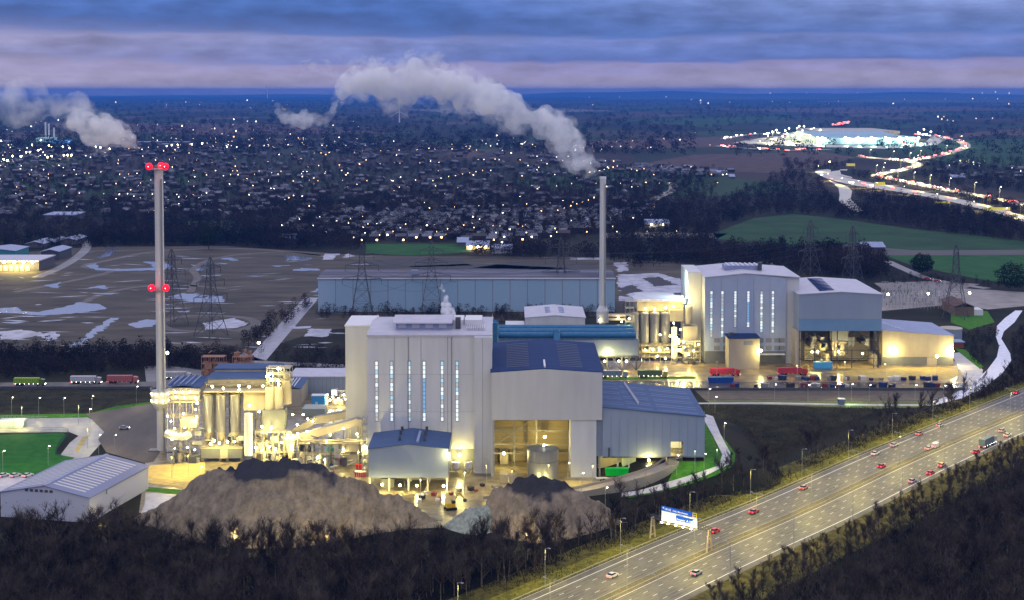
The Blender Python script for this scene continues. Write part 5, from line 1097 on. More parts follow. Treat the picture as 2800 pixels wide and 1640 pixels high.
# floodlight masts that face the mounds
FM = thing('floodlight_mast', 'x', 'floodlight', (0, 0, 0))
MB().cyl(0, 0, 0, 7.4, .12, .08, 8).build('pole', STEEL, FM, world_=False); MB().box(-.9, .9, -.08, .08, 7.35, 7.5).build('bracket', STEEL, FM, world_=False)
for s in (-1, 1): MB().box(s * .55 - .38, s * .55 + .38, -.45, .1, 7.5, 8.3).build('floodlight', DARKST, FM, world_=False)
for px, d, pw in ((393, 466, 2000), (641, 458, 15000), (894, 457, 16000), (1170, 466, 3500), (1443, 461, 14000)):
    X_ = P3(px, d); m_ = place(FM, (X_, d, 0), 0, f'twin headed floodlight mast facing the {"earth" if px > 1400 else "ash"} mound' + {393: ', at its left foot', 641: ', left of its centre', 894: ', right of its centre', 1170: ', at its right foot', 1443: ''}[px], 'floodlight masts before the mounds')
    light('floodlight_lamp', (X_, d + .5, 8.6), pw, (1, .80, .60), .4, m_, 150, (0, 1, .1))
# ================================================================ trees
BARK = M('winter_bark', (.06, .05, .045), (.17, .15, .12), scale=1.5, rough=.95, spec=.05)
TWIG = M('bare_twigs', (.010, .009, .010), (.105, .083, .064), scale=.08, rough=.95, spec=.05)
TWIGF = M('far_twigs', (.010, .010, .012), (.042, .030, .028), scale=.01, rough=.95, spec=.05)
EVER = M('dark_evergreen', (.008, .014, .008), (.022, .032, .016), scale=.3, rough=.95, spec=.05)
def tree_arrays(seed, h=12, w=4.2, twigs=170, tw=.075, fat=1.0):
    """one bare tree: (trunk verts, tris), (crown verts, tris)"""
    r = np.random.default_rng(seed); tv, tf, cv_, cf = [], [], [], []
    def seg(V, Fc, p, q, r0, r1, n=3):
        o = len(V); d = q - p; l = np.linalg.norm(d) + 1e-9; d = d / l; a = np.array((0, 0, 1.)) if abs(d[2]) < .8 else np.array((1., 0, 0)); u = np.cross(d, a); u /= np.linalg.norm(u); w_ = np.cross(d, u)
        for rr, c in ((r0, p), (r1, q)):
            for k in range(n): V.append(c + rr * (cos(2 * pi * k / n) * u + sin(2 * pi * k / n) * w_))
        for k in range(n): a_, b_ = o + k, o + (k + 1) % n; Fc.append((a_, b_, b_ + n)); Fc.append((a_, b_ + n, a_ + n))
    tips = []
    top = np.array((r.normal(0, .5), r.normal(0, .5), h * .82)); mid = np.array((r.normal(0, .25), r.normal(0, .25), h * .4))
    seg(tv, tf, np.zeros(3), mid, .20 * fat, .14 * fat, 5); seg(tv, tf, mid, top, .14 * fat, .04, 5)
    for k in range(9):
        t = r.uniform(.22, .85); p = mid * (t / .5) if t < .5 else mid + (top - mid) * (t - .5) / .5
        a = r.uniform(0, 2 * pi); L = w * r.uniform(.55, 1.0) * (1.15 - .5 * t); q = p + np.array((cos(a) * L, sin(a) * L, L * r.uniform(.7, 1.5)))
        q[2] = min(q[2], h * 1.0); m_ = (p + q) / 2 + np.array((0, 0, -.25 * L * .3)); seg(tv, tf, p, m_, .085 * fat, .055 * fat); seg(tv, tf, m_, q, .055 * fat, .02); tips += [(m_, q), (p, m_)]
    for k in range(twigs):
        p0, q0 = tips[r.integers(len(tips))] if r.random() < .85 else (mid, top); t = r.uniform(.1, 1); p = p0 + (q0 - p0) * t
        d = r.normal(0, 1, 3); d[2] = abs(d[2]) * 1.0 + 1.0; d /= np.linalg.norm(d); L = r.uniform(.9, 2.3) * h / 12; q = p + d * L
        u = np.cross(d, r.normal(0, 1, 3)); u /= np.linalg.norm(u) + 1e-9; o = len(cv_); cv_ += [p - u * tw, p + u * tw, q]; cf.append((o, o + 1, o + 2))
        for _ in range(2):
            d2 = d + r.normal(0, .5, 3); d2 /= np.linalg.norm(d2); p2 = p + d * L * r.uniform(.25, .8); q2 = p2 + d2 * L * .6; o = len(cv_); cv_ += [p2 - u * tw * .6, p2 + u * tw * .6, q2]; cf.append((o, o + 1, o + 2))
    return (np.array(tv), np.array(tf)), (np.array(cv_), np.array(cf))
def np_mesh(name, v, f, mats, mi=None):
    me = bpy.data.meshes.new(name); me.vertices.add(len(v)); me.vertices.foreach_set('co', np.asarray(v, np.float32).ravel())
    k = f.shape[1]; me.loops.add(f.size); me.polygons.add(len(f)); me.loops.foreach_set('vertex_index', f.astype(np.int32).ravel())
    me.polygons.foreach_set('loop_start', np.arange(0, f.size, k, dtype=np.int32))
    for m in mats: me.materials.append(m)
    if mi is not None: me.polygons.foreach_set('material_index', mi.astype(np.int32))
    me.update(); me.validate(); return me
TREES = []
for s in range(7):
    hh = [14, 15.5, 12, 16, 11, 14.5, 9][s]
    (tv, tf), (cv_, cf) = tree_arrays(100 + s, hh, [4.2, 3.4, 4.6, 3.8, 3.6, 2.8, 3.2][s], 360, .05)
    t = thing('bare_tree', 'x', 'tree'); a = bpy.data.objects.new('trunk', np_mesh('trunk', tv, tf, [BARK])); b = bpy.data.objects.new('crown', np_mesh('crown', cv_, cf, [TWIG]))
    for o in (a, b): COL.objects.link(o); o.parent = t
    TREES.append(t)
def scatter_px(poly, n, seed=0, inside=True, world_uniform=False):
    r = random.Random(seed); xs = [p[0] for p in poly]; ys = [p[1] for p in poly]; out = []
    def ins(x, y):
        c = False; j = len(poly) - 1
        for i in range(len(poly)):
            (xi, yi), (xj, yj) = poly[i], poly[j]
            if (yi > y) != (yj > y) and x < (xj - xi) * (y - yi) / (yj - yi) + xi: c = not c
            j = i
        return c
    while len(out) < n:
        x, y = r.uniform(min(xs), max(xs)), r.uniform(min(ys), max(ys))
        if ins(x, y): out.append((x, y))
    return out
_placed = {}
KIND_ = ['broad', 'slim', 'low spreading', 'very tall', 'small', 'narrow', 'shrubby']
def put_tree(x, y, lab, grp, seed, sc=1):
    r = random.Random(seed); i = r.randrange(7); p = TREES[i]; lab = KIND_[i] + ' ' + lab; return place(p, (x, y, hgt(x, y) - .1), r.uniform(0, 6.28), lab, grp, sc * r.uniform(.8, 1.2))
def mdist(x, y):
    """signed distance from the motorway's centre line, positive on the plant's side"""
    b = None
    for i in range(0, len(MWAY) - 1, 3):
        p, q = MWAY[i], MWAY[min(i + 3, len(MWAY) - 1)]; d = q - p; L = np.linalg.norm(d)
        if L < 1e-6: continue
        t = max(0, min(1, ((x - p[0]) * d[0] + (y - p[1]) * d[1]) / L / L)); c = p + d * t; D = sqrt((x - c[0]) ** 2 + (y - c[1]) ** 2)
        if b is None or D < b[0]: b = (D, 1 if (d[0] * (y - p[1]) - d[1] * (x - p[0])) > 0 else -1)
    return b[0] * b[1]
# the wood along the bottom of the picture, each tree by itself where it stands free against what is behind
R_ = random.Random(5); ind = []; mass = []
x = -175
while x < 75:
    for y0_ in np.arange(392, 478, 4.6):
        xx, yy = x + R_.uniform(-2, 2), y0_ + R_.uniform(-2, 2)
        edge = 461 if xx < 5 else 461 - (xx - 5) * .1
        if xx < -125: edge = 487 - (xx + 175) * .1
        elif xx < -112: edge = 470
        if yy > edge or mdist(xx, yy) < 33: continue
        (ind if yy > edge - 9.5 else mass).append((xx, yy))
    x += 4.4
R_.shuffle(ind)
for k, (xx, yy) in enumerate(ind[:118]):
    px = 1400 + xx / yy * F
    lab = 'bare winter tree in the front edge of the wood below the ' + ('steel shed' if px < 400 else 'ash mound' if px < 1180 else 'earth mound' if px < 1650 else 'motorway slope')
    put_tree(xx, yy, lab, 'bare trees at the edge of the wood below the mounds', k)
mass += ind[118:]
# trees beyond the motorway on the near side, lower right
x = 60
ind2 = []; near = []
while x < 330:
    for y0_ in np.arange(385, 760, 5.0):
        xx, yy = x + R_.uniform(-2, 2), y0_ + R_.uniform(-2, 2); md = mdist(xx, yy)
        if md > -24.5 or md < -150 or abs(xx) > yy * .37: continue
        (ind2 if md > -33 else near if md > -60 else mass).append((xx, yy))
    x += 5.0
R_.shuffle(ind2)
for k, (xx, yy) in enumerate(ind2[:95]): put_tree(xx, yy, 'bare tree at the wood edge by the near carriageway, ' + ('below the gantry' if xx < 110 else 'opposite the red cars' if xx < 165 else 'by the grey lorry'), 'bare trees along the near side of the motorway', 500 + k, .5)
near += ind2[95:]
# shrubs and trees on the slope between the plant and the motorway
sl_ = []
for s in np.arange(20, MLEN - 40, 4.2):
    for _ in range(2):
        off = R_.uniform(30, 46) if s < 250 else R_.uniform(29, 33); a = mway(s + R_.uniform(-2, 2), off)
        if a[1] > 436 and (s < 250 or R_.random() < .4): sl_.append((a[0], a[1]))
R_.shuffle(sl_)
for k, (xx, yy) in enumerate(sl_[:85]): put_tree(xx, yy, 'bare tree on the slope above the motorway, ' + ('near the gantry' if xx < 70 else 'below the tipping hall' if xx < 115 else 'beside the scrub field'), 'bare trees on the motorway slope', 900 + k, .48)
def mass_mesh(name, pts, var, mats, scf, label=None):
    V, Fc, MI = [], [], []; o = 0; r = np.random.default_rng(11)
    for k, p in enumerate(pts):
        (tv, tf), (cv_, cf) = var[k % len(var)]; s = scf(r); a = r.uniform(0, 6.28); ca, sa = cos(a), sin(a); Rm = np.array(((ca, -sa, 0), (sa, ca, 0), (0, 0, 1)))
        for vv, ff, mi in ((tv, tf, 0), (cv_, cf, 1)):
            w = (vv @ Rm.T) * s + np.array((p[0], p[1], (p[2] if len(p) > 2 else 0) - .1)); V.append(w); Fc.append(ff + o); MI.append(np.full(len(ff), mi)); o += len(vv)
    ob = bpy.data.objects.new(name, np_mesh(name, np.concatenate(V), np.concatenate(Fc), mats, np.concatenate(MI))); COL.objects.link(ob); ob['kind'] = 'stuff'; return ob
VAR = [tree_arrays(300 + s, h, w, 250, .06) for s, (h, w) in enumerate(((13.5, 4.4), (15, 3.4), (12, 4.8), (10, 3.8)))]
mass_mesh('wood', mass + sl_[85:], VAR, [BARK, TWIG], lambda r: r.uniform(.55, 1.3))
mass_mesh('wood', near, VAR, [BARK, TWIG], lambda r: r.uniform(.4, .8)); mass += near
# undergrowth: brambles and brush that close the floor of the wood
def brush(name, pts, hmin, hmax, n, w, mat, spread=2.4, face=.10):
    r = np.random.default_rng(21); m = len(pts) * n; P = np.repeat(np.array([(p[0], p[1], p[2] if len(p) > 2 else 0) for p in pts]), n, 0)
    c = P + np.stack([r.normal(0, spread, m), r.normal(0, spread, m), r.uniform(0, .5, m)], 1); d = np.stack([r.normal(0, .5, m), r.normal(0, .5, m), r.uniform(.5, 1, m)], 1) * r.uniform(hmin, hmax, m)[:, None]
    u = np.stack([r.normal(0, 1, m), r.normal(0, 1, m), np.zeros(m)], 1); u /= np.linalg.norm(u, axis=1)[:, None]; u *= face * w
    V = np.stack([c - u, c + u, c + d], 1).reshape(-1, 3); f = np.arange(3 * m).reshape(-1, 3)
    o = bpy.data.objects.new(name, np_mesh(name, V, f, [mat])); COL.objects.link(o); o['kind'] = 'stuff'; return o
DKB = M('dark_bramble', (.010, .010, .012), (.03, .025, .022), scale=.15, rough=.95, spec=.02)
brush('undergrowth', mass + ind, .6, 2.2, 22, 1.6, DKB)
brush('brambles', sl_ * 3, .5, 2.0, 26, 1.5, DKB, 3.4)
vg = []
for s in np.arange(0, MLEN, 1.0):
    for _ in range(3): a = mway(s, random.uniform(21, 31)); vg.append((a[0], a[1]))
brush('verge_grass', vg, .25, .7, 6, 1, VERGE, .9, .12)
# ---- trees of the middle distance and far off
def cheap(seed, h, w, n, fs):
    r = np.random.default_rng(seed); a = r.uniform(0, 2 * pi, n); t = r.uniform(0, 1, n) ** .5; zz = r.uniform(.12, 1, n); rad = w * t * np.sin(np.clip(zz, .1, 1) * pi * .93) ** .6
    c = np.stack([rad * np.cos(a), rad * np.sin(a), zz * h], 1); d = r.normal(0, 1, (n, 3)); d[:, 2] = np.abs(d[:, 2]) + .3; d /= np.linalg.norm(d, axis=1)[:, None]; u = np.cross(d, r.normal(0, 1, (n, 3))); u /= np.linalg.norm(u, axis=1)[:, None]
    V = np.stack([c - u * fs, c + u * fs, c + d * fs * 3.4], 1).reshape(-1, 3); f = np.arange(3 * n).reshape(-1, 3)
    tv = np.array([(-.25, 0, 0), (.25, 0, 0), (0, 0, h * .7)]); return (tv, np.array([(0, 1, 2)])), (V, f)
CH = [cheap(1, 10, 4.4, 62, .42), cheap(2, 13, 4.2, 70, .42), cheap(3, 8, 5, 56, .45), cheap(4, 11, 3.2, 54, .4)]
CH2 = [cheap(11, 12, 8, 34, 1.0), cheap(12, 14, 10, 36, 1.1)]
def belt(name, polys, mats=(TWIGF, TWIGF), var=CH, sc=(.7, 1.25), seed=0):
    pts = []
    for i, (poly, n) in enumerate(polys):
        for (x, y) in scatter_px(poly, n, seed + i): pts.append(G(x, y, 0))
    return mass_mesh(name, pts, var, list(mats), lambda r: r.uniform(*sc))
belt('scrub', [([(-60, 962), (430, 955), (640, 968), (700, 985), (560, 1010), (450, 1008), (-60, 1040)], 760), ([(700, 965), (950, 960), (950, 1030), (820, 1030)], 60), ([(640, 960), (700, 900), (830, 820), (860, 830), (760, 900), (690, 960)], 70)], sc=(.35, .75), seed=1)
belt('hedgerow', [([(870, 853), (1690, 850), (1690, 862), (1440, 880), (870, 870)], 240), ([(1690, 850), (1900, 838), (1900, 845), (1700, 860)], 20)], sc=(.35, .6), seed=5)
belt('woodland', [([(240, 650), (520, 640), (1000, 660), (1000, 682), (700, 680), (620, 668), (250, 672)], 420), ([(620, 668), (780, 655), (900, 672), (760, 690)], 60), ([(1290, 690), (1480, 680), (1640, 700), (1640, 712), (1300, 704)], 120),
                  ([(1640, 655), (1960, 655), (1960, 700), (1900, 720), (1740, 735), (1650, 712)], 330), ([(1900, 690), (2180, 680), (2400, 705), (2440, 745), (2380, 765), (2200, 748), (1900, 725)], 520), ([(2180, 690), (2300, 690), (2330, 760), (2200, 752)], 120),
                  ([(1960, 560), (2160, 470), (2230, 490), (2290, 560), (2400, 575), (2600, 600), (2860, 655), (2860, 668), (2600, 642), (2300, 598), (2170, 584), (2060, 596), (1960, 620)], 900),
                  ([(2330, 530), (2450, 545), (2600, 575), (2860, 640), (2860, 650), (2600, 598), (2380, 572)], 360), ([(1700, 560), (1960, 560), (1960, 640), (1660, 640), (1600, 600)], 420), ([(2320, 480), (2400, 490), (2860, 590), (2860, 600), (2500, 512), (2330, 485)], 200),
                  ([(2130, 440), (2330, 452), (2330, 466), (2150, 470)], 90), ([(2450, 470), (2860, 480), (2860, 540), (2600, 510)], 260), ([(2500, 430), (2860, 440), (2860, 475), (2520, 465)], 220)], sc=(.7, 1.3), seed=20)
belt('woodland', [([(-60, 420), (1000, 420), (1960, 470), (1960, 560), (1700, 650), (1000, 660), (-60, 690)], 6200), ([(300, 560), (900, 560), (900, 660), (300, 650)], 700), ([(820, 560), (1640, 480), (1960, 480), (1760, 590), (1350, 660), (820, 650)], 1500)], sc=(.6, 1.1), seed=50)
belt('far_woodland', [([(-60, 300), (2860, 300), (2860, 330), (-60, 330)], 700), ([(-60, 272), (1000, 272), (1000, 300), (-60, 300)], 900), ([(1000, 258), (2860, 254), (2860, 300), (1000, 300)], 1100), ([(-60, 330), (1900, 330), (1900, 425), (-60, 425)], 1500), ([(1900, 330), (2860, 330), (2860, 430), (2000, 430)], 250)], var=CH2, sc=(.8, 1.6), seed=70)
belt('scrub', [([(2630, 920), (2720, 890), (2730, 960), (2690, 1010), (2660, 990)], 60), ([(2805, 880), (2860, 860), (2860, 1010), (2775, 1020), (2765, 930)], 170), ([(2740, 1055), (2860, 1000), (2860, 1015), (2640, 1110), (2600, 1118)], 70), ([(2400, 745), (2860, 790), (2860, 800), (2400, 775)], 90)], sc=(.25, .5), seed=80)
brush('rough_grass', [G(x, y) for x, y in scatter_px([(1930, 1112), (2500, 1116), (2380, 1150), (2250, 1200), (2060, 1290), (1900, 1330), (1700, 1390), (1660, 1400), (1950, 1300), (2010, 1250)], 2600, 3)], .3, 1.1, 8, 1.2, M('scrub_stems', (.04, .04, .022), (.09, .075, .045), scale=.1, rough=.95, spec=.05), 1.8)
brush('rough_grass', [G(x, y) for x, y in scatter_px([(-60, 1064), (420, 1064), (425, 1098), (240, 1128), (-60, 1130)], 900, 4)], .2, .6, 8, 1.2, MATS['scrub_stems'], 2.2)
# single dense trees that stand alone
for px, py, s, lab in ((570, 682, 15, 'broad black evergreen tree standing alone above the flooded ground'), (2522, 752, 12, 'round dark tree standing alone in the green meadow beside the lane'), (2766, 798, 15, 'wide dark tree clump tree at the right edge of the meadow'), (2275, 812, 6, 'small dark tree behind the blue grey hall')):
    r = np.random.default_rng(int(px)); n = 2600; d = r.normal(0, 1, (n, 3)); d /= np.linalg.norm(d, axis=1)[:, None]; rad = (.55 + .45 * r.uniform(0, 1, n) ** .4)[:, None]; lump = 1 + .16 * np.sin(d[:, :1] * 7 + px) * np.sin(d[:, 1:2] * 6) + .1 * np.sin(d[:, 2:] * 9)
    c = d * rad * lump * np.array((s * .75, s * .75, s * .62)) + np.array((0, 0, s * .78)); e = r.normal(0, 1, (n, 3)); e /= np.linalg.norm(e, axis=1)[:, None]; u = np.cross(e, d); u /= np.linalg.norm(u, axis=1)[:, None]; V = np.stack([c - u * .4, c + u * .4, c + e * 1.1], 1).reshape(-1, 3)
    x_, y_ = G(px, py); t = thing('round_tree', lab, 'tree', (x_, y_, 0)); o = bpy.data.objects.new('crown', np_mesh('crown', V, np.arange(3 * n).reshape(-1, 3), [EVER])); COL.objects.link(o); o.parent = t
    MB().cyl(0, 0, 0, s * .8, .5, .25, 8).build('trunk', BARK, t, world_=False)
# ================================================================ town, far places
HWALL = [M('house_brick', (.03, .02, .02), (.05, .034, .03), scale=.5, rough=.9), M('house_render', (.08, .078, .085), (.13, .12, .125), scale=.5, rough=.9)]
HROOF = [M('slate_roof', (.035, .037, .05), (.065, .068, .09), scale=.6, rough=.45), M('tile_roof', (.045, .034, .036), (.065, .05, .05), scale=.6, rough=.7), M('wet_slate', (.08, .085, .11), (.14, .15, .19), scale=.6, rough=.35)]
HWIN = [M('window_warm', (.9, .7, .4), emit=(1, .66, .30), es=14, sample=False), M('window_white', (.9, .9, .8), emit=(1, .9, .75), es=14, sample=False), M('window_dark', (.03, .035, .05), rough=.2)]
def house(w, d, h, rise, wm, rm, lit):
    t = thing('house', 'x', 'house')
    MB().prism([(-w / 2, 0), (w / 2, 0), (w / 2, h), (-w / 2, h)], -d / 2, d / 2).build('wall', HWALL[wm], t, world_=False)
    rf = MB().chevx(-d / 2 - .4, d / 2 + .4, 0, h + .1, h + .1, h + rise, -w / 2 - .3, w / 2 + .3, .3); rf.prismx([(-d / 2, h), (d / 2, h), (0, h + rise - .3)], -w / 2 + .05, w / 2 - .05); r = rf.build('roof', HROOF[rm], t, world_=False)
    MB().box(-w / 2 + .8, -w / 2 + 1.6, -.4, .4, h + rise * .5, h + rise + 1.1).build('chimney', HWALL[0], r, world_=False)
    for k, (x, z) in enumerate(((-w * .27, 1.0), (w * .27, 1.0), (-w * .27, 3.6), (w * .27, 3.6))):
        if z + 1.3 > h: continue
        MB().box(x - .75, x + .75, -d / 2 - .08, -d / 2 - .01, z, z + 1.3).build('window', HWIN[lit[k]], t, world_=False)
    MB().box(-.5, .5, -d / 2 - .09, -d / 2 - .01, 0, 2.1).build('door', HWIN[2], t, world_=False); return t
PH = [house(9, 8, 5.2, 2.6, 0, 0, (2, 0, 2, 2)), house(14, 8, 5.2, 2.8, 0, 1, (2, 2, 2, 2)), house(8, 8, 5, 2.6, 1, 2, (2, 2, 1, 2)), house(11, 7, 3.2, 2.4, 1, 0, (1, 2, 2, 2)), house(10, 8, 5.2, 2.6, 0, 2, (2, 2, 2, 0)), house(16, 9, 5.4, 3, 0, 0, (2, 2, 2, 2))]
TOWN = [(820, 560), (1130, 530), (1480, 500), (1640, 470), (1950, 470), (2020, 500), (1960, 530), (1800, 560), (1760, 590), (1640, 640), (1350, 665), (1000, 660), (760, 640)]
hp = []; cand = scatter_px(TOWN, 2400, 91)
for q in sorted(cand, key=lambda q: -q[1]):
    p = G(*q, 0); row = round(p[1] / 26) * 26 + 6 * sin(p[0] * .01); p = (round(p[0] / 13) * 13 + (row * .37) % 9, row)
    if all((p[0] - a[0]) ** 2 + (p[1] - a[1]) ** 2 > 13 ** 2 for a in hp): hp.append(p)
    if len(hp) >= 285: break
descr = ['brick house, grey roof, warm window', 'long brick pair with dark tiled roof', 'pale house, shiny roof, lit upstairs window', 'low pale bungalow, one lit window', 'brick house, shiny roof, warm window', 'long dark terrace with slate roof']
R_ = random.Random(17)
for k, p in enumerate(hp):
    i = R_.choice([0, 0, 1, 2, 2, 3, 4, 5]); px = 1400 + p[0] / p[1] * F
    where = 'below the torn wisp' if px < 1150 else 'below the plume' if px < 1620 else 'beyond the second chimney'
    place(PH[i], (p[0], p[1], 0), R_.choice([0, .25, -.2, 1.2, 1.57, .1]), f'{descr[i]} in the town {where}', 'houses in the near rows of the town')
# beyond those: rows of roofs merged, as nobody could count them
def houses_mass(name, polys, seed, sc=1.0, litp=.5):
    r = np.random.default_rng(seed); m = MB()
    for poly, n in polys:
        for (x, y) in scatter_px(poly, n, seed):
            X, Y = G(x, y, 0); w = r.uniform(7, 15) * sc; d = 8 * sc; h = 5; a = r.choice([0, .3, -.3, 1.57, .8]); ca, sa = cos(a), sin(a)
            f = lambda u, v, z: (X + u * ca - v * sa, Y + u * sa + v * ca, z)
            q = [f(-w / 2, -d / 2, 0), f(w / 2, -d / 2, 0), f(w / 2, d / 2, 0), f(-w / 2, d / 2, 0), f(-w / 2, -d / 2, h), f(w / 2, -d / 2, h), f(w / 2, d / 2, h), f(-w / 2, d / 2, h), f(-w / 2, 0, h + 2.6), f(w / 2, 0, h + 2.6)]
            m.add(q, [(0, 1, 5, 4), (1, 2, 6, 5), (2, 3, 7, 6), (3, 0, 4, 7), (4, 7, 8), (5, 9, 6)], int(r.random() < .3)); m.add(q, [(4, 5, 9, 8), (8, 9, 6, 7)], 2 + int(r.choice([0, 0, 1, 2])))
            if r.random() < litp:
                u = r.uniform(-.35, .35) * w; z = r.choice([1.2, 3.4]); s_ = .55 * (Y / 2500) ** .6; m.add([f(u - s_, -d / 2 - .1, z), f(u + s_, -d / 2 - .1, z), f(u + s_, -d / 2 - .1, z + 1.5 * s_), f(u - s_, -d / 2 - .1, z + 1.5 * s_)], [(0, 1, 2, 3)], 5 + int(r.random() < .45))
    o = m.build(name, [HWALL[0], HWALL[1], HROOF[0], HROOF[1], HROOF[2], HWIN[0], HWIN[1]]); o['kind'] = 'stuff'; return o
houses_mass('distant_houses', [([(-60, 440), (900, 430), (1500, 440), (1640, 470), (1480, 500), (1130, 530), (820, 560), (700, 600), (300, 590), (-60, 600)], 620), ([(820, 560), (1640, 480), (1900, 480), (1760, 590), (1350, 650), (900, 640)], 200)], 5, 1.0, .35)
houses_mass('distant_houses', [([(-60, 395), (500, 400), (1400, 385), (1600, 420), (1500, 440), (900, 430), (-60, 440)], 300), ([(1400, 425), (2000, 470), (1960, 490), (1640, 470)], 120), ([(2500, 440), (2860, 470), (2860, 500), (2600, 490)], 30)], 6, 1.2, .35)
# street lamps of the town and of the far roads
WHITEP = M('lamp_post_far', (.25, .25, .25), rough=.5)
def lampproto(mat, r_, h=8, name='street_lamp'):
    t = MB().cyl(0, 0, 0, h, .12, n=5).ball(0, 0, h, r_, 1, 6, 4).mesh(name, [WHITEP, mat]); o = bpy.data.objects.new(name, t); COL.objects.link(o); return o
LO = M('sodium_head', (1, .6, .2), emit=(1, .52, .18), es=18, sample=False)
LPS = [(lampproto(M('street_white', (1, 1, 1), emit=(1, .86, .62), es=14, sample=False), .5), 'white'), (lampproto(LO, .5), 'orange'), (lampproto(M('street_yellow', (1, 1, 1), emit=(1, .72, .36), es=16, sample=False), .5), 'yellow')]
n_l = 0; R_ = random.Random(23)
ZONES = [(TOWN, 50, 'street of the near town'), ([(0, 440), (900, 430), (1500, 440), (1480, 500), (820, 560), (0, 600)], 58, 'street in the far rows of the town'), ([(0, 380), (560, 385), (560, 440), (0, 450)], 34, 'road of the far left estate'), ([(560, 370), (1400, 380), (1500, 425), (600, 430)], 40, 'street at the far edge of the town')]
used_l = set()
for poly, n, where in ZONES:
    P_ = []
    for (x, y) in scatter_px(poly, max(4, n // 6), int(n)):          # streets, a few lamps to each
        X, Y = G(x, y, 0); a = R_.choice([.1, .25, -.2, .5, 1.3]); st_ = 34 * (Y / 1800) ** .5
        P_ += [(X + cos(a) * st_ * k, Y + sin(a) * st_ * k) for k in range(7)]
    for (X, Y) in P_:
        i = R_.choice([0, 0, 1, 1, 2]); o, colr = LPS[i]; s = (Y / 1800) ** .75
        c = o if i not in used_l else o.copy()
        if i in used_l: COL.objects.link(c)
        used_l.add(i); c.location = (X, Y, 0); sc_ = s * R_.uniform(.24, .52) * (2.2 if R_.random() < .07 else 1); c.scale = (sc_, sc_, max(1, sc_ * .8))
        tag(c, f'small {colr} street lamp lit on a {where}', 'street lamp', 'street lamps of the town')
# points of light on the plain far off
fl = MB(); R_ = random.Random(31)
for poly, n in (([(300, 268), (900, 268), (900, 300), (300, 300)], 16), ([(1500, 256), (2800, 254), (2800, 290), (1500, 290)], 46), ([(2500, 256), (2800, 256), (2800, 275), (2500, 275)], 34), ([(2560, 318), (2800, 326), (2800, 338), (2560, 334)], 8), ([(0, 330), (1000, 330), (1000, 395), (0, 395)], 50), ([(1100, 380), (2200, 360), (2200, 400), (1300, 440)], 36), ([(1540, 402), (1670, 404), (1670, 420), (1540, 418)], 16), ([(2580, 440), (2700, 448), (2690, 465), (2590, 462)], 10), ([(0, 400), (130, 400), (130, 470), (0, 470)], 20)):
    for (x, y) in scatter_px(poly, n, n): X, Y = G(x, y, 0); r_ = Y / F * R_.choice([.5, .7, .9, 1.5]); fl.ball(X, Y, r_ + 4, r_, R_.choice([0, 0, 1]), 6, 4)
o = fl.build('distant_lights', [M('far_white', (1, 1, 1), emit=(1, .88, .70), es=6, sample=False), M('far_orange', (1, .6, .2), emit=(1, .55, .22), es=5, sample=False)]); o['kind'] = 'stuff'
# ---- distribution warehouse beside the far motorway
Yd = 4700 if False else YB(394); 
def dbox(name, parent, a, b, yt, yb_, dep, mat, Y=None):
    Y = Y or YB(yb_); return MB().box(XP(a, Y), XP(b, Y), Y, Y + dep, max(0, ZP(yb_, Y)), ZP(yt, Y)).build(name, mat, parent)
dw = bld('distribution_warehouse', 'huge pale teal warehouse blazing with lights beside the far motorway bend', 'warehouse', XP(2360, Yd), Yd)
DWALL = M('teal_white_wall', (.42, .56, .56), (.48, .60, .60), scale=.02, rough=.5)
dbox('wall', dw, 2232, 2472, 378, 395, 420, DWALL); MB().box(XP(2232, Yd), XP(2472, Yd), Yd - 1, Yd + 430, ZP(378, Yd), ZP(377, Yd)).build('eaves', CLADT, dw)
zr0 = ZP(378, Yd); MB().prismx([(Yd, zr0), (Yd + 430, zr0), (Yd + 260, zr0 + 13)], XP(2236, Yd), XP(2472, Yd)).build('roof', M('pale_teal_roof', (.22, .36, .42), (.30, .44, .50), scale=.01, rough=.5, sc3=(.2, 3, 1)), dw)
MB().box(XP(2242, Yd + 440), XP(2460, Yd + 440), Yd + 435, Yd + 800, 0, ZP(344, Yd + 560) * .62).build('rear_hall', CREAM, dw)
MB().box(XP(2275, Yd), XP(2296, Yd), Yd - 6, Yd - .5, 0, 12).build('blue_door', M('blue_door', (.02, .16, .5), emit=(.02, .2, .6), es=.5, sample=False), dw)
MB().box(XP(2472, Yd) + .5, XP(2515, Yd), Yd + 10, Yd + 200, 0, 18).build('side_block', DWALL, dw)
for px in (2234, 2246, 2310, 2344, 2381, 2419, 2458, 2477, 2510): 
    X_ = XP(px, Yd); MB().ball(X_, Yd - 8, 17, 2.6, n=8).build('lamp', LAMP_C, dw); light('lamp_light', (X_, Yd - 30, 16), 100000, (.62, 1, .88), 2, dw)
for k in range(34):
    X_ = XP(2300 + k * 6.2, Yd); MB().box(X_ - 2.5, X_ + 2.5, Yd - 3, Yd - .6, 0, 5).build('loading_door', [M('dock_red', (.5, .05, .05), emit=(1, .1, .12), es=.6, sample=False), M('dock_green', (.1, .4, .2), emit=(.1, .6, .35), es=.5, sample=False), TRIMW, GREYC][k * 7 % 4], dw)
patch('lorry_yard', [(2000, 392), (2110, 374), (2240, 372), (2250, 398), (2420, 401), (2530, 390), (2550, 372), (2600, 375), (2560, 398), (2420, 408), (2200, 402)], M('floodlit_yard', (.36, .34, .28), (.5, .48, .4), scale=.01, rough=.4), .4)
YM = M('yard_lamp', (1, 1, .8), emit=(1, .92, .62), es=26, sample=False)
def mastproto():
    t = MB().cyl(0, 0, 0, 20, .5, n=5).ball(0, 0, 21, 2.1, 1, 8, 5).mesh('yard_mast', [WHITEP, YM]); o = bpy.data.objects.new('yard_mast', t); COL.objects.link(o); return o
ym = mastproto(); R_ = random.Random(41); first_ = True
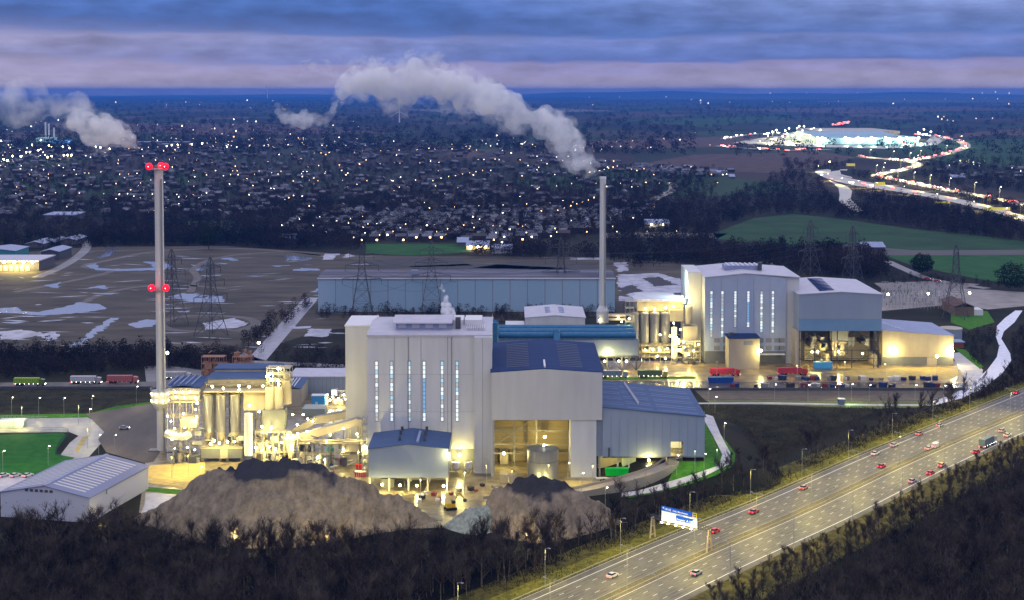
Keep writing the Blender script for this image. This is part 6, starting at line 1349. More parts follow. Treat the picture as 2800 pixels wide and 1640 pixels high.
for k, (px, py) in enumerate([(2113, 374), (2147, 370), (2158, 363), (2180, 362), (2185, 356), (2199, 356), (2152, 380), (2177, 378), (2205, 378), (2216, 366), (2226, 362), (2235, 378), (2167, 386), (2194, 370), (2140, 388), (2510, 376), (2545, 374), (2526, 366), (2100, 385), (2215, 386), (2123, 368), (2240, 370), (2190, 384), (2534, 382)]):
    o = ym if first_ else ym.copy()
    if not first_: COL.objects.link(o)
    first_ = False; X, Y = G(px, py + 6, 0); s = R_.choice([.6, .8, 1, 1.3]); o.location = (X, Y, 0); o.scale = (s, s, 1)
    tag(o, 'bright yard lamp mast ' + ('left of' if px < 2300 else 'at the right end of') + ' the huge floodlit warehouse', 'lamp mast', 'yard lamp masts of the huge warehouse')
    if k % 3 == 0: light('lamp_light', (X, Y - 15, 24), 110000, (1, .92, .65), 2)
# ---- power plant far off at the left, thin stacks, sheds and lamps
Yp = YB(388)
fp = bld('far_power_plant', 'far off green blue lit plant with three thin stacks at the far left', 'power plant', XP(140, Yp), Yp)
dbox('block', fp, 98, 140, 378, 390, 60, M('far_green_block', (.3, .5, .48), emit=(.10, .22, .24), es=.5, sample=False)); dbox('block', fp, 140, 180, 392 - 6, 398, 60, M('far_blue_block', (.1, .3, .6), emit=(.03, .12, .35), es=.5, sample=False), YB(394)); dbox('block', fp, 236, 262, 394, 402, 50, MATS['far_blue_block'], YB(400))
for px, yt in ((125, 335), (134, 339), (148, 350)):
    Yq_ = Yp + 5; MB().cyl(XP(px, Yq_), Yq_, 0, ZP(yt, Yq_), 2.6, n=10).build('stack', TRIMW, fp)
R_ = random.Random(43); first_ = True; em = None
t = MB().cyl(0, 0, 0, 12, .4, n=5).ball(0, 0, 13, 1.5, 1, 8, 5).mesh('estate_lamp', [WHITEP, LAMP_W]); em = bpy.data.objects.new('estate_lamp', t); COL.objects.link(em)
for k, (px, py) in enumerate([(35, 440), (58, 440), (88, 406), (72, 428), (82, 428), (105, 422), (130, 443), (142, 440), (112, 392), (134, 408), (140, 412), (172, 412), (190, 415), (262, 412), (275, 414), (10, 450), (20, 453), (175, 437), (185, 437), (195, 437), (470, 407), (486, 406), (525, 404), (553, 402), (620, 412), (647, 412), (3, 395), (300, 418), (456, 410)]):
    o = em if first_ else em.copy()
    if not first_: COL.objects.link(o)
    first_ = False; X, Y = G(px, py + 5, 0); s = R_.choice([.6, .8, 1.0]) * (1.5 if px in (35, 58, 525, 553) else 1); o.location = (X, Y, 0); o.scale = (s, s, 1)
    tag(o, 'bright lamp on the industrial estate ' + ('around the far plant with three stacks' if px < 300 else 'behind the chimney with red beacons'), 'street lamp', 'lamps of the far industrial estate')
for a, b, yt, yb_, lab in ((0, 38, 386, 392, 'long pale far shed at the far left edge'), (370, 512, 388, 396, 'long low lavender roofed far shed behind the red beacon chimney'), (120, 205, 588, 605, 'wide flat pale roofed school block in the trees at the left'), (430, 468, 394, 404, 'small pale far shed under the left steam cloud')):
    Yq_ = YB(yb_); s_ = bld('far_shed', lab, 'shed', XP((a + b) / 2, Yq_), Yq_); dbox('wall', s_, a, b, yt + 2, yb_, 40, HWALL[1]); MB().box(XP(a, Yq_) - 1, XP(b, Yq_) + 1, Yq_ - 1, Yq_ + 41, ZP(yt + 2, Yq_), ZP(yt + 2, Yq_) + 1).build('roof', ROOFL, s_)
# wind turbine
Yq_ = YB(336); X_ = XP(1092, Yq_, 60); wt_ = bld('wind_turbine', 'single white wind turbine on the plain behind the steam', 'wind turbine', X_, Yq_)
zt = ZP(306, Yq_); MB().cyl(X_, Yq_, 0, zt, 3.4, 2, 10).build('tower', TRIMW, wt_)
for k in range(3): a = pi / 2 + k * 2 * pi / 3; MB().tube((X_, Yq_ - 4, zt), (X_ + 52 * cos(a), Yq_ - 4, zt + 52 * sin(a)), 2.2, 4, .6).build('blade', TRIMW, wt_)
# old power station on the skyline
Yq_ = 27000; ps = bld('far_chimney', 'faint pale chimney on the skyline left of the steam', 'chimney', XP(731, Yq_), Yq_); MB().cyl(XP(731, Yq_), Yq_, 0, 150 + 12 / F * Yq_, 9, n=10).build('shaft', M('far_pale', (.8, .75, .7), rough=.8), ps)
# ---- retail sheds at the left edge
Yq_ = YB(742)
rt = bld('retail_shed', 'long lavender roofed retail shed with glowing yellow shop front at the left edge', 'shop building', XP(60, Yq_), Yq_)
MB().box(XP(-60, Yq_), XP(106, Yq_), Yq_, Yq_ + 42, 0, ZP(716, Yq_)).build('wall', HWALL[1], rt); MB().box(XP(-62, Yq_), XP(108, Yq_), Yq_ - 3, Yq_ + 43, ZP(716, Yq_), ZP(716, Yq_) + .8).build('roof', ROOFW, rt)
for k in range(9): MB().box(XP(-50 + k * 15, Yq_), XP(-40 + k * 15, Yq_), Yq_ - .3, Yq_ - .05, .3, 4.8).build('shop_window', M('shop_glow', (1, .8, .3), emit=(1, .62, .12), es=1.1, sample=False), rt)
for px in (16, 43, 69, 93): lamp_part(rt, XP(px, Yq_), Yq_ - 4, ZP(717, Yq_) , 5200, 1.0, (1, .75, .35))
for q in ((-60, 42, 688, 708, 'turquoise walled shed with pale roof at the left edge', M('turquoise_wall', (.05, .24, .28), rough=.5)), (112, 162, 690, 712, 'dark gabled shed with pale roof beside the estate road', DARKST), (70, 120, 668, 678, 'small blue roofed depot behind the gabled shed', HWALL[1]), (165, 208, 658, 670, 'pale flat roofed depot by the bend of the estate road', HWALL[1]), (125, 150, 664, 672, 'small low depot between two blue roofed sheds', HWALL[0])):
    Yk = YB(q[3]); a, b = XP(q[0], Yk), XP(q[1], Yk); z_ = ZP(q[2], Yk); s_ = bld('estate_shed', q[4], 'shed', (a + b) / 2, Yk); MB().prism([(a, 0), (b, 0), (b, z_), ((a + b) / 2, z_ + 2), (a, z_)], Yk, Yk + 36).build('wall', q[5], s_)
    MB().chevron(a - .5, b + .5, (a + b) / 2, z_ + .4, z_ + .4, z_ + 2.4, Yk - 1, Yk + 37, .38).build('roof', ROOFL, s_)
# roadside inn, barns
for a, b, yt, yb_, m_, lab, lit in ((1275, 1338, 668, 684, CREAM, 'cream roadside building with warm lamps beside the sports field', 3), (1345, 1400, 684, 694, TRIMW, 'low white sheds beside the cream roadside building', 0), (762, 806, 660, 664, ROOFL, 'thin long pale roofed shelter at the far edge of the colliery ground', 0), (2357, 2421, 669, 690, DARKST, 'dark barn with a shiny lavender roof alone in the fields', 0), (1250, 1280, 665, 674, HWALL[1], 'small pavilion at the end of the sports field', 0), (1995, 2010, 486, 490, HWALL[1], 'small pale farmhouse beside the pasture', 0), (1945, 1990, 472, 479, ROOFL, 'long pale roofed hall beyond the pasture', 0), (1765, 1830, 606, 622, ROOFL, 'pale roofed school building in the trees near the second chimney', 2), (2600, 2640, 486, 492, HWALL[1], 'pale farm shed below the far meadow', 0)):
    Yk = YB(yb_); A_, B_ = XP(a, Yk), XP(b, Yk); z_ = max(3.5, ZP(yt, Yk) * .6); s_ = bld('barn', lab, 'building', (A_ + B_) / 2, Yk)
    MB().box(A_, B_, Yk, Yk + 24, 0, z_).build('wall', m_, s_); MB().chevx(Yk - 1, Yk + 25, Yk + 12, z_ + .3, z_ + .3, z_ + 4, A_ - .5, B_ + .5, .29).build('roof', ROOFL, s_)
    for k in range(lit): lamp_part(s_, A_ + (B_ - A_) * (k + .5) / lit, Yk - 1, z_ * .8, 900, 1.0, (1, .6, .25))
# substation: rows of gantries
ss = thing('substation', 'tangle of steel substation gantries under three yellow lamps at the right', 'substation', (*G(2520, 835), 0)); g_ = MB(); R_ = random.Random(77)
ins_ = MB()
for row in range(7):
    Yk = YB(842) + row * 9
    for k in range(20):
        X_ = XP(2412 + k * 9.5, Yk) + R_.uniform(-.6, .6); h_ = R_.choice([4, 6, 8, 11]); g_.tube((X_, Yk, 0), (X_, Yk, h_), .18)
        if R_.random() < .7: g_.tube((X_, Yk, h_), (X_ + 2.3, Yk, h_), .14); ins_.cyl(X_ + 1.1, Yk, h_ - 1.6, h_, .25, n=6)
g_.build('gantry', STEEL, ss); ins_.build('insulators', GREYC, ss)
sb = bld('control_house', 'long brown roofed control building with white end beside the substation', 'building', XP(2640, YB(862)), YB(862))
Yk = YB(862); MB().box(XP(2612, Yk), XP(2664, Yk), Yk, Yk + 30, 0, 6).build('wall', M('brown_brick', (.18, .12, .09), rough=.9), sb); MB().chevron(XP(2610, Yk), XP(2666, Yk), XP(2638, Yk), 6.2, 6.2, 8.5, Yk - .6, Yk + 31, .19).build('roof', M('brown_roof', (.10, .06, .05), rough=.9), sb)
MB().box(XP(2664, Yk) + .1, XP(2690, Yk), Yk + 1, Yk + 12, 0, 4).build('extension', TRIMW, sb)
# ================================================================ lamps on posts, vehicles, signs
def post(h, arm, power, color=(1, .82, .42), double=False, head=.22, glow=LAMP_H, mat=STEEL, name='street_lamp'):
    t = thing(name, 'x', 'street lamp'); MB().cyl(0, 0, 0, h, .09, .06, 6).build('pole', mat, t, world_=False)
    for s in ((1, -1) if double else (1,)):
        if arm: MB().tube((0, 0, h), (s * arm, 0, h + .25), .06, 5).build('arm', mat, t, world_=False)
        hd = MB().box(s * arm - .45, s * arm + .45, -.2, .2, h + .18, h + .38).build('lamp_head', mat, t, world_=False)
        MB().box(s * arm - .36, s * arm + .36, -.15, .15, h + .12, h + .176).ball(s * arm, 0, h + .1, head, 0, 6, 4).build('lens', glow, hd, world_=False)
        if power:
            o = light('lamp_light', (s * arm, 0, h - .3), power, color, .25, None, 172); o.parent = t
    return t
# motorway columns: double arms down the middle, singles on the verges
MD = post(13, 2.0, 3500, (1, .80, .34), True, .05, STEEL); MS = post(12, 1.6, 2700, (1, .80, .32), False, .05, STEEL)
s0 = 8
for i in range(11):
    s = s0 + 18 + i * 38
    if s > MLEN - 8: break
    x, y, a = mway(s, 0); place(MD, (x, y, 0), a + pi / 2, 'tall double armed motorway lamp column in the central reserve', 'lamp columns in the central reserve')
for sgn in (1, -1):
    for i in range(11):
        s = s0 + i * 40
        if s > MLEN - 8: break
        x, y, a = mway(s, sgn * 20.4); place(MS, (x, y, 0), a - pi / 2 if sgn > 0 else a + pi / 2, 'slim motorway lamp column on the ' + ('grass verge next to the plant' if sgn > 0 else 'wooded side of the motorway'), 'lamp columns on the motorway verges')
# plant and road lamps
PS = post(8, .7, 420, (1, .85, .45), head=.2); PT = post(11, .2, 5200, (1, .72, .35), head=.75, glow=LAMP_W, name='floodlight_mast'); PS['category'] = 'street lamp'; PT['category'] = 'floodlight'
for px, py, lab in ((32, 1132, 'on the left field edge, first from the picture edge'), (106, 1134, 'on the left field edge, second from the picture edge'), (175, 1133, 'on the left field edge above the gate road'), (252, 1127, 'standing in the field edge above the gate'), (373, 1101, 'by the bright grass below the parked lorries'), (246, 1165, 'beside the gate road near the striped sign'),
        (8, 1286, 'at the left edge above the parked cars'), (132, 1272, 'on the dark green lawn'), (474, 1280, 'in the yard below the tall chimney'), (270, 1240, 'behind the steel shed roof, nearer the lawn'), (313, 1241, 'behind the steel shed roof, nearer the chimney'), (549, 1330, 'beside the ash mound\'s left shoulder'),
        (2118, 1095, 'along the footpath, first from the tipping hall'), (2209, 1096, 'along the footpath, second from the tipping hall'), (2293, 1094, 'left of the small blue kiosk'), (2328, 1094, 'right of the small blue kiosk'), (2377, 1097, 'along the footpath right of the kiosk'), (2502, 1096, 'along the footpath near the stone track'), (2580, 1098, 'at the corner of the stone track'),
        (1938, 1108, 'beyond the pale footpath at the tipping hall corner'), (1955, 1130, 'on the grass bank by the footpath bend'), (1980, 1208, 'inside the footpath bend'), (1925, 1296, 'on the lawn below the tipping hall'), (1850, 1300, 'beside the ramp'), (1765, 1330, 'along the ramp below the green trailer'), (1655, 1392, 'at the edge of the motorway slope'), (1553, 1320, 'at the foot of the pier'), (1590, 1350, 'on the ochre gravel'), (966, 1072, 'beside the blue cabin'), (1105, 1330, 'in front of the raised ash building')):
    x, y = G(px, py); o = place(PS, (x, y, hgt(x, y)), random.uniform(-1, 1), 'slim street lamp ' + lab, 'street lamps round the plants')
for px, py, lab in ((457, 1020, 'right of the tall chimney, by the lorry park'), (707, 990, 'at the junction behind the filter house'), (2427, 850, 'left of three above the substation'), (2537, 848, 'middle of three above the substation'), (2650, 846, 'right of three above the substation'), (2560, 1030, 'in the yard before the cream hall')):
    x, y = G(px, py); place(PT, (x, y, 0), 0, 'tall yellow floodlight ' + lab, 'yellow floodlights')
for px, py, pw, c in ((1755, 1022, 1560, (1, .95, .7)), (2310, 1030, 1320, (1, .78, .45)), (2180, 1040, 1080, (1, .78, .45)), (1960, 1030, 1200, (1, .78, .45)), (2420, 1036, 1080, (1, .75, .4)), (2620, 1040, 1320, (1, .85, .6)), (1270, 1350, 1920, (1, .75, .3)), (1330, 1330, 1560, (1, .72, .25)), (470, 1305, 1560, (1, .72, .22)), (515, 1300, 1320, (1, .70, .2)), (1500, 1328, 1320, (1, .72, .25)), (1620, 1330, 1080, (1, .7, .25)), (215, 1160, 960, (1, .9, .55)), (60, 1162, 900, (1, .9, .6)), (1960, 1285, 300, (.8, 1, .5)), (1900, 1290, 420, (.85, 1, .5)), (240, 1225, 900, (1, .92, .5)), (1150, 1370, 1560, (1, .78, .35)), (980, 1290, 1560, (1, .76, .32)), (1400, 1345, 1200, (1, .72, .25))):
    x, y = G(px, py)
    t = thing('yard_light', 'low yard lamp on a thin post ' + ('in the lorry yard of the second plant' if py < 1100 and px > 1700 else 'on the lit ground of the first plant'), 'lamp', (x, y, hgt(x, y)), 0, 'yard lamps'); MB().cyl(0, 0, 0, 8.6, .09, n=6).build('pole', STEEL, t, world_=False); MB().box(-.4, .4, -.25, .25, 8.7, 8.9).build('lamp_head', DARKST, t, world_=False)
    o = light('lamp_light', (0, -.2, 8.3), pw, c, .4, None, 160); o.parent = t
# ---- vehicles
TYRE = M('tyre_rubber', (.012, .012, .012), rough=.9); VGL = M('vehicle_glass', (.02, .025, .035), rough=.1, spec=.6)
TAIL = M('tail_lamp', (.8, .02, .02), emit=(1, .05, .05), es=7, sample=False); HEADL = M('head_lamp', (1, 1, .9), emit=(1, .95, .8), es=22, sample=False)
def paint(n, c): return M(n + '_paint', c, rough=.3, spec=.5)
def wheels(t, pts, r=.34, w=.22):
    for x, y in pts:
        wb = MB(); n = 12; s = 1 if y > 0 else -1
        vs = [(x + r * cos(2 * pi * i / n), y, r + r * sin(2 * pi * i / n)) for i in range(n)] + [(x + r * cos(2 * pi * i / n), y - s * w, r + r * sin(2 * pi * i / n)) for i in range(n)]
        wb.add(vs, [tuple(range(n)), tuple(range(2 * n - 1, n - 1, -1))] + [(i, i + n, (i + 1) % n + n, (i + 1) % n) for i in range(n)]); wb.build('wheel', TYRE, t, world_=False)
def car(c, name='paint', van=False):
    t = thing('van' if van else 'car', 'x', 'van' if van else 'car'); p = paint(name, c); L, W_ = (5.2, 1.0) if van else (4.4, .88)
    prof = [(-L / 2, .35), (L / 2, .35), (L / 2, .75), (L / 2 - .2, .9), (L * .22, 1.02), (-L / 2, 1.0)] if not van else [(-L / 2, .4), (L / 2, .4), (L / 2, 1.0), (L / 2 - .9, 1.3), (L / 2 - 1.5, 2.1), (-L / 2, 2.1)]
    b = MB().prism(prof, -W_, W_); b.build('body', p, t, world_=False)
    if not van:
        g = MB(); q = [(-L * .40, 1.0), (L * .22, 1.0), (L * .06, 1.46), (-L * .30, 1.46)]
        vs = [(x, -W_ + (.05 if z < 1.2 else .18), z) for x, z in q] + [(x, W_ - (.05 if z < 1.2 else .18), z) for x, z in q]; g.add(vs, [(0, 1, 2, 3), (7, 6, 5, 4), (0, 4, 5, 1), (1, 5, 6, 2), (2, 6, 7, 3), (3, 7, 4, 0)]); g.build('windows', VGL, t, world_=False)
        MB().box(-L * .27, L * .04, -W_ + .2, W_ - .2, 1.455, 1.50).build('roof', p, t, world_=False)
    else: MB().add([(L / 2 - .88, -W_ + .1, 1.33), (L / 2 - .88, W_ - .1, 1.33), (L / 2 - 1.46, W_ - .1, 2.04), (L / 2 - 1.46, -W_ + .1, 2.04)], [(0, 1, 2, 3)]).build('windscreen', VGL, t, world_=False)
    for s in (-1, 1):
        MB().box(-L / 2 - .04, -L / 2 + .02, s * .62 - .18, s * .62 + .18, .68, .92).build('tail_light', TAIL, t, world_=False); MB().box(L / 2 - .04, L / 2 + .03, s * .6 - .18, s * .6 + .18, .58, .76).build('headlight', HEADL, t, world_=False)
    wheels(t, [(L * .31, W_), (L * .31, -W_), (-L * .31, W_), (-L * .31, -W_)]); return t
def truck(cab, trailer, tl, name, lit=True, L=12.8, curtain=None, wheelsn=3):
    t = thing('lorry', 'x', 'lorry'); cp = paint(name + '_cab', cab); tp = M(name + '_trailer', trailer, tuple(min(1, v * 1.25) for v in trailer), scale=1.2, rough=.5)
    MB().box(-L, 0, -1.25, 1.25, 1.25, 4.0).build('trailer_body', tp, t, world_=False)
    MB().box(-L, 2.4, -.5, .5, .75, 1.15).build('chassis', DARKST, t, world_=False)
    MB().prism([(.7, .6), (2.9, .6), (2.95, 1.9), (2.7, 3.2), (1.0, 3.5), (.7, 3.5)], -1.2, 1.2).build('cab', cp, t, world_=False)
    MB().box(2.78, 2.93, -1.05, 1.05, 2.0, 2.85).build('windscreen', VGL, t, world_=False)
    if curtain:
        cm = MB()
        for k in range(14): cm.box(-L + .4 + k * (L - .8) / 13, -L + .5 + k * (L - .8) / 13, -1.3, -1.252, 1.3, 3.9)
        cm.build('side_rib', DARKST, t, world_=False)
    for s in (-1, 1):
        MB().box(2.9, 2.97, s * .85 - .16, s * .85 + .16, .8, 1.05).build('headlight', HEADL, t, world_=False); MB().box(-L - .05, -L + .01, s * .95 - .2, s * .95 + .2, .9, 1.15).build('tail_light', TAIL, t, world_=False)
    sm = MB()
    for k in range(6): sm.box(-L + .8 + k * 2.3, -L + .95 + k * 2.3, -1.32, -1.255, 1.05, 1.2)
    sm.build('marker_lights', TAIL if name.startswith('red') else HEADL, t, world_=False)
    wheels(t, [(1.9, 1.2), (1.9, -1.2), (-.6, 1.2), (-.6, -1.2), (-L + 1.6, 1.2), (-L + 1.6, -1.2), (-L + 2.9, 1.2), (-L + 2.9, -1.2), (-L + 4.2, 1.2), (-L + 4.2, -1.2)], .5, .3); return t
for px, py, rz, cb_, tr_, nm, lab in ((108, 1053, 0, (.10, .14, .03), (.20, .34, .02), 'lime_green', 'lime green lorry standing on the road at the left edge'), (262, 1048, 0, (.35, .33, .32), (.42, .42, .44), 'white', 'white sided lorry second along the road at the left'), (362, 1046, 0, (.42, .12, .10), (.34, .10, .10), 'red_white', 'red and white ribbed lorry nearest the tall chimney on the road'), (508, 1036, 0, (.5, .5, .5), (.38, .38, .38), 'grey', 'pale grey lorry parked just behind the tall chimney'),
        (1700, 1032, 0, (.25, .28, .30), (.16, .22, .26), 'slate', 'slate grey tipper lorry half hidden by the fuel hall roof'), (1810, 1031, 0, (.35, .32, .05), (.10, .14, .06), 'olive', 'olive green tipper lorry with yellow cab in the second yard'), (2008, 1026, 0, (.45, .03, .04), (.42, .03, .05), 'red', 'bright red lorry parked before the cream switch room'), (2192, 1024, .06, (.42, .04, .05), (.40, .035, .05), 'red_large', 'bright red lorry with lit side markers before the lattice bay')):
    x, y = G(px, py); o = truck(cb_, tr_, 0, nm, curtain=True); place(o, (x, y, .08), rz, lab)
crs = [('silver', (.35, .36, .38)), ('red', (.45, .02, .05)), ('white', (.62, .6, .6)), ('salmon', (.5, .22, .18))]
PC = {n: car(c, n) for n, c in crs}; PV = car((.55, .52, .5), 'cream_van', True)
def veh(px, py, n, way, lab, v=None):
    x, y = G(px, py); b = min(range(int(MLEN)), key=lambda s: (mway(s)[0] - x) ** 2 + (mway(s)[1] - y) ** 2); a = mway(b)[2]; place(v or PC[n], (x, y, .1), a, lab, 'vehicles on the motorway')
for q in ((1675, 1577, 'white', -1, 'white car with red tail lights nearest the bottom of the plant side carriageway'), (1955, 1455, 'red', -1, 'small red car just right of the gantry'), (2062, 1402, 'red', -1, 'bright red car on the plant side carriageway right of the gantry'), (2198, 1336, 'salmon', -1, 'salmon coloured car on the hard shoulder line of the plant side carriageway'), (2393, 1242, 'white', -1, 'white car near the hard shoulder, first of a pair'), (2445, 1219, 'white', -1, 'white car near the hard shoulder, second of a pair'),
          (2411, 1277, 'red', -1, 'red car in the fast lane near the central reserve'), (2514, 1188, 'salmon', -1, 'salmon car behind the pair of white cars'), (2570, 1165, 'silver', -1, 'silver car far up the plant side carriageway'), (2540, 1228, 'white', -1, 'white car in the middle lane right of the pair'), (2780, 1076, 'red', -1, 'red car near the right edge of the plant side carriageway'),
          (2495, 1318, 'silver', 1, 'silver car on the wooded carriageway before the trees'), (2575, 1274, 'salmon', 1, 'salmon car on the wooded carriageway behind the lorry'), (1905, 1570, 'silver', 1, 'silver car on the wooded carriageway left of the gantry leg'), (2545, 1296, 'red', 1, 'dark red car on the wooded carriageway half hidden by twigs'), (2670, 1238, 'red', 1, 'red tail lit car right behind the lorry on the wooded carriageway'), (2755, 1192, 'white', 1, 'white car ahead of the lorry on the wooded carriageway'), (2740, 1180, 'silver', 1, 'silver car beside the lorry cab on the wooded carriageway')): veh(*q)
tk2 = truck((.4, .4, .42), (.10, .14, .17), 0, 'teal_grey', L=10); veh(2710, 1215, None, 1, 'teal grey lorry near the right edge of the wooded carriageway', tk2)
veh(2560, 1222, None, -1, 'cream van in the lane beside the silver car', PV)
for i, (px, py) in enumerate(((10, 1296), (42, 1296), (76, 1296))):
    x, y = G(px, py + 6); place(PC['white'], (x, y, .08), 1.0, f'white car parked below the lawn, {("first", "second", "third")[i]} from the picture edge', 'parked white cars')
x, y = G(340, 1172); place(PC['silver'], (x, y, .1), .1, 'silver car standing on the brown hardcore left of the chimney', 'parked cars')
for px, py, rz, c, lab in ((142, 725, .9, 'red', 'red lit car climbing the estate road'), (2535, 766, -.4, 'red', 'car with red lights on the lane by the round tree, front one'), (2562, 772, -.4, 'red', 'car with red lights on the lane by the round tree, rear one'), (1440, 690, 0, 'red', 'red lit car on the road beside the sports field')):
    x, y = G(px, py); place(PC[c], (x, y, .2), rz, lab, 'cars on side lanes', 1.2)
# far traffic: one small car each, its lamps bright
FT = []
for nm, m1, m2 in (('tail', TAIL, M('tail_glow', (1, .1, .1), emit=(1, .14, .12), es=9, sample=False)), ('head', HEADL, M('head_glow', (1, 1, 1), emit=(1, .92, .84), es=14, sample=False))):
    m = MB().prism([(-2.2, .3), (2.2, .3), (2.2, .9), (.8, 1.0), (.2, 1.5), (-1.5, 1.5), (-2.2, 1.0)], -.9, .9, 0); m.box(-2.35, -2.2, -.9, .9, .6, 1.2, 1).box(2.2, 2.35, -.9, .9, .5, 1.0, 1).box(-2, 2, -.92, -.9, .6, 1.1, 1)
    o = bpy.data.objects.new('car', m.mesh('car', [paint('silver', (.3, .3, .3)), m2])); COL.objects.link(o); FT.append(o)
R_ = random.Random(61); usedf = set(); 
def traffic(P, n, ptail, where, seed, sz=1.8):
    r = random.Random(seed); L_ = spline([np.array(p, float) for p in P], 8)
    for k in range(n):
        i = r.randrange(len(L_) - 1); t = r.random(); q = L_[i] + (L_[i + 1] - L_[i]) * t + np.array((0, r.uniform(-2.5, 2.5))); a, b = G(*L_[i]), G(*L_[i + 1]); X, Y = G(*q); j = 0 if r.random() < ptail else 1
        o = FT[j] if j not in usedf else FT[j].copy()
        if j in usedf: COL.objects.link(o)
        usedf.add(j); o.location = (X, Y, .5); o.rotation_euler = (0, 0, atan2(b[1] - a[1], b[0] - a[0])); s = sz * r.uniform(.8, 1.3); o.scale = (s, s, s)
        tag(o, f'far car showing {"red tail" if j == 0 else "white head"} lamps on the {where}', 'car', 'far traffic on the trunk roads')
traffic(R2[4:], 62, .6, 'jammed trunk road before the huge warehouse', 1); traffic(R3, 40, .55, 'looping slip road beside the huge warehouse', 2, 2.4); traffic([(2300, 375), (2330, 366), (2370, 352)], 0, 1, '', 3)
traffic([(2240, 476), (2300, 500), (2380, 508), (2520, 530), (2700, 570), (2800, 600)], 12, .8, 'curving motorway below the trunk road', 4, 1.4); traffic([(2276, 343), (2300, 340), (2325, 336)], 26, 1, 'approach road behind the huge warehouse', 5, 3.2); traffic(R4, 18, .4, 'approach road left of the huge warehouse', 6, 2.4); traffic(R5, 16, .7, 'lane in front of the huge warehouse', 7, 2.2); traffic(R2[:5], 16, .7, 'trunk road near the right edge', 8, 1.6)
# far motorway columns
FL = post(12, 1.5, 0, head=.3); FL2 = None
for k, (px, py) in enumerate([(2236, 472), (2262, 496), (2300, 508), (2345, 516), (2395, 522), (2435, 508), (2470, 534), (2520, 524), (2560, 556), (2610, 540), (2660, 578), (2700, 562), (2750, 598), (2790, 588)]):
    x, y = G(px, py); place(FL, (x, y, 0), .3, 'slim lamp column beside the curving motorway in the distance', 'lamp columns of the far motorway')
    if True: o = light('lamp_light', (0, 0, 11.5), 26000, (1, .85, .45), .5, None, 160); o.location = (x + 1, y, 11.5)
x, y = G(2268, 466); o = place(PT, (x, y, 0), 0, 'bright yellow lamp at the tip of the far motorway bend', 'yellow floodlights', 1.4)
for R_k, n_ in ((R2, 16), (R3, 6)):
    for q_ in range(n_):
        q = R_k[0] if False else spline([np.array(p, float) for p in R_k], 8)[int((len(R_k) - 1) * 8 * (q_ + .5) / n_)]; x, y = G(*q); o = place(FL, (x, y + 8, 0), .3, 'slim lamp column beside the jammed trunk road', 'lamp columns of the far motorway', 1.5); light('lamp_light', (x, y, 20), 60000, (1, .86, .6), .5, None, 165)
# far yellow gantries
SIGNY = M('yellow_sign_back', (.5, .46, .08), emit=(.6, .52, .05), es=.55, sample=False)
for a, b, yt, yb_, yg, lab in ((2694, 2762, 568, 576, 596, 'yellow lit gantry nearest the right edge over the curving motorway'), (2556, 2598, 552, 557, 572, 'thin yellow gantry second from the right over the curving motorway'), (2392, 2420, 499, 508, 519, 'square yellow gantry sign by the jammed trunk road'), (2314, 2338, 448, 455, 462, 'small yellow gantry sign above the far motorway bend')):
    Y_ = YB(yg); g = bld('sign_gantry', lab, 'gantry', XP((a + b) / 2, Y_), Y_); MB().box(XP(a, Y_), XP(b, Y_), Y_ - .3, Y_ + .3, ZP(yb_, Y_), ZP(yt, Y_)).build('panel', SIGNY, g)
    for p_ in (a, b): MB().cyl(XP(p_, Y_), Y_ + 1, 0, ZP(yt, Y_), .35, n=6).build('leg', STEEL, g)
# ---- barriers and fences
bar = 0
def barrier(off, lab):
    t = thing('safety_barrier', lab, 'safety barrier'); st = strip(MWAY, off - .06, off + .06, .62); s2 = strip(MWAY, off - .06, off + .06, .80)
    m = MB(); n = len(MWAY)
    for i in range(n - 1):
        for a, b in ((st.v, s2.v),): m.add([a[2 * i], a[2 * i + 2], b[2 * i + 2], b[2 * i]], [(0, 1, 2, 3)]); m.add([a[2 * i + 1], a[2 * i + 3], b[2 * i + 3], b[2 * i + 1]], [(3, 2, 1, 0)])
    m.add(s2.v, s2.f); m.build('rail', M('yellow_lit_galvanised', (.42, .40, .30), rough=.45, metal=.2), t)
    p = MB(); s = 0
    while s < MLEN: x, y, a = mway(s, off); p.box(x - .05, x + .05, y - .05, y + .05, 0, .7); s += 4
    o = p.build('posts', STEEL, t); o.name = 'post'; o['kind'] = 'stuff'
for off, lab in ((20.0, 'steel crash barrier along the grass verge of the motorway'), (1.3, 'crash barrier on the plant side of the central reserve'), (-1.3, 'crash barrier on the wooded side of the central reserve')): barrier(off, lab)
def fence(px, h, lab, mat=DARKST, step=2.5):
    t = thing('fence', lab, 'fence'); L_ = spline([np.array(G(*p)) for p in px], 6); m = MB(); ps_ = MB()
    for a, b in zip(L_[:-1], L_[1:]):
        za, zb_ = hgt(*a), hgt(*b)
        for z in (.15, h * .5, h): m.tube((*a, za + z), (*b, zb_ + z), .035, 3)
        d = np.linalg.norm(b - a)
        for k in range(int(d / .5)): q = a + (b - a) * k * .5 / d; z_ = hgt(*q); m.box(q[0] - .02, q[0] + .02, q[1] - .02, q[1] + .02, z_, z_ + h)
    m.build('mesh_panel', mat, t)
fence([(396, 1320), (450, 1326), (520, 1335), (560, 1345)], 2.4, 'tall palisade fence between the yellow gravel and the grass strip', STEEL)
fence([(0, 1176), (120, 1180), (185, 1184), (168, 1210), (152, 1240), (170, 1250)], 2.2, 'green mesh fence around the dark lawn', M('green_fence', (.03, .08, .05), rough=.6))
fence([(1905, 1104), (2100, 1103), (2300, 1107), (2500, 1106), (2570, 1098), (2640, 1060), (2680, 1045), (2700, 1020)], 2.2, 'long mesh fence between the footpath and the scrub field')
fence([(1400, 1372), (1560, 1360), (1700, 1330), (1800, 1305), (1850, 1285)], 1.6, 'low railing along the outer side of the curved ramp', STEEL)
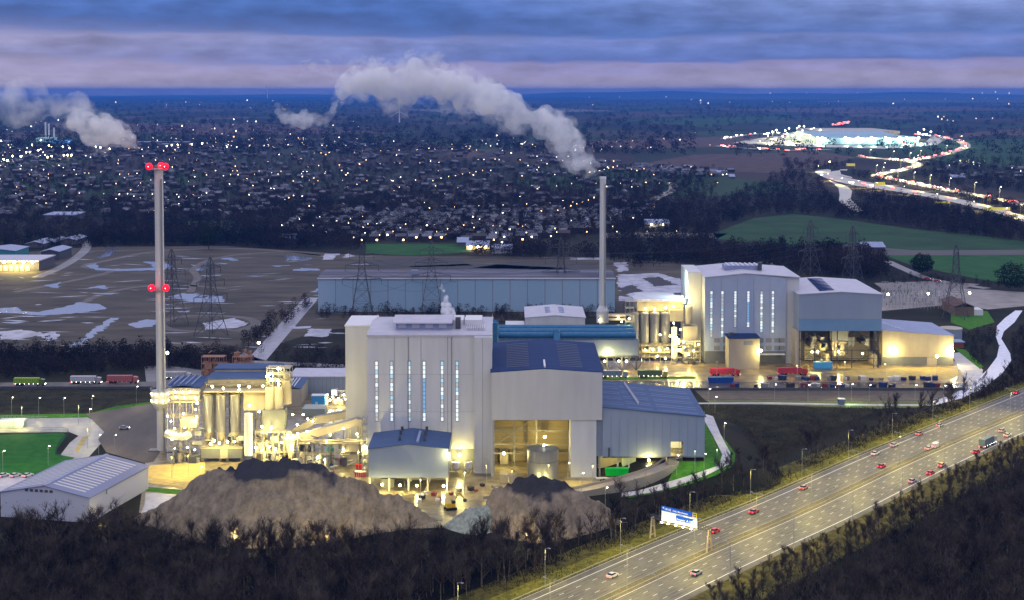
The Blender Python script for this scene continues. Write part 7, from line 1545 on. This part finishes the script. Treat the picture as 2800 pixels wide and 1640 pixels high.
fence([(0, 1146), (60, 1146), (130, 1148)], 1.8, 'pale railing beside the gatehouse road', TRIMW)
# noise barrier wall below the lorry road
for a, b, yy, lab in ((0, 440, 1062, 'low dark kerb wall below the road with the queue of lorries'), (1648, 2640, 1066, 'low dark wall along the edge of the wet lorry park')):
    t = thing('boundary_wall', lab, 'wall', (*G((a + b) / 2, yy), 0)); Yk = YB(yy); MB().box(XP(a, Yk, 0), XP(b, Yk, 0), Yk, Yk + .5, 0, 1.3).build('panel', DARKST, t)
# ---- gantry over the near motorway
sg = min(range(int(MLEN)), key=lambda s: (mway(s)[0] - G(1936, 1505)[0]) ** 2 + (mway(s)[1] - G(1936, 1505)[1]) ** 2)
gx, gy, ga = mway(sg, 0); GT = thing('sign_gantry', 'steel motorway gantry with blue direction signs over the plant side carriageway', 'gantry', (gx, gy, 0), ga + pi / 2)
# local x runs from the central reserve to the verge
BUFF = M('buff_steel', (.40, .33, .20), (.48, .40, .26), scale=.5, rough=.6)
for x_, s in ((0, 1), (22.4, 1)):
    for e in (-1, 1):
        MB().tube((x_, e * 1.5, 0), (x_, e * .45, 7.2), .32, 6).build('leg', BUFF, GT, world_=False)
    MB().tube((x_, -1.3, 1.4), (x_, 1.3, 1.4), .15).tube((x_, -.9, 4.2), (x_, .9, 4.2), .15).build('leg_tie', BUFF, GT, world_=False)
tr = MB()
for z in (6.9, 8.0):
    for y in (-.55, .55): tr.tube((-.8, y, z), (23.2, y, z), .12)
for k in range(17):
    x_ = -.8 + k * 1.5
    for y in (-.55, .55): tr.tube((x_, y, 6.9), (x_ + .75, y, 8.0), .07).tube((x_ + .75, y, 8.0), (x_ + 1.5, y, 6.9), .07)
tr.build('truss', DARKST, GT, world_=False)
MB().box(4.6, 18.6, -.2 + 1.0, 1.6, 6.55, 6.7).build('walkway', BUFF, GT, world_=False)
# signs face traffic coming up from the lower left: local +y side
BLUE = M('motorway_blue', (.005, .10, .55), rough=.5, emit=(.0, .12, .60), es=.35, sample=False); SW = M('sign_white', (.85, .87, .8), rough=.5, emit=(.9, .95, .8), es=.30, sample=False); YEL = M('sign_yellow', (.8, .6, .02), rough=.5, emit=(.8, .55, .02), es=.4, sample=False); BLK = M('sign_black', (.01, .01, .01), rough=.5)
def board(x0, x1, z0, z1, mat, parent=GT, name='sign_panel', y=.80, t=.1): return MB().box(x0, x1, y, y + t, z0, z1).build(name, mat, parent, world_=False)
bd = board(4.2, 18.2, 7.1, 10.35, SW); b1 = board(6.0, 18.35, 10.42, 12.0, BLUE); board(6.0, 18.35, 10.36, 10.41, SW, b1, 'border', .9, .02)
b2_ = board(5.0, 12.4, 8.1, 9.85, BLUE, GT, 'sign_panel', .92, .05)
yp = board(4.4, 5.95, 10.42, 12.0, YEL, GT, 'sign_panel')
for k, (x_, z_) in enumerate(((4.65, 11.3), (5.2, 11.3), (4.65, 10.6), (5.2, 10.6))): board(x_, x_ + .42, z_, z_ + .5, BLK if k != 3 else BLUE, yp, 'symbol', .91, .03)
def text(s, x, z, size, mat, parent, y=.96, sx=1.0):
    c = bpy.data.curves.new('lettering', 'FONT'); c.body = s; c.size = size; c.extrude = .01; c.offset = size * .018; c.align_x = 'LEFT'; c.materials.append(mat)
    tmp = bpy.data.objects.new('lettering', c); COL.objects.link(tmp); bpy.context.view_layer.update(); me = bpy.data.meshes.new_from_object(tmp); bpy.data.objects.remove(tmp); o = bpy.data.objects.new('lettering', me); COL.objects.link(o); o.parent = parent; o.location = (x, y, z); o.rotation_euler = (pi / 2, 0, pi); o.scale = (sx, 1, 1); return o
text('M 62', 16.6, 10.85, 1.1, SW, b1); text('Hull, Manchester', 13.7, 10.85, .88, SW, b1); text('The SOUTH', 12.1, 9.92, .5, BLUE, bd, .96)
text('Doncaster', 12.1, 8.45, .78, SW, b2_, 1.0); text('A 1(M)', 8.2, 8.4, 1.05, SW, b2_, 1.0); text('FM', 16.8, 8.9, .9, M('faint_grey', (.5, .5, .42), rough=.6), bd, .96) if False else None
ar = MB().add([(17.7, .95, 11.75), (17.7, .95, 11.1), (17.4, .95, 11.35), (17.05, .95, 10.95), (16.9, .95, 11.1), (17.25, .95, 11.5), (17.0, .95, 11.75)], [(0, 1, 2, 3, 4, 5, 6)]); ar.build('arrow', SW, b1, world_=False)
MB().add([(5.5, .99, 9.7), (5.15, .99, 9.2), (5.4, .99, 9.2), (5.4, .99, 8.3), (5.6, .99, 8.3), (5.6, .99, 9.2), (5.85, .99, 9.2)], [(0, 1, 2, 3, 4, 5, 6)]).build('arrow', SW, b2_, world_=False)
for x_ in (6, 9, 12, 15, 17.5): MB().box(x_ - .25, x_ + .25, 1.5, 1.9, 6.6, 6.85).build('sign_lamp', LAMP_W, GT, world_=False)
o = light('lamp_light', (11, 3.0, 7.0), 90, (1, .95, .7), .5, None); o.parent = GT
o = light('lamp_light', (16, 3.0, 7.0), 70, (1, .95, .6), .5, None); o.parent = GT
# ---- skips, boxes, people-sized clutter around the yards
def boxy(name, label, cat, px, py, w, d, h, mat, rz=0, z=0, rim=None, group=None):
    x, y = G(px, py); t = thing(name, label, cat, (x, y, hgt(x, y) + z), rz, group)
    MB().prism([(-w / 2 + .12 * h, 0), (w / 2 - .12 * h, 0), (w / 2, h), (-w / 2, h)], 0, d).build('body', mat, t, world_=False)
    MB().box(-w / 2 - .08, w / 2 + .08, -.08, d + .08, h, h + .15).build('rim', rim or mat, t, world_=False)
    rb = MB()
    for k in range(1, 6): rb.box(-w / 2 + w * k / 6 - .06, -w / 2 + w * k / 6 + .06, -.1, .04, .2, h - .1)
    rb.build('rib', rim or mat, t, world_=False); return t
boxy('skip_container', 'vivid green open trailer container before the undercroft', 'container', 1687, 1306, 9.0, 2.5, 2.6, M('vivid_green', (.0, .55, .03), rough=.5), rim=M('vivid_green_rim', (.0, .62, .06), rough=.5), z=.9)
x, y = G(1687, 1306); tq = thing('flatbed_trailer', 'low pale flatbed under the vivid green container', 'trailer', (x, y, 0)); MB().box(-8, 4.6, .2, 2.4, .6, .85).build('bed', TRIMW, tq, world_=False); wheels(tq, [(3, .3), (2, .3), (-5, .3)], .4, .3)
boxy('skip', 'dull red open skip in the yard by the ash building', 'skip', 936, 1270, 5.6, 2.4, 2.0, M('dull_red', (.30, .08, .07), rough=.6))
boxy('container', 'deep blue shipping container beside the wet road', 'container', 1971, 1046, 13.0, 2.5, 2.8, M('deep_blue', (.01, .06, .26), rough=.5), rim=M('mid_blue', (.02, .12, .36), rough=.5))
boxy('tank_box', 'square cream tank in the yard before the open bay, left one', 'tank', 1378, 1320, 3.2, 3, 3.2, CREAM, group='cream yard tanks'); boxy('tank_box', 'square cream tank in the yard before the open bay, right one', 'tank', 1401, 1320, 3.2, 3, 3.2, CREAM, group='cream yard tanks')
boxy('kiosk', 'small blue kiosk lit green beside the footpath', 'kiosk', 2302, 1106, 3.2, 3, 2.7, M('kiosk_blue', (.04, .10, .22), rough=.5), rim=TRIMW)
o = light('lamp_light', (*G(2325, 1104), 3.6), 500, (.5, 1, .35), .3)
o = light('lamp_light', (*G(2300, 1092), 5.0), 420, (1, 1, .2), .3)
boxy('site_office', 'long pale gatehouse office at the left edge', 'office', 30, 1168, 11.5, 5, 3.0, M('pale_green_office', (.42, .50, .42), rough=.6), rim=TRIMW)
for px in (3, 48, 66): x, y = G(px, 1172); light('lamp_light', (x, y - 1, 3.2), 700, (1, .92, .6), .3)
boxy('fire_tender', 'red and white tanker truck beside the conveyor foot', 'truck', 985, 1303, 4.4, 2.2, 1.9, M('bright_red', (.5, .02, .03), rough=.4), rim=TRIMW); boxy('fire_tender', 'smaller bright red wagon behind the red and white tanker', 'truck', 982, 1282, 2.6, 2, 1.6, M('bright_red2', (.55, .02, .02), rough=.4))
R_ = random.Random(88); q = 0
cm_ = [M('dark_plastic', (.03, .03, .04), rough=.5), M('navy_bin', (.02, .04, .14), rough=.5), M('grey_bin', (.2, .2, .2), rough=.6), M('white_bag', (.6, .58, .55), rough=.7), M('maroon_bin', (.16, .03, .04), rough=.6)]
protos = []
for i, (m_, nm) in enumerate(zip(cm_, ('black', 'navy blue', 'grey', 'white', 'maroon'))):
    t = thing('crate', 'x', 'crate'); MB().prism([(-1.1, 0), (1.1, 0), (1.25, 1.5), (-1.25, 1.5)], -1, 1).build('body', m_, t, world_=False); MB().box(-1.3, 1.3, -1.05, 1.05, 1.5, 1.62).build('lid', m_, t, world_=False); protos.append((t, nm))
for k in range(64):
    px = R_.uniform(1990, 2600); py = R_.choice([1036, 1038, 1056, 1058]) + R_.uniform(-1, 1); x, y = G(px, py); t, nm = R_.choice(protos)
    place(t, (x, y, .08), R_.uniform(0, 3), f'{nm} crate lying along the wet strip of the lorry yard', 'crates along the wet lorry yard', R_.uniform(.6, 1.5))
for k in range(26):
    px, py = R_.choice([(R_.uniform(1235, 1420), R_.uniform(1325, 1352)), (R_.uniform(1100, 1260), R_.uniform(1345, 1375)), (R_.uniform(900, 1000), R_.uniform(1272, 1300))]); x, y = G(px, py); t, nm = R_.choice(protos)
    place(t, (x, y, .05), R_.uniform(0, 3), f'{nm} crate on the yellow lit yard around the boiler house', 'crates on the first yard', R_.uniform(.5, .9))
# two white lime tanks under the boiler house lamp
for i, px in enumerate((1246, 1280)):
    x, y = G(px, 1293); t = thing('hopper_tank', f'small white cone bottomed tank at the foot of the boiler house, {"left" if i == 0 else "right"} one', 'tank', (x, y, 0), 0, 'cone bottomed tanks')
    MB().cyl(0, 0, 2.2, 4.6, 1.5, n=16).build('shell', TRIMW, t, world_=False); MB().cyl(0, 0, .8, 2.2, .4, 1.5, 16).build('cone', TRIMW, t, world_=False)
    for a in range(4): MB().tube((1.2 * cos(a * pi / 2 + .8), 1.2 * sin(a * pi / 2 + .8), 0), (1.2 * cos(a * pi / 2 + .8), 1.2 * sin(a * pi / 2 + .8), 2.6), .08).build('leg', STEEL, t, world_=False)
# excavator between the mounds
x, y = G(1232, 1392); ex = thing('excavator', 'yellow excavator with raised arm between the two mounds', 'excavator', (x, y, 0), .4); EY = M('digger_yellow', (.55, .36, .02), rough=.5)
for s in (-1, 1): MB().box(-2, 2, s * 1.1 - .35, s * 1.1 + .35, 0, .9).build('track', TYRE, ex, world_=False)
MB().box(-1.8, 1.5, -1.2, 1.2, 1.0, 2.4).build('body', EY, ex, world_=False); MB().box(.2, 1.5, -1.2, -.1, 2.4, 3.4).build('cab', VGL, ex, world_=False)
MB().tube((1.2, .5, 2.0), (3.4, .5, 5.6), .28).build('boom', EY, ex, world_=False); a_ = MB().tube((3.4, .5, 5.6), (5.6, .5, 3.2), .22).build('dipper', EY, ex, world_=False); MB().box(5.2, 6.2, 0, 1, 2.2, 3.2).build('bucket', DARKST, a_, world_=False)
# ================================================================ steam and haze
def steam_mat(name, dens, col=(.99, .99, 1), sc=.09, lo=.38, hi=.62):
    m = bpy.data.materials.new(name); m.use_nodes = True; nt = m.node_tree; N = nt.nodes; L = nt.links
    for n in list(N):
        if n.type != 'OUTPUT_MATERIAL': N.remove(n)
    out = [n for n in N if n.type == 'OUTPUT_MATERIAL'][0]; v = N.new('ShaderNodeVolumePrincipled'); L.new(v.outputs[0], out.inputs['Volume'])
    tc = N.new('ShaderNodeTexCoord'); n = N.new('ShaderNodeTexNoise'); n.inputs['Scale'].default_value = sc; n.inputs['Detail'].default_value = 4; n.inputs['Roughness'].default_value = .6; L.new(tc.outputs['Object'], n.inputs[0])
    mr = N.new('ShaderNodeMapRange'); mr.inputs[1].default_value = lo; mr.inputs[2].default_value = hi; mr.inputs[3].default_value = 0; mr.inputs[4].default_value = dens; L.new(n.outputs[0], mr.inputs[0]); L.new(mr.outputs[0], v.inputs['Density'])
    v.inputs['Color'].default_value = (*col, 1); v.inputs['Anisotropy'].default_value = .2; return m
CT = bpy.data.textures.new('billow', 'CLOUDS'); CT.noise_scale = 5.0; CT.noise_depth = 4
def steam(name, label, path, D, mat, seed, n=60, vox=1.3, disp=3.0, drift=60, fat=1.0):
    r = np.random.default_rng(seed); m = MB(); P = spline([np.array(p, float) for p in path], 6)
    k = D / F
    for i in range(n):
        p = P[int(r.integers(len(P)))]; R0 = p[2] * k * fat; d = r.normal(0, 1, 3); d /= np.linalg.norm(d); q = r.uniform(0, .75)
        Y = D + (1600 - p[0]) / 1600 * drift; rr = R0 * r.uniform(.22, .58)
        m.ball(XP(p[0], Y, 150) + d[0] * R0 * q, Y + d[1] * R0 * q, ZP(p[1], Y) + d[2] * R0 * q, rr, n=10, k=7)
    o = m.build(name, mat); o['kind'] = 'stuff'; o['label'] = label
    md = o.modifiers.new('remesh', 'REMESH'); md.mode = 'VOXEL'; md.voxel_size = vox; md.use_smooth_shade = True
    ds = o.modifiers.new('displace', 'DISPLACE'); ds.texture = CT; ds.texture_coords = 'LOCAL'; ds.strength = disp; ds.mid_level = .5
    return o
S1 = steam_mat('steam', .17, sc=.12, lo=.36, hi=.60); S2 = steam_mat('thin_steam', .075, sc=.11, lo=.47, hi=.66)
def both(name, label, path, D, mat, seed, n, vox, disp, drift=60, fine=None):
    steam(name, label, path, D, mat, seed, n, vox, disp, drift, .82)
    steam('steam_wisp', 'frayed edge of the ' + label, path, D + 1, fine or S2, seed + 50, int(n * .6), vox * 1.3, disp * 2.2, drift, 1.18)
both('steam_plume', 'thick pale plume drifting from the second chimney', [(1628, 470, 16), (1600, 448, 40), (1568, 405, 56), (1540, 365, 60), (1490, 335, 62), (1420, 310, 62), (1340, 285, 70)], 880, S1, 1, 120, 1.3, 3.4)
both('steam_plume', 'broad upper part of the pale plume before the skyline', [(1340, 275, 72), (1270, 255, 80), (1180, 225, 86), (1080, 222, 78), (1000, 222, 64), (940, 235, 46)], 900, S1, 2, 130, 1.5, 4.5)
both('steam_plume', 'torn lower wisp of the plume hanging over the town', [(925, 270, 18), (905, 310, 22), (870, 335, 28), (830, 332, 44), (790, 322, 38), (760, 308, 24)], 930, steam_mat('wisp_steam', .11, sc=.12, lo=.38, hi=.62), 3, 60, 1.2, 3.5)
steam('steam_wisp', 'faint veil above the plume', [(820, 180, 20), (850, 175, 30), (880, 190, 36), (960, 175, 30), (1020, 175, 30)], 930, S2, 4, 40, 1.4, 4, 60)
both('steam_cloud', 'round steam cloud beside the tall chimney', [(375, 405, 14), (350, 385, 30), (310, 370, 50), (260, 350, 66), (200, 330, 56)], 590, steam_mat('near_steam', .26, sc=.18, lo=.36, hi=.60), 5, 95, .9, 2.6, 0, steam_mat('near_thin', .11, sc=.17, lo=.46, hi=.66))
steam('steam_wisp', 'thin steam veil spreading to the left edge', [(200, 300, 60), (120, 290, 66), (40, 280, 70), (-60, 270, 80)], 600, steam_mat('veil_steam', .08, sc=.14, lo=.42, hi=.68), 6, 70, 1.1, 4, 0)
steam('steam_puff', 'small puff rising from the boiler house roof', [(1244, 884, 14), (1228, 868, 24), (1232, 848, 26), (1220, 828, 18), (1212, 802, 12), (1206, 782, 8)], 606, steam_mat('puff_steam', .9, sc=.5), 7, 34, .5, .8, 0)
steam('steam_puff', 'small wisp over the turbine hall roof', [(1425, 858, 5), (1400, 842, 8), (1384, 822, 9), (1380, 805, 5)], 860, steam_mat('puff_thin', .22, sc=.4), 8, 20, .6, .8, 0)
steam('steam_puff', 'low vapour streaming off the second boiler house roof', [(1920, 726, 5), (2040, 722, 7), (2080, 720, 9), (2120, 728, 8), (2150, 738, 5)], 850, MATS.get('x') or steam_mat('roof_vapour', .14, sc=.3), 9, 36, .7, 1.0, 0)
hz = bpy.data.materials.new('haze_air'); hz.use_nodes = True; nt = hz.node_tree
for n in list(nt.nodes):
    if n.type != 'OUTPUT_MATERIAL': nt.nodes.remove(n)
v = nt.nodes.new('ShaderNodeVolumePrincipled'); nt.links.new(v.outputs[0], [n for n in nt.nodes if n.type == 'OUTPUT_MATERIAL'][0].inputs['Volume'])
v.inputs['Density'].default_value = 5e-5; v.inputs['Color'].default_value = (.04, .24, .80, 1); v.inputs['Anisotropy'].default_value = 0
o = MB().box(-36600, 36600, -150, 36600, -1.5, 186).build('haze', hz); o['kind'] = 'stuff'
